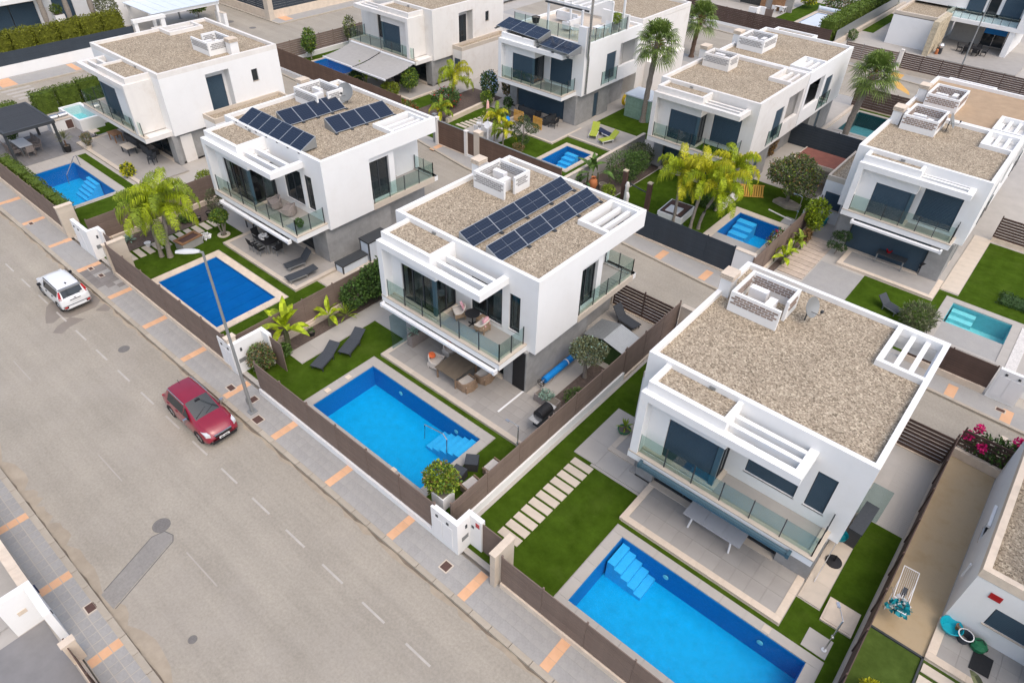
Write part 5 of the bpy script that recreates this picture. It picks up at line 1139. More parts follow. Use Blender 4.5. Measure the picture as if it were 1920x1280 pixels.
shrub('yellow green plant behind the closed parasol', -41.0, 45.2, [(0, 0, .5, .4, .4, .5)], 600, .17, 'leaf_light', seed=86)
shrub('cloud pruned tree with five round pads on the lawn', -35.0, 43.2, [(0, 0, 2.4, .5, .5, .36), (.85, .15, 1.9, .68, .6, .42), (-.75, -.1, 1.75, .52, .5, .3), (-.25, -.5, 1.3, .5, .45, .3), (.25, -.2, .8, .5, .5, .35)], 3600, .1, ('leaf_dark', 'leaf_olive'), mix=(3, 1), seed=87, trunk=1.0, tr=.09, name='cloud_tree', cat='tree', shell=.7)
shrub('rusty brown low bush at the foot of the cloud pruned tree', -34.8, 42.4, [(0, 0, .35, .6, .5, .35)], 800, .1, ('leaf_rust', 'leaf_olive'), mix=(2, 1), seed=88)
feather_palm('slim young palm beside the white garden chairs', -37.45, 42.3, 1.9, (.1, .1), 'young', ('leaf_yellow', 'leaf_light'), 1.5, .4, 11, .07, 89)
feather_palm('second slim young palm nearer the fence', -36.55, 42.4, 1.0, (.05, .05), 'young', ('leaf_yellow', 'leaf_light'), 1.5, .4, 10, .07, 90)
banana('banana plant rising behind the low white front wall', -26.6, 41.6, 9, 1.9, .42, 'leaf_mid', 1.1, 91, .35); banana('dark leaved plant beside the rising banana plant', -26.9, 40.3, 7, 1.1, .3, 'leaf_dark', .5, 92, .25, 'strelitzia')
shrub('dense green pine like bush beside the rendered wall', -25.1, 43.7, [(0, 0, 1.3, 1.35, 1.5, 1.2), (.4, 1.2, 1.5, 1.0, 1.0, 1.0)], 4500, .17, ('leaf_mid', 'leaf_dark'), mix=(3, 1), seed=93, aspect=.3)
shrub('grey green rounded bush behind the pine like bush', -25.6, 47.0, [(0, 0, 1.2, 1.0, 1.0, .9)], 2000, .14, ('leaf_olive', 'leaf_dark'), mix=(2, 1), seed=94)
shrub('clipped ball topiary on a stem under the carpeted balcony', -24.4, 48.6, [(0, 0, 1.35, .75, .65, .5)], 1500, .12, 'leaf_dark', seed=95, trunk=1.0, tr=.06, name='topiary', cat='tree')
shrub('small yellow green bush beside the wooden posts', -24.6, 41.0, [(0, 0, .5, .6, .5, .45)], 700, .16, 'leaf_light', seed=96)
shrub('dark hedge like planting under the lime palms', -18.6, 44.6, [(0, 0, .5, 1.4, .4, .45)], 900, .15, 'leaf_dark', seed=97)
shrub('wide olive brown tree on the lawn with a fresh green lower branch', -14.0, 49.4, [(0, .3, 2.5, 1.9, 1.6, 1.0), (.9, -.6, 1.9, 1.1, .9, .7), (-1.0, 0, 2.3, 1.0, 1.2, .8), (-.1, .9, 3.0, 1.2, 1.0, .6), (.35, -1.0, 1.75, .7, .6, .5)], 7500, .17, ('leaf_olive', 'leaf_rust', 'leaf_light', 'leaf_mid'), mix=(5, 1, 1, 2), seed=98, trunk=1.3, tr=.16, name='spreading_tree', cat='tree')
one('tree_slab', 'rough stone slab at the foot of the wide olive brown tree', 'rock', MB().prism([(-1.0, -.3), (.2, -.65), (1.1, -.35), (1.0, .3), (.1, .6), (-.8, .4)], 0, .25), 'rock', (-13.9, 49.2, 0))
shrub('lime tree in the corner beside the white side wall', -10.9, 46.0, [(0, 0, 2.0, .75, .7, 1.0), (.2, -.2, 1.2, .5, .5, .6)], 1700, .2, ('leaf_light', 'leaf_lime'), mix=(2, 1), seed=99, trunk=.9, name='lime_tree', cat='tree')
banana('row of yellow banana plants along the rendered fence', -11.0, 41.2, 12, 1.2, .34, 'leaf_lime', .6, 100, .5, stems=4); banana('second clump of banana plants at the upper end of that row', -10.95, 43.4, 10, 1.1, .32, 'leaf_light', .6, 101, .4)
shrub('twiggy dark plant under the lime tree', -10.8, 45.0, [(0, 0, .5, .4, .5, .5)], 500, .17, 'leaf_rust', seed=102)
shrub('small cloud pruned tree on the pale gravel by the terrace', -8.6, 44.9, [(.2, .3, 1.35, .5, .5, .3), (-.25, .35, 1.2, .35, .35, .25), (-.3, -.25, .75, .35, .33, .25), (.3, -.25, .75, .36, .34, .25)], 2000, .1, 'leaf_dark', seed=103, trunk=.55, tr=.05, name='cloud_tree', cat='tree', shell=.7)
shrub('rounded grey green grassy bush beside the pale turquoise pool', -2.0, 40.2, [(0, 0, .75, 1.0, .95, .8)], 2600, .22, ('leaf_olive', 'leaf_mid'), mix=(3, 1), seed=104, aspect=.2)
shrub('purple flowered plant overhanging the corner steps pool', -12.1, 42.6, [(0, 0, .9, .35, 1.2, .5)], 500, .15, ('leaf_mid', 'flower_red'), mix=(4, 1), seed=105)
one('clipped_block', 'dark clipped square block of turf on the right lawn', 'turf block', hedge_cloud(0, 0, 0, 2.2, 1.4, .3, 1600, .1, random.Random(106)), 'leaf_dark', (1.2, 46.2, 0))
shrub('brown climbing plant in the passage by the grey stone wall', -18.6, 56.2, [(0, 0, 1.1, .45, .5, 1.1)], 700, .2, 'leaf_rust', seed=107)
shrub('small leafy bush on the drive below the cypress hedge', -25.4, 95.2, [(0, 0, .7, .6, .6, .65)], 800, .16, 'leaf_mid', seed=108)
shrub('yellow flowering tree behind the brown fence at the top', -35.4, 106, [(0, 0, 1.8, 1.4, 1.3, 1.5)], 1500, .28, ('leaf_yellow', 'leaf_mid'), mix=(2, 1), seed=109)
shrub('low green planting at the top of the brown fence, top centre', -42.5, 92.2, [(-2, 0, .5, 2.2, .5, .45), (2.0, 0, .5, 2.2, .5, .45)], 1500, .2, 'hedge', seed=110)
shrub('dark garden planting behind the white covered pool', -31, 108, [(0, 0, .8, 3.4, 1.4, .8)], 1800, .26, ('leaf_mid', 'leaf_dark', 'leaf_rust'), mix=(2, 1, 1), seed=111)
shrub('bright yellow green street tree beside the white carport, top left', -88.4, 44.2, [(0, 0, 2.0, 1.5, 1.4, 1.6)], 1800, .28, ('leaf_light', 'leaf_mid'), mix=(2, 1), seed=112, trunk=.8, name='street_tree', cat='tree')
shrub('half round dark bush behind the golden hedge', -88.2, 33.6, [(0, 0, 3.2, 1.2, 1.2, .9)], 900, .25, 'leaf_olive', seed=113)
for y, lab in ((27.3, 'bare palm trunk nearest the dark garage shutters'), (29.7, 'pale bare palm trunk in the middle of three, top left'), (32.2, 'bare palm trunk farthest right of three, top left')):
    fan_palm(lab, -88.4, y, 10.5, (0, 0), 20, .28, int(y))
p = pot('white square pot with a clipped plant by the garage shutters', -89.3, 28.9, .5, 1.0, 'white', 2.0, True); shrub('clipped plant in the white square pot', -89.3, 28.9, [(0, 0, .5, .6, .6, .5)], 500, .18, 'hedge', seed=114, z=3.0)
# ------------------------------------------------------------------ furniture and garden things
CK = {}
def CI():
    import sys
    f = sys._getframe(1).f_lineno; CK[f] = CK.get(f, -1) + 1; return CK[f]
def legs(t, x0, y0, x1, y1, h, m, r=.03, splay=0.):
    for x in (x0, x1):
        for y in (y0, y1): part('leg', MB().prism([(x - r, y - r), (x + r, y - r), (x + r, y + r), (x - r, y + r)], 0, h), m, t)
def table(label, x, y, z, w, d, h, top, leg, rz=0., ins=.1, group=None):
    t = thing('garden_table', label, 'table', (x, y, z), rz, group)
    n = 3 if w > 1.2 else 1
    for i in range(n): part('table_top', MB().box(-w / 2 + i * w / n + .004, -d / 2, h - .04, -w / 2 + (i + 1) * w / n - .004, d / 2, h), top, t)
    part('apron', MB().box(-w / 2 + ins, -d / 2 + ins, h - .1, w / 2 - ins, d / 2 - ins, h - .041), leg, t)
    legs(t, -w / 2 + ins, -d / 2 + ins, w / 2 - ins, d / 2 - ins, h - .041, leg, .035); return t
def chair(label, x, y, z, rz, m, leg='metal_dark', seat=None, group=None, s=1.):
    """simple garden chair facing +y in its own frame"""
    t = thing('garden_chair', label, 'chair', (x, y, z), rz, group)
    part('seat', MB().box(-.24 * s, -.24 * s, .42, .24 * s, .24 * s, .47), seat or m, t)
    b = MB(); b.T = Matrix.Translation((0, -.25 * s, .45)) @ Matrix.Rotation(R(12), 4, 'X'); b.box(-.24 * s, -.02, 0, .24 * s, .02, .5); part('backrest', b, m, t)
    for sx in (-1, 1): part('armrest', MB().box(sx * .26 * s - .02, -.25 * s, .62, sx * .26 * s + .02, .2 * s, .65).box(sx * .26 * s - .02, .17 * s, .45, sx * .26 * s + .02, .2 * s, .62), leg, t)
    legs(t, -.22 * s, -.22 * s, .22 * s, .22 * s, .42, leg, .02); return t
def tub_chair(label, x, y, z, rz, m, cush='cushion', pillow=None, group=None, s=1., legh=.12):
    """rattan armchair with wrap-round back, facing +y"""
    t = thing('rattan_armchair', label, 'armchair', (x, y, z), rz, group)
    b = MB(); n = 12; pts = []
    for i in range(n + 1):
        a = math.pi + math.pi * i / n; hh = .46 + .26 * math.sin(math.pi * i / n) ** 1.5
        pts.append((.36 * s * math.cos(a), .34 * s * math.sin(a) + .02, hh))
    pts = [(-.36 * s, .34 * s, .46)] + pts + [(.36 * s, .34 * s, .46)]
    for p, q in zip(pts, pts[1:]):
        o = lambda v: (v[0] * 1.14, v[1] * 1.14 if v[1] < .3 else v[1], v[2]); i2 = lambda v, z_: (v[0], v[1], z_); oo = lambda v, z_: (v[0] * 1.14, v[1] * 1.14 if v[1] < .3 else v[1], z_)
        b.face([i2(p, legh), p, q, i2(q, legh)]); b.face([oo(q, legh), o(q), o(p), oo(p, legh)]); b.face([p, o(p), o(q), q])
    b.box(-.35 * s, -.3 * s, legh, .35 * s, .34 * s, .34); part('woven_shell', b, m, t)
    part('seat_cushion', MB().box(-.31 * s, -.24 * s, .345, .31 * s, .36 * s, .46), cush, t)
    part('rim', MB().tube([(v[0] * 1.07, v[1] * 1.07, v[2] + .01) for v in pts], .04, 6), 'cushion' if pillow else m, t, True)
    if pillow:
        c = MB(); c.T = Matrix.Translation((0, -.2 * s, .66)) @ Matrix.Rotation(R(-18), 4, 'X'); c.lathe([(0, -.11), (.16, -.09), (.22, 0), (.16, .09), (0, .11)], 10, (0, 0, 0)) if pillow == 'cushion_orange' else c.box(-.2, -.06, -.2, .2, .06, .2)
        part('pillow', c, pillow, t, True)
    legs(t, -.3 * s, -.26 * s, .3 * s, .3 * s, legh, m, .025); return t
def lounger(label, x, y, z, rz, m='fabric_dark', fr='metal_dark', ang=15, L=2.0, w=.66, group=None):
    """sun lounger with its head towards +y"""
    t = thing('sun_lounger', label, 'sun lounger', (x, y, z), rz, group); k = L * .6
    part('bed', MB().box(-w / 2, -L / 2, .28, w / 2, -L / 2 + k, .32), m, t)
    b = MB(); b.T = Matrix.Translation((0, -L / 2 + k + .01, .3)) @ Matrix.Rotation(R(ang), 4, 'X'); b.box(-w / 2, 0, -.02, w / 2, L * .4, .02); part('backrest', b, m, t)
    for sx in (-1, 1): part('side_rail', MB().box(sx * (w / 2 + .02) - .018, -L / 2, .24, sx * (w / 2 + .02) + .018, -L / 2 + k, .3), fr, t)
    legs(t, -w / 2, -L / 2 + .12, w / 2, -L / 2 + k - .05, .25, fr, .022); return t
def satellite_dish(label, x, y, z, rz, r=.45):
    t = thing('satellite_dish', label, 'satellite dish', (x, y, z), rz)
    d = MB(); d.T = Matrix.Translation((0, 0, .75)) @ Matrix.Rotation(R(65), 4, 'X'); d.lathe([(0, 0), (r * .5, .03), (r, .12), (r * 1.02, .1), (r * .5, .0), (0, -.03)], 20); part('reflector', d, 'metal_grey', t, True)
    part('mast', MB().tube([(0, .05, 0), (0, .05, .7)], .03, 7).tube([(0, -.02, .55), (0, -.5, .62), (0, -.55, .8)], .015, 5), 'metal_dark', t); part('feed_horn', MB().box(-.05, -.6, .78, .05, -.5, .9), 'metal_dark', t)
def shower(label, x, y, h, rz, z=0.):
    t = thing('garden_shower', label, 'outdoor shower', (x, y, z), rz)
    part('shower_pole', MB().tube([(0, 0, 0), (0, 0, h)], .03, 8), 'steel', t, True); part('shower_arm', MB().tube([(0, 0, h), (-.35, 0, h + .04), (-.55, 0, h + .02)], .018, 6), 'steel', t, True)
    part('shower_head', MB().box(-.72, -.06, h - .01, -.5, .06, h + .02), 'steel', t); part('tap', MB().box(-.06, -.03, h * .45, .06, .03, h * .45 + .08), 'steel', t); part('foot_plate', MB().lathe([(.1, 0), (.1, .03), (0, .03)], 12), 'white_metal', t)
def solar_array(label, c, n, pl, pw, zl, tilt, rz, half=False):
    """row of n panels along local x (each pl long, pw deep), low edge at local y=0, rising towards +y"""
    t = thing('solar_array', label, 'solar panels', (c[0], c[1], c[2]), rz); a = R(tilt)
    M_ = Matrix.Rotation(a, 4, 'X')
    fm = MB(); fm.box(-pl / 2 + .008, 0, -.035, pl / 2 - .008, pw, 0); fme = fm.mesh('panel', 'pv_frame')
    cm = MB(); e = .03
    nx, ny = (2, 2) if half else (1, 1)
    for i in range(nx):
        for j in range(ny):
            x0, x1 = -pl / 2 + e + (pl - 2 * e) * i / nx + (.006 if i else 0), -pl / 2 + e + (pl - 2 * e) * (i + 1) / nx - (.006 if i < nx - 1 else 0); y0, y1 = e + (pw - 2 * e) * j / ny + (.006 if j else 0), e + (pw - 2 * e) * (j + 1) / ny - (.006 if j < ny - 1 else 0)
            cm.box(x0, y0, -.02, x1, y1, .004)
    cme = cm.mesh('cells', 'pv')
    for i in range(n):
        o = ob('panel', fme, t, ((i - (n - 1) / 2) * pl, 0, zl), 0, (a, 0, 0)); ob('cells', cme, o)
    hgt = pw * math.sin(a); dep = pw * math.cos(a); L = n * pl / 2
    for sx in (-L, L): 
        b = MB(); P = [(sx - .015, 0, zl - .03), (sx - .015, dep, zl + hgt - .03), (sx - .015, dep, .0), (sx - .015, 0, 0)]
        Q = [(p[0] + .03, p[1], p[2]) for p in P]; b.face(P[::-1]); b.face(Q); b.face([P[0], Q[0], Q[1], P[1]]); b.face([P[1], Q[1], Q[2], P[2]]); part('end_cheek', b, 'metal_grey', t)
    part('wind_board', MB().box(-L, dep - .01, 0, L, dep + .01, zl + hgt - .04), 'metal_grey', t)
    for i in range(n + 1): part('ballast_foot', MB().box(-L + i * pl - .09, -.16, 0, -L + i * pl + .09, .04, .07), 'metal_dark', t)
    return t
# solar arrays on the roofs
ZG = 6.88
solar_array('upper of two long solar rows on the middle villa roof, nearest the brick screen', (-19.65, 24.8, ZG), 4, 2.05, 1.05, .1, 27, R(90), True)
solar_array('lower of two long solar rows on the middle villa roof', (-17.8, 24.75, ZG), 4, 2.05, 1.05, .1, 27, R(90), True)
solar_array('solar row along the front parapet of the three array roof', (-37.55, 21.3, ZG + .12), 6, 1.1, 1.3, .12, 25, 0)
solar_array('solar row nearest the white brick screen on the three array roof', (-38.05, 25.4, ZG), 4, 1.12, 1.35, .1, 25, R(87), False)
solar_array('solar row nearest the roof pergola on the three array roof', (-34.95, 26.9, ZG), 4, 1.15, 1.35, .1, 25, R(86), False)
solar_array('left of two solar rows tilted over the roof terrace edge', (-40.4, 48.45, 6.95), 3, 1.75, 1.65, .25, 16, R(-6), True)
solar_array('right of two solar rows tilted over the roof terrace edge, lower one', (-35.9, 47.9, 6.62), 2, 1.75, 1.65, .25, 14, R(-6), True)
satellite_dish('grey satellite dish on the bare gravel roof', -5.15, 26.3, ZG, R(75)); satellite_dish('white satellite dish beside the brick screen of the three array roof', -38.75, 28.4, ZG, R(20), .6); satellite_dish('satellite dish at the brick screen next to the sandy roof', -6.3, 53.0, ZG, R(95), .5)
t = thing('satellite_dish', 'small round dish on a white pole behind the middle villa roof', 'satellite dish', (-35.5, 39.3, 0)); part('mast', MB().tube([(0, 0, 0), (0, 0, 3.0)], .04, 7), 'white_metal', t); d = MB(); d.T = Matrix.Translation((0, -.05, 3.0)) @ Matrix.Rotation(R(70), 4, 'X'); d.lathe([(0, 0), (.3, .05), (.31, .03), (0, -.02)], 18); part('reflector', d, 'white_metal', t, True)
# middle garden
lounger('dark grey lounger nearest the hedge bush on the middle lawn', -25.3, 15.0, .015, R(20), ang=20); lounger('dark grey lounger beside the terrace corner on the middle lawn', -25.15, 16.7, .015, R(22), ang=20)
table('olive brown dining table between four rattan armchairs', -19.1, 18.75, .15, 1.5, 1.75, .74, 'table_olive', 'rattan')
tub_chair('rattan armchair with orange cushion at the near end of the olive table', -20.5, 18.55, .15, R(-75), 'cushion', 'cushion', 'cushion_orange'); tub_chair('rattan armchair with orange cushion under the balcony edge', -20.55, 19.75, .15, R(-95), 'cushion', 'cushion', 'cushion_orange')
tub_chair('tan rattan armchair nearest the pool at the olive table', -18.0, 18.45, .15, R(85), 'rattan', 'cushion', None, s=1.1, legh=.03); tub_chair('tan rattan armchair at the olive table, farther from the pool', -17.75, 19.5, .15, R(92), 'rattan', 'cushion', None, s=1.1, legh=.03)
t = thing('planter_box', 'long brown planter with blue green succulents under the balcony', 'planter', (-22.66, 19.4, .15)); part('planter_body', MB().box(-.2, -.7, 0, .2, .75, .75), 'rattan_grey', t); part('soil', MB().box(-.15, -.65, .75, .15, .7, .76), 'soil', t)
for i in range(3): spiky('blue green succulent in the brown planter, ' + ('nearest the lawn', 'in the middle', 'nearest the house')[i], -22.66, 18.95 + i * .45, 12, .5, 'leaf_blue', .02, 120 + i, 'succulent', z=.91)
one('glass_screen', 'clear glass wind screen at the terrace corner by the loungers', 'glass screen', MB().box(-.01, 0, 0, .01, 1.1, 2.3), 'glass_blue', (-23.2, 17.9, .15))
t = thing('planter_box', 'brown planter at the terrace edge behind the barbecue', 'planter', (-14.3, 20.3, .0)); part('planter_body', MB().box(-.6, -.25, 0, .75, .25, .62), 'rattan_grey', t); part('soil', MB().box(-.55, -.2, .62, .7, .2, .63), 'soil', t)
t = thing('barbecue', 'black gas barbecue with a steel side shelf by the fence', 'barbecue', (-13.55, 19.1, .15), R(0)); part('cabinet', MB().box(-.3, -.4, 0, .3, .4, .8), 'metal_dark', t); lid = MB(); lid.T = Matrix.Rotation(R(90), 4, 'X'); lid.lathe([(0, -.42), (.3, -.42), (.3, .42), (0, .42)], 14, (0, .82, 0)); part('lid', lid, 'black', t, True); part('side_shelf', MB().box(-.28, -.85, .76, .28, -.43, .8), 'steel', t); part('side_shelf', MB().box(-.28, .43, .76, .28, .7, .8), 'steel', t)
shower('slim chrome garden shower behind the chrome handrail pool', -13.15, 16.68, 2.12, R(5), .02)
t = thing('cover_roller', 'bright blue rolled pool cover on a roller beside the grey wall', 'cover roller', (-15.25, 21.2, .42)); part('cover_roll', MB().tube([(0, .15, 0), (0, 3.0, 0)], .19, 14), 'roller_blue', t, True); part('roller_axle', MB().tube([(0, -.15, 0), (0, 3.2, 0)], .05, 8), 'steel', t, True); part('strap', MB().tube([(0, 2.0, 0), (0, 2.08, 0)], .2, 14), 'white_metal', t)
w = MB(); w.T = Matrix.Translation((0, -.14, 0)) @ Matrix.Rotation(R(90), 4, 'X'); w.lathe([(.2, -.015), (.23, 0), (.2, .015)], 16); [w.box(-.2, -.012, -.01, .2, .012, .01) for _ in (0,)]; part('hand_wheel', w, 'black', t); part('roller_stand', MB().box(-.05, -.1, -.42, .05, -.05, .0).box(-.05, 3.08, -.42, .05, 3.13, 0), 'steel', t)
t = thing('garden_shed', 'low dark green shed with a pale corrugated gable roof', 'shed', (-15.4, 24.9, 0)); part('shed_wall', MB().box(.1, .15, 0, 2.4, 1.6, 1.2), 'leaf_dark', t)
for s_, xa, xb, za, zb_ in ((0, 0, 1.28, 1.32, 1.62), (1, 1.28, 2.55, 1.62, 1.32)):
    for i in range(16):
        y0, y1 = 0 + i * .112, (i + 1) * .112; ym = (y0 + y1) / 2; rb = MB(); rb.face([(xa, y0, za), (xb, y0, zb_), (xb, ym, zb_ + .035), (xa, ym, za + .035)]); rb.face([(xa, ym, za + .035), (xb, ym, zb_ + .035), (xb, y1, zb_), (xa, y1, za)]); rb.face([(xa, y1, za - .02), (xb, y1, zb_ - .02), (xb, y0, zb_ - .02), (xa, y0, za - .02)])
        part('roof_sheet', rb, 'mesh_metal', t)
lounger('dark lounger with a raised back behind the low shed', -15.1, 28.75, .02, R(80), ang=50)
for y, rz_, lab in ((14.85, R(35), 'dark square pouf nearer the pool corner'), (13.95, R(10), 'dark square pouf nearer the umbrella tree')):
    t = thing('pouf', lab, 'pouf', (-14.35, y, .02), rz_); part('pouf_body', MB().box(-.3, -.3, 0, .3, .3, .46), 'rattan_dark', t); part('pouf_top', MB().box(-.31, -.31, .465, .31, .31, .52), 'fabric_dark', t)
tub_chair('low rattan armchair with pale cushion against the fence, near the umbrella tree', -13.35, 13.85, .02, R(85), 'rattan', 'cushion', s=1.05); tub_chair('low rattan armchair with pale cushion against the fence, farther along', -13.3, 15.25, .02, R(90), 'rattan', 'cushion', s=1.05)
one('shelf_slab', 'pale stone slab bench against the fence by the garden shower', 'bench', MB().box(0, 0, .3, .5, 1.5, .38).box(.1, .1, 0, .4, .3, .3).box(.1, 1.2, 0, .4, 1.4, .3), 'cream_pale', (-13.2, 14.9 + 1.0, 0))
# middle villa balcony
zbal = 3.15
tub_chair('balcony armchair with pink patterned cushion left of the black table', -19.75, 19.75, zbal, R(150), 'rattan', 'cushion', 'cushion_pink', s=.85, legh=.2); tub_chair('balcony armchair with pink patterned cushion right of the black table', -18.1, 19.75, zbal, R(95), 'rattan', 'cushion', 'cushion_pink', s=.85, legh=.2)
t = thing('bistro_table', 'round black pedestal table on the middle villa balcony', 'table', (-18.85, 19.75, zbal)); part('table_top', MB().lathe([(0, .70), (.38, .70), (.38, .74), (0, .745)], 22), 'black', t); part('pedestal', MB().tube([(0, 0, .03), (0, 0, .7)], .035, 8), 'black', t); part('foot', MB().box(-.28, -.03, 0, .28, .03, .04).box(-.03, -.28, .041, .03, .28, .06), 'black', t)
one('stool', 'square rattan stool behind the round black table', 'stool', MB().box(-.24, -.24, .02, .24, .24, .4), 'rattan', (-18.5, 20.12, zbal))
for i, x in enumerate((-22.1, -21.4)):
    t = thing('shell_chair', 'white shell chair behind the bay window, ' + ('left' if not i else 'right') + ' one', 'chair', (x, 20.1, zbal), R(160 - 40 * i)); part('seat', MB().lathe([(0, .45), (.22, .47), (.26, .6)], 12), 'white_metal', t); part('leg', MB().tube([(-.2, -.2, 0), (0, 0, .45)], .015, 5).tube([(.2, -.2, 0), (0, 0, .45)], .015, 5).tube([(0, .25, 0), (0, 0, .45)], .015, 5), 'wood', t)
def awning_box(label, x0, x1, y, z, m, roller='white_metal'):
    t = thing('awning_cassette', label, 'awning', (x0, y, z)); part('cassette', MB().tube([(0, 0, 0), (x1 - x0, 0, 0)], .09, 10), m, t, True); part('front_bar', MB().box(0, -.15, -.09, x1 - x0, -.10, .05), m, t)
    for x in (.02, x1 - x0 - .02): part('end_cap', MB().box(x - .06, -.16, -.12, x + .06, .11, .12), m, t)
awning_box('dark rolled awning along the balcony edge of the nearest villa', -7.6, -1.1, 17.92, 2.92, 'frame_blue'); awning_box('white rolled awning under the middle villa balcony', -24.0, -15.9, 18.2, 2.72, 'white_metal'); awning_box('white rolled awning under the three array villa balcony', -40.4, -33.0, 18.65, 2.55, 'white_metal'); awning_box('white rolled awning under the balcony at the right', -8.3, -2.8, 44.75, 2.75, 'white_metal')
# nearest garden
t = thing('garden_table', 'large empty grey table with white legs on the nearest terrace', 'table', (-4.15, 18.95, .15))
for i in range(3): part('table_top', MB().box(-1.3 + i * .867 + .004, -.47, .70, -1.3 + (i + 1) * .867 - .004, .47, .745), 'table_grey', t)
for x in (-.95, .95):
    for y in (-.42, .42): part('leg', MB().tube([(x, y, 0), (x * .93, y * .8, .7)], .045, 6), 'white_metal', t)
t = thing('parasol_base', 'black round parasol base on the side path', 'parasol base', (.3, 21.15, .05)); part('base_disc', MB().lathe([(0, 0), (.33, 0), (.33, .05), (.08, .1), (0, .1)], 18), 'black', t, True); part('tube', MB().tube([(0, 0, .1), (0, 0, .42)], .04, 8), 'black', t)
t = thing('pool_net', 'teal pool net on a long pole leaning at the house corner', 'pool net', (.05, 21.9, .05)); part('net_bag', MB().lathe([(.3, .9), (.26, .7), (.1, .6), (0, .58)], 14), 'teal', t); part('pole', MB().tube([(.0, -2.2, .02), (0, -.2, .9)], .018, 6), 'steel', t)
t = thing('storage_box', 'long dark grey storage box at the side wall of the nearest villa', 'storage box', (.2, 22.35, .05), R(-3)); part('box_body', MB().box(0, 0, 0, .5, 1.85, .95), 'metal_dark', t); part('lid', MB().box(-.03, -.03, .955, .53, 1.88, 1.02), 'fabric_dark', t)
one('glass_screen', 'clear glass side screen by the drive of the nearest villa', 'glass screen', MB().box(0, 0, 0, .9, .015, 2.1), 'glass_blue', (.1, 24.3, .05))
shower('tall chrome outdoor shower beside the tan paved pad', 1.42, 17.2, 2.15, R(-55), .05)
for i, (x, y) in enumerate(((-6.62, 16.52), (.35, 16.56))): pass
one('skimmer_lid', 'cream skimmer lid on the far coping of the nearest pool', 'skimmer lid', MB().box(-.15, -.15, 0, .15, .15, .012), 'cream_pale', (-.55, 16.56, .037))
for i, (x, y) in enumerate(((-23.35, 14.9), (-23.35, 13.55), (-16.9, 12.27))): one('skimmer_lid', ('cream skimmer lid on the coping near the second lounger', 'cream skimmer lid on the coping near the white fence base', 'cream skimmer lid by the street fence')[i], 'skimmer lid', MB().box(-.14, -.14, 0, .14, .14, .012), 'cream', (x, y, .037))
# right edge garden
t = thing('drying_rack', 'white folding drying rack with teal laundry on the sand', 'drying rack', (2.85, 21.05, 0), R(3)); fr = MB()
for x in (-.28, .28): fr.tube([(x, -1.1, .95), (x, 1.1, .95)], .018, 5); fr.tube([(x, -.6, 0), (x, .5, .95)], .016, 5); fr.tube([(x, .6, 0), (x, -.5, .95)], .016, 5)
fr.tube([(-.28, -1.1, .95), (.28, -1.1, .95)], .018, 5); fr.tube([(-.28, 1.1, .95), (.28, 1.1, .95)], .018, 5); part('rack_frame', fr, 'white_metal', t)
for i in range(9): part('drying_wire', MB().box(-.27 + i * .0675, -1.09, .945, -.262 + i * .0675, 1.09, .953), 'white_metal', t)
for i, (x, y) in enumerate(((-.15, -.95), (.15, -.85), (.0, -.7))): part('laundry', leaf_cloud([(x, y, .9, .2, .22, .16)], 60, .2, random.Random(i), .9), ('teal', 'teal', 'white_metal')[i], t)
part('peg_bag', MB().box(-.06, -.2, .7, .1, .1, .96), 'fabric_dark', t)
t = thing('wash_basin', 'turquoise plastic basin on the terrace at the right edge', 'basin', (4.75, 21.15, .12)); part('basin_body', MB().lathe([(.0, .02), (.26, .02), (.42, .3), (.4, .32), (.24, .06), (0, .06)], 18), 'turquoise', t, True)
t = thing('laundry_basket', 'dark basket with a white rim beside the turquoise basin', 'basket', (5.25, 21.05, .12)); part('basket_body', MB().lathe([(0, 0), (.2, 0), (.25, .34)], 16), 'fabric_dark', t, True); part('rim', MB().lathe([(.25, .34), (.28, .36), (.24, .37)], 16), 'white_metal', t)
t = thing('garden_bag', 'green and black bag next to the dark basket', 'bag', (5.75, 21.1, .12)); part('bag_body', MB().lathe([(0, 0), (.27, .02), (.3, .2), (.2, .34), (0, .36)], 10), 'green_plastic', t); part('strap', MB().tube([(-.2, 0, .3), (0, .05, .48), (.2, 0, .3)], .02, 5).box(-.31, -.05, .1, .31, .05, .2), 'black', t)
pot('small terracotta pot between the basin and the wall', 5.0, 21.35, .13, .28, 'terracotta', .12)
one('door_mat', 'charcoal mat on the terrace at the right edge', 'mat', MB().prism([(-.33, -.45), (.33, -.42), (.33, .45), (-.33, .45)], 0, .02), 'fabric_black', (6.02, 20.5, .135))
one('alarm_sign', 'small red alarm sign above the shutter at the right edge', 'sign', MB().box(-.2, -.012, -.15, .2, 0, .15, 0), 'lamp_red', (5.25, 21.485, 2.55))
# garden of the three array villa
table('dark outdoor dining table set under the balcony of the three array villa', -36.95, 19.3, .15, 1.5, 1.0, .74, 'black', 'metal_grey')
for i, (x, y, rz_) in enumerate(((-37.4, 18.55, 0), (-36.6, 18.55, 0), (-37.4, 20.05, 180), (-36.6, 20.05, 180), (-35.85, 19.3, 90), (-38.05, 19.3, -90))): chair((('black dining chair nearest the pool, left of two, at the dark table', 'black dining chair nearest the pool, right of two, at the dark table', 'black dining chair on the house side, left of two, at the dark table', 'black dining chair on the house side, right of two, at the dark table', 'black dining chair at the right end of the dark table', 'black dining chair at the left end of the dark table'))[CI()], x, y, .15, R(rz_), 'fabric_black', 'metal_grey', group='black chairs round the dark dining table')
t = thing('table_setting', 'white bundle lying on the dark outdoor dining table', 'bundle', (-37.1, 19.2, .9)); part('cloth', leaf_cloud([(0, 0, .08, .25, .2, .1)], 60, .2, random.Random(3), .9), 'white_metal', t)
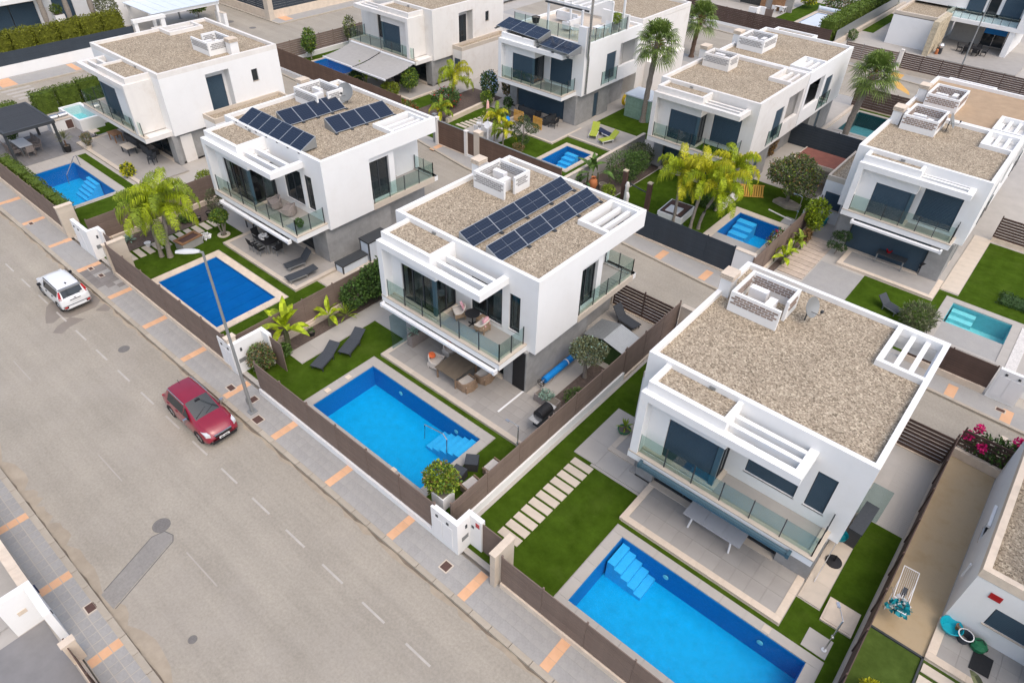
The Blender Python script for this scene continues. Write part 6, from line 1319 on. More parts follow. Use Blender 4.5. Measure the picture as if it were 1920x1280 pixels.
lounger('dark lounger with raised back, beside the glass door of the three array villa', -33.75, 19.5, .15, R(-8), fr='metal_grey', ang=48); lounger('flat dark lounger nearest the terrace edge of the three array villa', -32.55, 18.75, .15, R(-8), fr='metal_grey', ang=6)
table('table with a wooden top beside the entrance path, three array villa', -40.0, 20.2, .02, 1.1, .75, .7, 'wood_pale', 'metal_dark')
tub_chair('taupe rattan chair on the balcony of the three array villa, left', -36.5, 20.2, 3.0, R(165), 'rattan_grey', 'rattan_grey', s=1.05, legh=.05); tub_chair('taupe rattan chair on the balcony of the three array villa, right', -35.1, 20.3, 3.0, R(125), 'rattan_grey', 'rattan_grey', s=1.05, legh=.05)
shrub('green ball topiary in a pot on the balcony of the three array villa', -33.1, 19.6, [(0, 0, .45, .25, .25, .3)], 700, .08, 'leaf_mid', seed=130, z=3.0, cat='plant', name='ball_topiary')
t = thing('storage_box', 'low grey storage bench on the side path of the three array villa', 'storage box', (-31.75, 20.75, .06)); part('box_body', MB().box(0, 0, 0, .75, 2.0, .5), 'pale_cover', t); part('lid', MB().box(-.04, -.04, .505, .79, 2.04, .58), 'metal_dark', t); part('corner_trim', MB().box(-.02, -.02, 0, .06, .06, .5).box(.69, -.02, 0, .77, .06, .5), 'metal_dark', t)
t = thing('storage_box', 'tall grey storage cupboard behind the low storage bench', 'storage box', (-31.75, 22.85, .06)); part('box_body', MB().box(0, 0, 0, .85, 1.75, 1.3), 'pale_cover', t); part('lid', MB().box(-.05, -.05, 1.305, .9, 1.8, 1.42), 'metal_dark', t); part('corner_trim', MB().box(-.02, -.02, 0, .06, .06, 1.3).box(.79, -.02, 0, .87, .06, 1.3), 'metal_dark', t)
for i in range(8): part('door_board', MB().box(.852, .06 + i * .21, .04, .87, .06 + (i + 1) * .21 - .02, 1.27), 'pale_cover', t)
t = thing('planter_box', 'whitewashed trough planter with a tan rim on the lawn by the palms', 'planter', (-41.15, 16.05, .015), R(8)); part('planter_body', MB().box(-.42, -.75, 0, .42, .75, .55), 'slab_grey', t); part('wood_rim', MB().box(-.47, -.8, .55, .47, -.62, .62).box(-.47, .62, .55, .47, .8, .62).box(-.47, -.62, .55, -.32, .62, .62).box(.32, -.62, .55, .47, .62, .62), 'wood', t); part('soil', MB().box(-.32, -.62, .5, .32, .62, .56), 'iron_brown', t)
one('white_bag', 'white bag lying at the end of the trough planter', 'bag', leaf_cloud([(0, 0, .12, .3, .22, .12)], 80, .2, random.Random(8), .9), 'white_metal', (-41.3, 17.25, .05))
t = thing('plant_pot', 'white ringed empty pot at the edge of the stepping stones', 'plant pot', (-43.0, 14.15, .05)); part('pot_body', MB().lathe([(0, 0), (.12, 0), (.17, .26), (.22, .28), (.15, .28), (.12, .1), (0, .1)], 16), 'white_metal', t, True)
for x, y, lab in ((-43.6, 18.1, 'black pot in the palm bed, nearer'), (-43.7, 19.0, 'black pot in the palm bed, by the wall')): pot(lab, x, y, .22, .35, 'black')
# left garden with the pergola
t = thing('pergola', 'dark grey louvred pergola over the dining set at the left edge', 'pergola', (-66.3, 13.05, 0))
for x in (.1, 5.0):
    for y in (.05, 3.55): part('post', MB().box(x - .09, y - .09, 0, x + .09, y + .09, 2.5), 'metal_dark', t)
part('beam', MB().box(-.3, -.06, 2.5, 5.2, .12, 2.72).box(-.3, 3.5, 2.5, 5.2, 3.68, 2.72).box(-.3, .12, 2.5, -.12, 3.5, 2.72).box(5.02, .12, 2.5, 5.2, 3.5, 2.72), 'metal_dark', t)
lme = MB().box(0, -.0, 0, .16, 3.36, .03).mesh('louvre', 'fabric_dark')
for i in range(30): ob('louvre', lme, t, (-.1 + i * .17, .13, 2.66), 0, (0, R(-8), 0))
table('white table under the grey pergola', -63.7, 14.5, .03, 1.9, .95, .74, 'white_metal', 'metal_grey')
for i, (x, y, rz_) in enumerate(((-64.5, 13.75, 0), (-63.75, 13.75, 0), (-63.0, 13.75, 0), (-64.5, 15.25, 180), (-63.75, 15.25, 180), (-62.4, 14.5, 90), (-63.0, 15.25, 180))): chair((('taupe chair at the street side of the white pergola table, left', 'taupe chair at the street side of the white pergola table, middle', 'taupe chair at the street side of the white pergola table, right', 'taupe chair at the far side of the white pergola table, left', 'taupe chair at the far side of the white pergola table, middle', 'taupe chair at the right end of the white pergola table', 'taupe chair at the far side of the white pergola table, right'))[CI()], x, y, .03, R(rz_), 'rattan_grey', 'rattan_grey', group='taupe chairs under the pergola', s=1.15)
t = thing('outdoor_kitchen', 'white outdoor kitchen counter behind the pergola', 'outdoor kitchen', (-66.5, 17.5, .0)); part('counter', MB().box(0, 0, 0, .9, 1.8, .95), 'white', t); part('worktop', MB().box(-.03, -.03, .953, .93, 1.83, 1.0), 'cream_pale', t); part('log_niche', MB().box(.905, 1.2, .1, .92, 1.75, .8), 'iron_brown', t)
t = thing('barbecue', 'twin lid stainless grill on the white outdoor counter', 'barbecue', (-66.2, 17.75, 1.0))
for y in (.0, .75): 
    lid = MB(); lid.T = Matrix.Translation((0, y, .02)) @ Matrix.Rotation(R(-90), 4, 'X'); lid.lathe([(0, .02), (.3, .02), (.3, .68), (0, .68)], 14); part('grill_lid', lid, 'steel', t, True)
t = thing('plunge_pool', 'raised plunge pool with pale green water in the far left garden', 'plunge pool', (-68.3, 19.35, 0)); part('tub_wall', MB().box(0, 0, 0, 4.1, .15, 1.0).box(0, 1.65, 0, 4.1, 1.9, 1.0).box(0, .15, 0, .2, 1.65, 1.0).box(3.85, .15, 0, 4.1, 1.65, 1.0), 'white', t); part('tub_floor', MB().box(.2, .15, 0, 3.85, 1.65, .15), 'aqua_floor', t); part('water', MB().face([(.2, .15, .85), (3.85, .15, .85), (3.85, 1.65, .85), (.2, 1.65, .85)]), 'water_teal', t)
t = thing('side_table', 'small square table on a dark round base by the plunge pool', 'table', (-62.2, 19.55, .03)); part('base', MB().lathe([(0, 0), (.3, 0), (.3, .1), (0, .1)], 14), 'black', t); part('stem', MB().tube([(0, 0, .1), (0, 0, .6)], .04, 7), 'metal_dark', t); part('table_top', MB().box(-.35, -.35, .6, .35, .35, .64), 'cream_pale', t)
table('wooden slatted table at the end of the left villa terrace', -60.2, 20.4, .15, 1.2, .8, .7, 'wood', 'wood'); table('low grey tiled table on the left villa terrace', -57.2, 20.0, .15, 1.3, .8, .6, 'cream_pale', 'metal_dark')
def sofa(label, x, y, z, rz, L, m, cush, frame=None):
    t = thing('garden_sofa', label, 'sofa', (x, y, z), rz); part('seat_frame', MB().box(-L / 2, -.38, .0, L / 2, .38, .3), m, t); part('backrest', MB().box(-L / 2, -.42, .305, L / 2, -.28, .75), m, t)
    for sx in (-1, 1): part('armrest', MB().box(sx * (L / 2) - .06, -.42, .3, sx * (L / 2) + .06, .36, .58), m, t)
    n = max(1, round(L / .65))
    for i in range(n): part('seat_cushion', MB().box(-L / 2 + .07 + i * (L - .14) / n + .01, -.27, .303, -L / 2 + .07 + (i + 1) * (L - .14) / n - .01, .36, .42), cush, t)
sofa('dark woven sofa beneath the left villa overhang', -58.4, 21.2, .15, R(0), 2.2, 'rattan_dark', 'rattan_grey'); chair('dark chair at the right end of the left villa terrace', -54.8, 20.6, .15, R(60), 'fabric_dark', 'metal_dark'); chair('second dark chair by the grey wall of the left villa', -54.0, 20.3, .15, R(120), 'fabric_dark', 'metal_dark'); sofa('dark woven bench by the tiled table, left villa', -55.9, 21.1, .15, 0, 1.4, 'rattan_dark', 'rattan_grey')
one('entrance_door', 'pale entrance door of the left villa behind the dome bush', 'door', MB().box(-.02, 0, 0, .03, .95, 2.2).box(.031, .75, 1.0, .06, .82, 1.15), 'white_aged', (-52.52, 22.3, .02))
# second row, left to right
def awning(label, x0, x1, y0, y1, z0, z1, m='fabric_grey'):
    t = thing('awning', label, 'awning', (x0, y0, 0)); w_ = x1 - x0; dy = y1 - y0; c = MB(); n = 8
    for i in range(n):
        a, b = i / n, (i + 1) / n; za, zb_ = z0 + (z1 - z0) * a + .12 * math.sin(math.pi * a) * -1, z0 + (z1 - z0) * b - .12 * math.sin(math.pi * b)
        c.face([(0, dy * a, za), (0, dy * b, zb_), (w_, dy * b, zb_), (w_, dy * a, za)][::-1])
    part('cloth', c, m, t); part('front_bar', MB().box(-.02, dy - .05, z1 - .1, w_ + .02, dy + .06, z1 + .03), 'white_metal', t); part('roller', MB().tube([(0, .05, z0 + .06), (w_, .05, z0 + .06)], .1, 8), 'white_metal', t)
    for x in (.3, w_ - .3): part('folding_arm', MB().tube([(x, 0, z0 - .05), (x * .7 + w_ * .15, dy * .5, (z0 + z1) / 2 - .2), (x, dy, z1 - .06)], .03, 6), 'metal_grey', t)
awning('left grey awning stretched over the small pool terrace', -60.3, -55.8, 45.7, 42.0, 2.75, 2.15); awning('right grey awning stretched out beside the citrus tree', -55.6, -50.8, 45.6, 41.85, 2.75, 2.15)
sofa('dark sofa group in the shade of the right awning', -53.0, 46.3, .12, 0, 2.4, 'rattan_dark', 'fabric_dark')
sofa('black garden sofa with patterned cushions by the glass doors, roof terrace house', -38.9, 48.9, .12, 0, 2.1, 'metal_dark', 'fabric_black'); table('black low table in the sofa group of the roof terrace house', -37.9, 47.7, .12, 1.2, .8, .45, 'black', 'metal_dark'); sofa('black garden bench facing the low table, roof terrace house', -36.6, 48.6, .12, R(90), 1.5, 'metal_dark', 'fabric_black'); chair('black armchair at the end of the sofa group, roof terrace house', -35.6, 48.2, .12, R(100), 'fabric_black', 'metal_dark', s=1.4)
for x, rz_, lab in ((-38.6, 4, 'left bamboo screen panel at the terrace edge'), (-36.4, -4, 'right bamboo screen panel by the cloud pruned tree')):
    t = thing('bamboo_screen', lab, 'screen', (x, 46.9, .12), R(rz_))
    for i in range(9): part('cane', MB().tube([(-.5 + i * .125, 0, 0), (-.5 + i * .125, 0, 1.05)], .04, 6), 'wood_yellow', t)
    part('cane_rail', MB().tube([(-.56, .05, .9), (.56, .05, .9)], .03, 6).tube([(-.56, .05, .2), (.56, .05, .2)], .03, 6), 'wood_pale', t)
t = thing('closed_parasol', 'closed pale pink parasol beside the white garden chairs', 'parasol', (-39.85, 44.1, 0)); part('pole', MB().tube([(0, 0, 0), (0, 0, 2.6)], .03, 7), 'white_metal', t); part('folded_canopy', MB().lathe([(.0, 2.55), (.1, 2.4), (.17, 1.5), (.22, .95), (.1, .9)], 10), 'fabric_pink', t, True)
for i, (x, y, rz_) in enumerate(((-40.4, 43.6, 120), (-38.9, 42.7, 30), (-37.7, 42.9, -60), (-39.5, 42.5, 0))): chair((('white garden chair behind the closed parasol', 'white garden chair nearest the slim young palm', 'white garden chair right of the closed parasol', 'white garden chair nearest the brown plank gate'))[CI()], x, y, .02, R(rz_), 'white_metal', 'white_metal', group='white garden chairs by the parasol')
table('white garden table under the closed parasol', -39.2, 43.5, .02, .9, .9, .72, 'white_metal', 'white_metal')
one('garden_ball', 'blue and red ball on the terrace step by the bamboo screen', 'ball', MB().lathe([(0, -.3), (.21, -.21), (.3, 0), (.21, .21), (0, .3)], 14), 'roller_blue', (-39.2, 46.0, .45), smooth=True)
lounger('lime green lounger with its back raised by the grey stone corner', -31.9, 49.4, .12, R(25), 'fabric_lime', 'white_metal', 50); lounger('lime green lounger in front of the navy towel', -30.1, 49.1, .12, R(-20), 'fabric_lime', 'white_metal', 45)
lounger('navy covered lounger between the two lime green ones', -31.0, 49.9, .12, R(80), 'fabric_navy', 'white_metal', 5)
t = thing('lifebuoy', 'yellow inflatable ring leaning at the grey stone wall', 'inflatable ring', (-33.7, 57.0, .75)); tor = MB()
for i in range(18):
    for j in range(8):
        P = lambda a, b: (.14 * math.sin(b), (.42 + .16 * math.cos(b)) * math.cos(a), (.42 + .16 * math.cos(b)) * math.sin(a)); a, b, da, db = i * 2 * math.pi / 18, j * 2 * math.pi / 8, 2 * math.pi / 18, 2 * math.pi / 8; tor.face([P(a, b), P(a + da, b), P(a + da, b + db), P(a, b + db)])
part('ring', tor, 'yellow_plastic', t, True)
t = thing('garden_shed', 'pale green garden shed with a vaulted white roof behind the fan palm', 'shed', (-32.6, 55.2, 0)); part('shed_wall', MB().box(0, 0, 0, 2.6, 2.2, 2.0), 'leaf_blue', t); v = MB(); v.prism([(-.1, -.1), (2.7, -.1), (2.7, 2.3), (-.1, 2.3)], 2.0, 2.12); part('roof', v, 'pale_cover', t)
zt = 7.1
sofa('white slatted sofa on the roof terrace', -39.6, 55.0, zt, 0, 2.4, 'white_metal', 'white_metal'); sofa('white slatted corner bench on the roof terrace', -38.2, 53.4, zt, R(90), 1.6, 'white_metal', 'white_metal'); chair('white armchair near the roof terrace corner', -36.6, 51.8, zt, R(60), 'white_metal', 'white_metal', s=1.3)
table('small white table with chairs at the roof terrace edge', -35.0, 53.2, zt, .9, .9, .7, 'white_metal', 'white_metal'); chair('white chair behind the small white roof table', -35.0, 54.2, zt, R(180), 'white_metal', 'white_metal'); pot('grey pot with a plant on the roof terrace', -34.9, 55.6, .3, .5, 'metal_grey', zt); shrub('green plant in the grey pot on the roof terrace', -34.9, 55.6, [(0, 0, .5, .4, .4, .45)], 400, .18, 'leaf_light', seed=140, z=zt + .5, cat='plant')
pot('dark pot by the solar panels on the roof terrace', -41.3, 52.2, .4, .5, 'black', zt)
# lime palm garden
t = thing('hot_tub', 'square hot tub with a white frame and dark cover under the lime palms', 'hot tub', (-19.35, 42.0, 0), R(4)); part('tub_wall', MB().box(-.95, -1.15, 0, .95, 1.15, .55), 'white_metal', t); part('tub_cover', MB().box(-.75, -.95, .555, .75, .95, .62), 'iron_brown', t); part('inner_rim', MB().box(-.85, -1.05, .552, .85, 1.05, .58), 'metal_dark', t); part('fold_mat', MB().box(-.5, -.9, .625, .5, .1, .68), 'white_metal', t)
t = thing('timber_gate_frame', 'two dark timber posts joined by a rail behind the screen fence', 'timber frame', (-23.6, 41.4, 0))
for x, y in ((0, 0), (2.4, -.5)): part('post', MB().box(x - .15, y - .15, 0, x + .15, y + .15, 2.3), 'iron_brown', t); part('post_cap', MB().box(x - .17, y - .17, 2.303, x + .17, y + .17, 2.38), 'stone_cream', t)
part('rail', MB().tube([(.1, -.02, 1.5), (2.3, -.48, 1.5)], .05, 6), 'metal_dark', t)
for x, y, lab in ((-23.1, 41.0, 'white garden lantern post, left'), (-22.2, 39.6, 'white garden lantern post behind the dark screen fence')): one('garden_post', lab, 'post', MB().lathe([(0, 0), (.16, 0), (.14, 1.3), (.18, 1.45), (.1, 1.7), (0, 1.75)], 12), 'white_aged', (x, y, 0), smooth=True)
t = thing('garden_lounger', 'yellow wooden slatted lounger propped on its side by the grey wall', 'lounger', (-16.5, 48.5, .0), R(35))
for i in range(11):
    b = MB(); b.T = Matrix.Rotation(R(55), 4, 'X'); b.box(-.95 + i * .175, 0, 0, -.95 + i * .175 + .12, .95, .05); part('slat', b, 'wood_yellow', t)
b = MB(); b.T = Matrix.Rotation(R(55), 4, 'X'); b.box(-1, .0, -.06, 1, .08, -.005).box(-1, .87, -.06, 1, .95, -.005); part('frame', b, 'wood_yellow', t)
t = thing('garden_shed', 'open shed with a flat red roof behind the wide olive brown tree', 'shed', (-15.3, 52.3, 0)); part('roof', MB().box(0, 0, 2.2, 3.1, 2.6, 2.36), 'red_roof', t); part('fascia', MB().box(-.06, -.06, 2.1, 3.16, -.002, 2.4).box(-.06, 0, 2.1, -.002, 2.6, 2.4), 'cream_pale', t); part('shed_wall', MB().box(.05, 2.4, 0, 3.05, 2.55, 2.2).box(2.9, .1, 0, 3.05, 2.39, 2.2), 'white_aged', t)
for x, y in ((.1, .1), (1.5, .1)): part('post', MB().box(x - .05, y - .05, 0, x + .05, y + .05, 2.2), 'metal_dark', t)
t = thing('plant_pot', 'orange amphora jar beside the banana plant', 'jar', (-26.1, 41.0, 0)); part('jar_body', MB().lathe([(0, 0), (.15, 0), (.36, .5), (.3, .85), (.14, 1.0), (.2, 1.1)], 14), 'terracotta', t, True)
pot('pale round pot beside the orange amphora', -25.6, 41.6, .32, .5, 'rock'); pot('white round pot on the front wall beside the orange amphora', -25.0, 38.2, .35, .5, 'white_aged', .9); one('wall_box', 'white walled planter with a house figure at the street corner', 'planter', MB().box(0, 0, 0, 1.3, 1.3, 1.3), 'white_aged', (-27.15, 37.9, 0))
shower('thin white garden shower on the lawn beside the wide tree', -12.35, 47.0, 2.1, R(-10)); one('lawn_edging', 'thin white board lying on the lawn near the garden shower', 'board', MB().box(0, 0, 0, 2.0, .12, .05), 'white_aged', (-14.6, 47.5, .02), R(-12)); one('shower_tray', 'grey square tray under the garden shower', 'tray', MB().box(-.55, -.55, 0, .55, .55, .05), 'slab_grey', (-12.6, 46.9, .015))
one('planter_trough', 'low white trough planter by the carpeted balcony house corner', 'planter', MB().box(0, 0, 0, .5, 2.6, .35), 'white_aged', (-17.6, 44.9, .0)); chair('black garden chair by the grey wall under the carpeted balcony', -17.9, 47.6, .02, R(60), 'fabric_black', 'metal_dark')
for x, y, rz_, lab in ((-15.0, 61.3, 4, 'dark grey table tennis top, near half'), (-14.9, 63.0, 4, 'dark grey table tennis top, far half')): table(lab, x, y, 0, 2.0, 1.45, .74, 'table_grey', 'metal_dark', R(rz_))
one('net_strip', 'white net strip between the two dark grey table halves', 'net', MB().box(-1.1, -.02, .75, 1.1, .02, .9), 'white_metal', (-14.95, 62.15, 0))
# right hand garden
table('long slate grey table on the right hand terrace', -5.35, 45.9, .15, 1.85, .95, .74, 'metal_dark', 'metal_grey'); chair('dark folding chair by the right end of the slate grey table', -3.4, 46.3, .15, R(15), 'fabric_black', 'metal_grey', s=1.15)
chair('chair with a pale cushion behind the slate grey table, left', -5.7, 46.75, .15, R(180), 'cushion', 'metal_grey'); chair('chair with a pale blue cushion behind the slate grey table, right', -4.8, 46.7, .15, R(180), 'pale_cover', 'metal_grey')
one('red_bowl', 'red bowl on the slate grey table', 'bowl', MB().lathe([(0, 0), (.12, 0), (.2, .18), (.17, .18), (.1, .05), (0, .05)], 14), 'lamp_red', (-5.65, 46.0, .89), smooth=True)
one('teal_box', 'teal plastic box on the patio by the white side wall', 'box', MB().box(-.35, -.25, 0, .35, .25, .4).box(-.38, -.28, .4, .38, .28, .46), 'teal', (-10.9, 48.3, .02)); lounger('small dark folding lounger behind the nearest roof edge', -3.8, 40.9, .02, R(70), 'fabric_dark', 'metal_grey', 40, 1.6)
rail = thing('pool_ladder', 'steel ladder rail of the teal pool', 'pool ladder', (-13.0, 70.3, 0)); part('handrail', MB().tube([(-.4, 0, -.5), (-.3, 0, .7), (.2, 0, .7), (.3, 0, 0)], .03, 6).tube([(-.4, .5, -.5), (-.3, .5, .7), (.2, .5, .7), (.3, .5, 0)], .03, 6), 'steel', rail, True)
# top gardens
table('black dining table on the terrace of the modern house', -13.0, 100.0, .12, 1.8, 1.0, .74, 'black', 'black')
for i, (x, y, rz_) in enumerate(((-14.3, 100, -90), (-13.5, 99.2, 0), (-12.5, 99.2, 0), (-11.7, 100, 90), (-13.5, 100.8, 180), (-12.5, 100.8, 180))): chair((('black chair at the left end of the modern house table', 'black chair on the near side of the modern house table, left', 'black chair on the near side of the modern house table, right', 'black chair at the right end of the modern house table', 'black chair on the far side of the modern house table, left', 'black chair on the far side of the modern house table, right'))[CI()], x, y, .12, R(rz_), 'fabric_black', 'black', group='black chairs at the modern house', s=1.1)
t = thing('barbecue', 'kettle grill with an orange gas bottle beside the stone clad pier', 'barbecue', (-15.9, 97.3, .12)); part('grill_body', MB().lathe([(0, .6), (.3, .65), (.42, .95), (.3, 1.15), (0, 1.2)], 14), 'steel', t, True); part('stand', MB().box(-.3, -.3, 0, .3, .3, .6), 'metal_dark', t); part('gas_bottle', MB().lathe([(0, 0), (.17, 0), (.17, .5), (.06, .62), (0, .62)], 12, (-.1, -.55, 0)), 'terracotta', t, True)
table('white table on the small terrace at the top', -37.4, 101.2, .0, 1.5, .9, .72, 'white_metal', 'white_metal')
for x, y, rz_ in ((-38.0, 100.4, 0), (-36.9, 100.4, 0), (-37.5, 102.0, 180)): chair((('white chair on the near side of the top table, left', 'white chair on the near side of the top table, right', 'white chair on the far side of the top table'))[CI()], x, y, .0, R(rz_), 'white_metal', 'white_metal', group='white chairs at the top terrace')
shower('dark slim shower post beside the white covered pool', -29.2, 97.2, 1.9, 0)
t = thing('cover_roller', 'pale roller at the far end of the white covered pool', 'cover roller', (-33.6, 105.4, .5)); part('cover_roll', MB().tube([(0, 0, 0), (4.6, 0, 0)], .25, 12), 'pale_cover', t, True); part('roller_stand', MB().box(-.1, -.1, -.5, 0, .1, .3).box(4.6, -.1, -.5, 4.7, .1, .3), 'white_metal', t)
one('mesh_fence', 'grey wire mesh fence below the cypress hedge', 'fence', MB().box(0, 0, .5, .04, 24, 1.7), 'mesh_metal', (-26.35, 91.5, 0))
# carport top left
t = thing('carport', 'white carport with a pale panelled roof at the top left', 'carport', (-89.6, 36.2, 0))
for x, y in ((.2, .2), (5.8, .2), (.2, 8.0), (5.8, 8.0)): part('post', MB().box(x, y, 0, x + .3, y + .3, 2.4), 'white', t)
part('beam', MB().box(5.7, 0, 2.403, 6.2, 8.4, 2.75).box(0, 0, 2.403, .4, 8.4, 2.75), 'white', t)
for i in range(7): part('roof_panel', MB().box(-.3, i * 1.2 + .02, 2.76, 6.4, (i + 1) * 1.2 - .02, 2.84), 'pale_cover', t)
t = thing('gate_portal', 'white portal with a meter box between the blue panel fence and the carport', 'portal', (-82.9, 33.8, 0)); part('portal_frame', MB().box(0, 0, 0, .35, .4, 2.4).box(0, 3.0, 0, .35, 3.5, 2.4).box(0, -.1, 2.4, .45, 3.6, 2.75), 'white', t); part('meter_box', MB().box(.05, 1.8, 0, .3, 3.0, 1.6), 'white_aged', t); part('meter_window', MB().box(.301, 2.2, .9, .32, 2.7, 1.35), 'metal_dark', t)
wall('white end wall with a small vent at the street tree, top left', (-84.5, 44.6), (-82.6, 44.6), 1.5, .4, 'white', 'cream_pale')
def street_lamp(label, x, y, h, arm, lean=0., m='metal_grey'):
    t = thing('street_lamp', label, 'street lamp', (x, y, 0)); a = Vector(arm).normalized(); L = Vector(arm).length
    part('base_plate', MB().box(-.2, -.2, 0, .2, .2, .03), m, t); part('pole', MB().tube([(0, 0, .02), (0, 0, h * .3), (0, 0, h)], [  .09, .075, .05], 12), m, t, True); part('access_door', MB().box(-.06, -.125, .6, .06, -.1, 1.0), m, t)
    part('bracket', MB().tube([(0, 0, h - .15), (0, 0, h), (a.x * .25, a.y * .25, h + .06)], .05, 8), m, t, True)
    s = Vector((-a.y, a.x)); hd = MB(); prof = ((.1, .07, .08), (.3, .14, .12), (.7, .16, .13), (L, .10, .06)); prev = None
    for u, w_, hh in prof:
        c = Vector((a.x * u, a.y * u, h + .04)); ring = [tuple(c + Vector((s.x * w_ * math.cos(q), s.y * w_ * math.cos(q), hh * (math.sin(q) if math.sin(q) > 0 else .45 * math.sin(q))))) for q in [i * math.pi / 6 for i in range(12)]]
        if prev: [hd.face([prev[i], ring[i], ring[(i + 1) % 12], prev[(i + 1) % 12]]) for i in range(12)]
        else: hd.face(ring[::-1])
        prev = ring
    hd.face(prev); part('lamp_head', hd, 'lamp_grey' if h > 9 else m, t, True); return t
street_lamp('tall grey street lamp on the pavement between the two gardens, beside the red car', -24.93, 10.12, 9.35, (-.75, -.75, 0)); street_lamp('tall street lamp in front of the modern house at the top right', -12.2, 91.6, 8.6, (.3, -.8, 0)); street_lamp('street lamp pole beside the white carport at the top left', -89.6, 42.4, 8.5, (.8, 0, 0))
# ------------------------------------------------------------------ cars
def car(label, x, y, rz, paint, st, wheels, pillars, wr=.32, rails=None, trim='black', plate_rear=True, kind='suv'):
    """st: stations from tail to nose (x, z_sill, z_belt, z_top, w_mid, w_belt, w_top, tag)"""
    t = thing('parked_car', label, 'car', (x, y, -.12), rz, 'cars parked along the kerb')
    L = st[-1][0]; xc = L / 2
    def section(s):
        X, zb, zl, zt, wm, wl, wt = s[:7]; return [(wm * .9, zb), (wm, zb + .10), (wm * 1.005, zb + (zl - zb) * .45), (wm * .99, zl - .13), (wl, zl), (wl * .96 + wt * .04, zl + (zt - zl) * .10), (wl * .14 + wt * .86, zl + (zt - zl) * .80), (wt, zt - .035), (wt * .9, zt - .008), (wt * .55, zt + .012), (0, zt + .022)]
    secs = [[(s[0] - xc, p[0], p[1]) for p in section(s)] for s in st]; n = len(secs[0])
    body = MB(); low = MB(); wins = {}
    for i in range(len(st) - 1):
        tg = st[i][7] if len(st[i]) > 7 else ''
        for k in range(n - 1):
            for sgn in (1, -1):
                q = [secs[i][k], secs[i + 1][k], secs[i + 1][k + 1], secs[i][k + 1]]; q = [(a, b * sgn, c) for a, b, c in q]
                if sgn < 0: q = q[::-1]
                if k == 0: low.face(q)
                elif k == 5 and tg.startswith('side'): wins.setdefault(tg + str(sgn), MB()).face(q)
                elif k >= 8 and tg in ('windscreen', 'rear'): wins.setdefault(tg, MB()).face(q)
                else: body.face(q)
    for e, rev in ((0, False), (-1, True)):
        ring = secs[e] + [(a, -b, c) for a, b, c in secs[e][::-1][1:]]; body.face(ring if not rev else ring[::-1])
    part('body', body, paint, t, True); part('sill_cladding', low, trim, t, True)
    for kx, mb in wins.items(): part('side_window' if kx.startswith('side') else ('windscreen' if kx == 'windscreen' else 'rear_window'), mb, 'car_glass', t, True)
    for wx in wheels:
        for sgn in (1, -1):
            wl = st[len(st) // 2][4]; c = (wx - xc, sgn * (wl - .10), wr)
            wt_ = MB(); wt_.T = Matrix.Translation(c) @ Matrix.Rotation(R(90), 4, 'X'); wt_.lathe([(wr * .62, -.1), (wr * .93, -.11), (wr, -.07), (wr, .07), (wr * .93, .11), (wr * .62, .1)], 22)
            w = part('wheel', wt_, 'rubber', t, True)
            rim = MB(); rim.T = Matrix.Translation((c[0], c[1] + sgn * .10, c[2])) @ Matrix.Rotation(R(90), 4, 'X'); rim.lathe([(wr * .63, 0), (wr * .55, -.02 * sgn)], 20)
            for a in range(5):
                q = a * 2 * math.pi / 5; u = Vector((math.cos(q), math.sin(q), 0)); v = Vector((-u.y, u.x, 0)) * .035; rim.face([tuple(u * .03 - v), tuple(u * wr * .6 - v), tuple(u * wr * .6 + v), tuple(u * .03 + v)])
            rim.lathe([(wr * .2, -.01 * sgn), (0, -.012 * sgn)], 12); part('rim', rim, 'steel', w)
            ar = MB(); N = 14
            for a in range(N):
                q0, q1 = math.pi * (a / N * 1.16 - .08), math.pi * ((a + 1) / N * 1.16 - .08); P = lambda r_, q, yy: (c[0] + r_ * math.cos(q), yy, c[2] + r_ * math.sin(q)); yo = sgn * (wl + .018)
                f = [P(wr * 1.04, q0, yo), P(wr * 1.22, q0, yo), P(wr * 1.22, q1, yo), P(wr * 1.04, q1, yo)]; ar.face(f if sgn < 0 else f[::-1]); f2 = [P(wr * 1.22, q0, yo), P(wr * 1.24, q0, yo - sgn * .05), P(wr * 1.24, q1, yo - sgn * .05), P(wr * 1.22, q1, yo)]; ar.face(f2 if sgn < 0 else f2[::-1])
                f3 = [P(wr * 1.04, q0, yo), P(wr * 1.04, q1, yo), P(wr * .9, q1, yo - sgn * .03), P(wr * .9, q0, yo - sgn * .03)]; ar.face(f3 if sgn < 0 else f3[::-1])
            part('wheel_arch', ar, trim, t)
    return t, xc
S = 'side'
red = [(0, .48, .86, .93, .60, .58, .45), (.03, .34, .92, 1.0, .76, .72, .55), (.10, .30, .97, 1.06, .83, .79, .6, 'rear'), (.42, .26, .99, 1.50, .86, .82, .58), (.62, .24, .99, 1.525, .865, .825, .585, S + 'a'), (1.22, .22, .97, 1.555, .87, .83, .60, S + 'a'), (1.30, .22, .97, 1.556, .87, .83, .60, S + 'b'), (2.08, .22, .95, 1.54, .87, .83, .61, 'windscreen'), (2.96, .22, .94, 1.05, .87, .82, .68), (3.10, .22, .93, 1.03, .87, .81, .66), (3.55, .23, .88, .975, .865, .79, .62), (3.88, .25, .80, .88, .83, .74, .56), (4.06, .28, .68, .75, .75, .66, .48), (4.13, .36, .60, .66, .66, .58, .42), (4.16, .44, .56, .60, .58, .52, .38)]
red[7] = (2.08, .22, .95, 1.54, .87, .83, .61, 'windscreen')
t, xc = car('red compact crossover parked at the kerb beside the lamp post', -26.3, 8.25, R(-.5), 'paint_red', red, (.78, 3.32), (), .33)
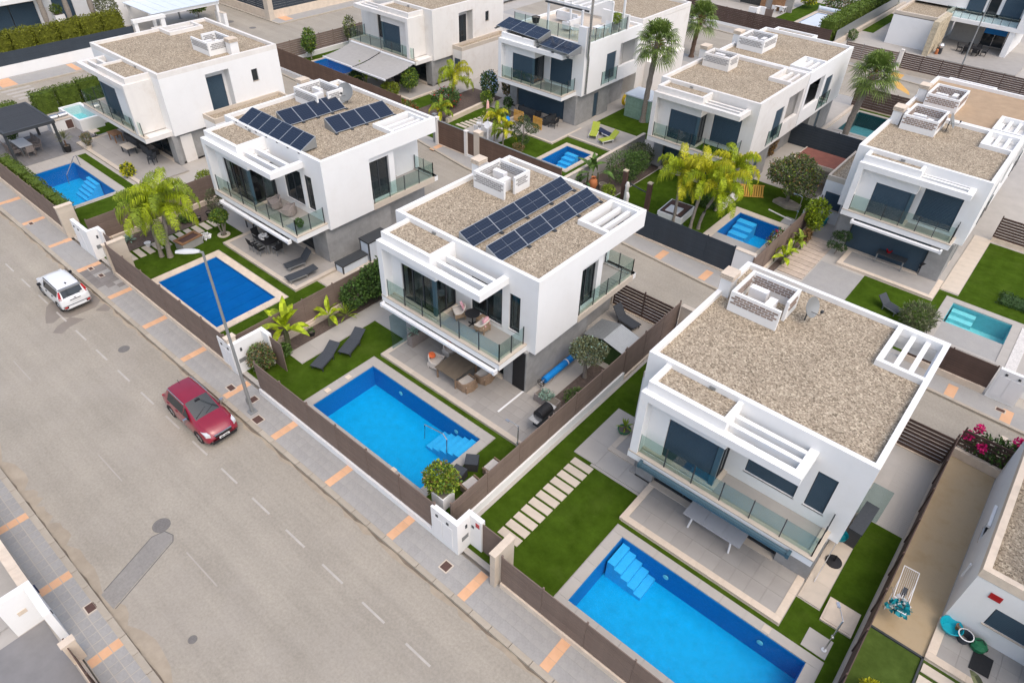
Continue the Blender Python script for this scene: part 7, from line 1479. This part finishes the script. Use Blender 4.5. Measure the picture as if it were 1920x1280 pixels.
for sgn in (1, -1):
    part('side_window', MB().face([q if sgn > 0 else q for q in ([(2.12 - xc, sgn * .835, 1.03), (2.84 - xc, sgn * .838, 1.0), (2.2 - xc, sgn * .66, 1.44)] if sgn < 0 else [(2.12 - xc, sgn * .835, 1.03), (2.2 - xc, sgn * .66, 1.44), (2.84 - xc, sgn * .838, 1.0)][::-1][::-1])]), 'car_glass', t)
    part('roof_rail', MB().tube([(.5 - xc, sgn * .60, 1.52), (.7 - xc, sgn * .61, 1.57), (1.9 - xc, sgn * .62, 1.58), (2.1 - xc, sgn * .61, 1.545)], .022, 6), 'steel', t, True)
    part('wing_mirror', MB().box(2.5 - xc, sgn * .85, .95, 2.62 - xc, sgn * 1.03, 1.12), 'steel', t)
    part('headlight', MB().prism([(3.56 - xc, sgn * .80), (3.98 - xc, sgn * .775), (4.10 - xc, sgn * .60), (3.85 - xc, sgn * .62)][::sgn], .70, .865), 'lamp_clear', t)
    part('tail_light', MB().box(.05 - xc, sgn * .60, .88, .17 - xc, sgn * .80, .99), 'lamp_red', t); part('fog_lamp', MB().box(4.08 - xc, sgn * .5, .36, 4.15 - xc, sgn * .62, .44), 'lamp_clear', t); part('door_handle', MB().box(1.4 - xc, sgn * .86, .86, 1.58 - xc, sgn * .885, .89), 'paint_red', t); part('door_handle', MB().box(.6 - xc, sgn * .855, .88, .78 - xc, sgn * .88, .91), 'paint_red', t)
part('grille', MB().box(4.10 - xc, -.42, .56, 4.165 - xc, .42, .68), 'black', t); part('grille_trim', MB().box(4.06 - xc, -.44, .685, 4.15 - xc, .44, .72), 'steel', t); part('number_plate', MB().box(4.168 - xc, -.26, .44, 4.19 - xc, .26, .55), 'plate', t); part('bumper', MB().box(4.0 - xc, -.62, .28, 4.175 - xc, .62, .43).box(-.01 - xc, -.7, .32, .1 - xc, .7, .52), 'black', t); part('badge', MB().lathe([(.05, .0), (0, .01)], 10, (4.02 - xc, 0, .74)), 'steel', t)
part('wiper', MB().tube([(2.9 - xc, -.55, 1.10), (2.62 - xc, .1, 1.25)], .014, 5).tube([(2.9 - xc, -.05, 1.10), (2.68 - xc, .5, 1.21)], .014, 5), 'black', t); part('rear_view_mirror', MB().box(2.16 - xc, -.12, 1.47, 2.26 - xc, .12, 1.53), 'black', t); part('aerial', MB().tube([(.6 - xc, 0, 1.54), (.45 - xc, 0, 1.68)], .012, 5), 'black', t)
part('plate_letters', MB().box(4.191 - xc, -.2, .47, 4.193 - xc, -.06, .52).box(4.191 - xc, -.02, .47, 4.193 - xc, .2, .52), 'black', t)
pan = [(0, .42, .86, .90, .62, .60, .5), (.03, .32, .93, .97, .76, .73, .6), (.07, .28, .98, 1.03, .80, .78, .63, 'rear'), (.26, .25, 1.0, 1.48, .82, .79, .60), (.40, .24, 1.0, 1.52, .82, .80, .60, S + 'c'), (.72, .23, .99, 1.545, .82, .80, .61, S + 'c'), (.80, .22, .98, 1.55, .82, .80, .61, S + 'a'), (1.42, .22, .97, 1.56, .82, .80, .62, S + 'b'), (1.50, .22, .97, 1.56, .82, .80, .62, S + 'b'), (2.22, .22, .95, 1.53, .82, .80, .62, 'windscreen'), (2.8, .22, .96, 1.10, .82, .79, .68), (3.15, .23, .93, 1.05, .81, .77, .64), (3.45, .26, .85, .95, .78, .72, .57), (3.6, .3, .72, .80, .71, .64, .48), (3.65, .42, .60, .64, .6, .54, .4)]
t, xc = car('white small hatchback seen from behind, parked by the damp paving', -41.45, 8.2, R(180), 'paint_white', pan, (.66, 2.96), (), .31)
for sgn in (1, -1):
    part('roof_rail', MB().tube([(.4 - xc, sgn * .62, 1.53), (.6 - xc, sgn * .63, 1.58), (2.0 - xc, sgn * .63, 1.585), (2.2 - xc, sgn * .62, 1.54)], .024, 6), 'black', t, True)
    part('wing_mirror', MB().box(2.55 - xc, sgn * .8, .95, 2.66 - xc, sgn * .98, 1.1), 'black', t)
    part('tail_light', MB().tube([(.09 - xc, sgn * .735, .98), (.17 - xc, sgn * .69, 1.2), (.26 - xc, sgn * .625, 1.42)], [.07, .075, .05], 6), 'lamp_red', t); part('reverse_light', MB().box(.02 - xc, sgn * .70, 1.03, .06 - xc, sgn * .77, 1.10), 'lamp_clear', t)
    part('headlight', MB().box(3.3 - xc, sgn * .52, .72, 3.58 - xc, sgn * .72, .88), 'lamp_clear', t); part('bumper_pod', MB().box(-.03 - xc, sgn * .5, .38, .06 - xc, sgn * .76, .58), 'steel', t); part('reflector', MB().box(-.035 - xc, sgn * .55, .43, -.028 - xc, sgn * .71, .53), 'lamp_red', t); part('door_handle', MB().box(1.0 - xc, sgn * .81, .88, 1.14 - xc, sgn * .845, .93), 'black', t); part('door_handle', MB().box(1.8 - xc, sgn * .81, .87, 1.94 - xc, sgn * .845, .92), 'black', t)
part('number_plate', MB().box(-.02 - xc, -.26, .70, .01 - xc, .26, .80), 'plate', t); part('tailgate_trim', MB().box(-.02 - xc, -.3, .815, .02 - xc, .3, .85), 'metal_dark', t); part('rear_bumper', MB().box(-.03 - xc, -.62, .34, .04 - xc, .62, .52), 'paint_white', t); part('bumper_line', MB().box(-.036 - xc, -.5, .525, .0 - xc, .5, .55), 'metal_dark', t)
part('rear_spoiler', MB().prism([(.16 - xc, -.58), (.36 - xc, -.6), (.36 - xc, .6), (.16 - xc, .58)], 1.47, 1.53), 'metal_grey', t); part('aerial', MB().box(.6 - xc, -.03, 1.57, .72 - xc, .03, 1.62), 'black', t); part('badge', MB().box(-.02 - xc, -.05, .9, .02 - xc, .05, .95), 'steel', t); part('number_disc', MB().box(.03 - xc, -.55, 1.0, .05 - xc, -.38, 1.14), 'plate', t); part('rear_wiper', MB().tube([(.04 - xc, 0, 1.07), (.14 - xc, .35, 1.2)], .012, 5), 'black', t)
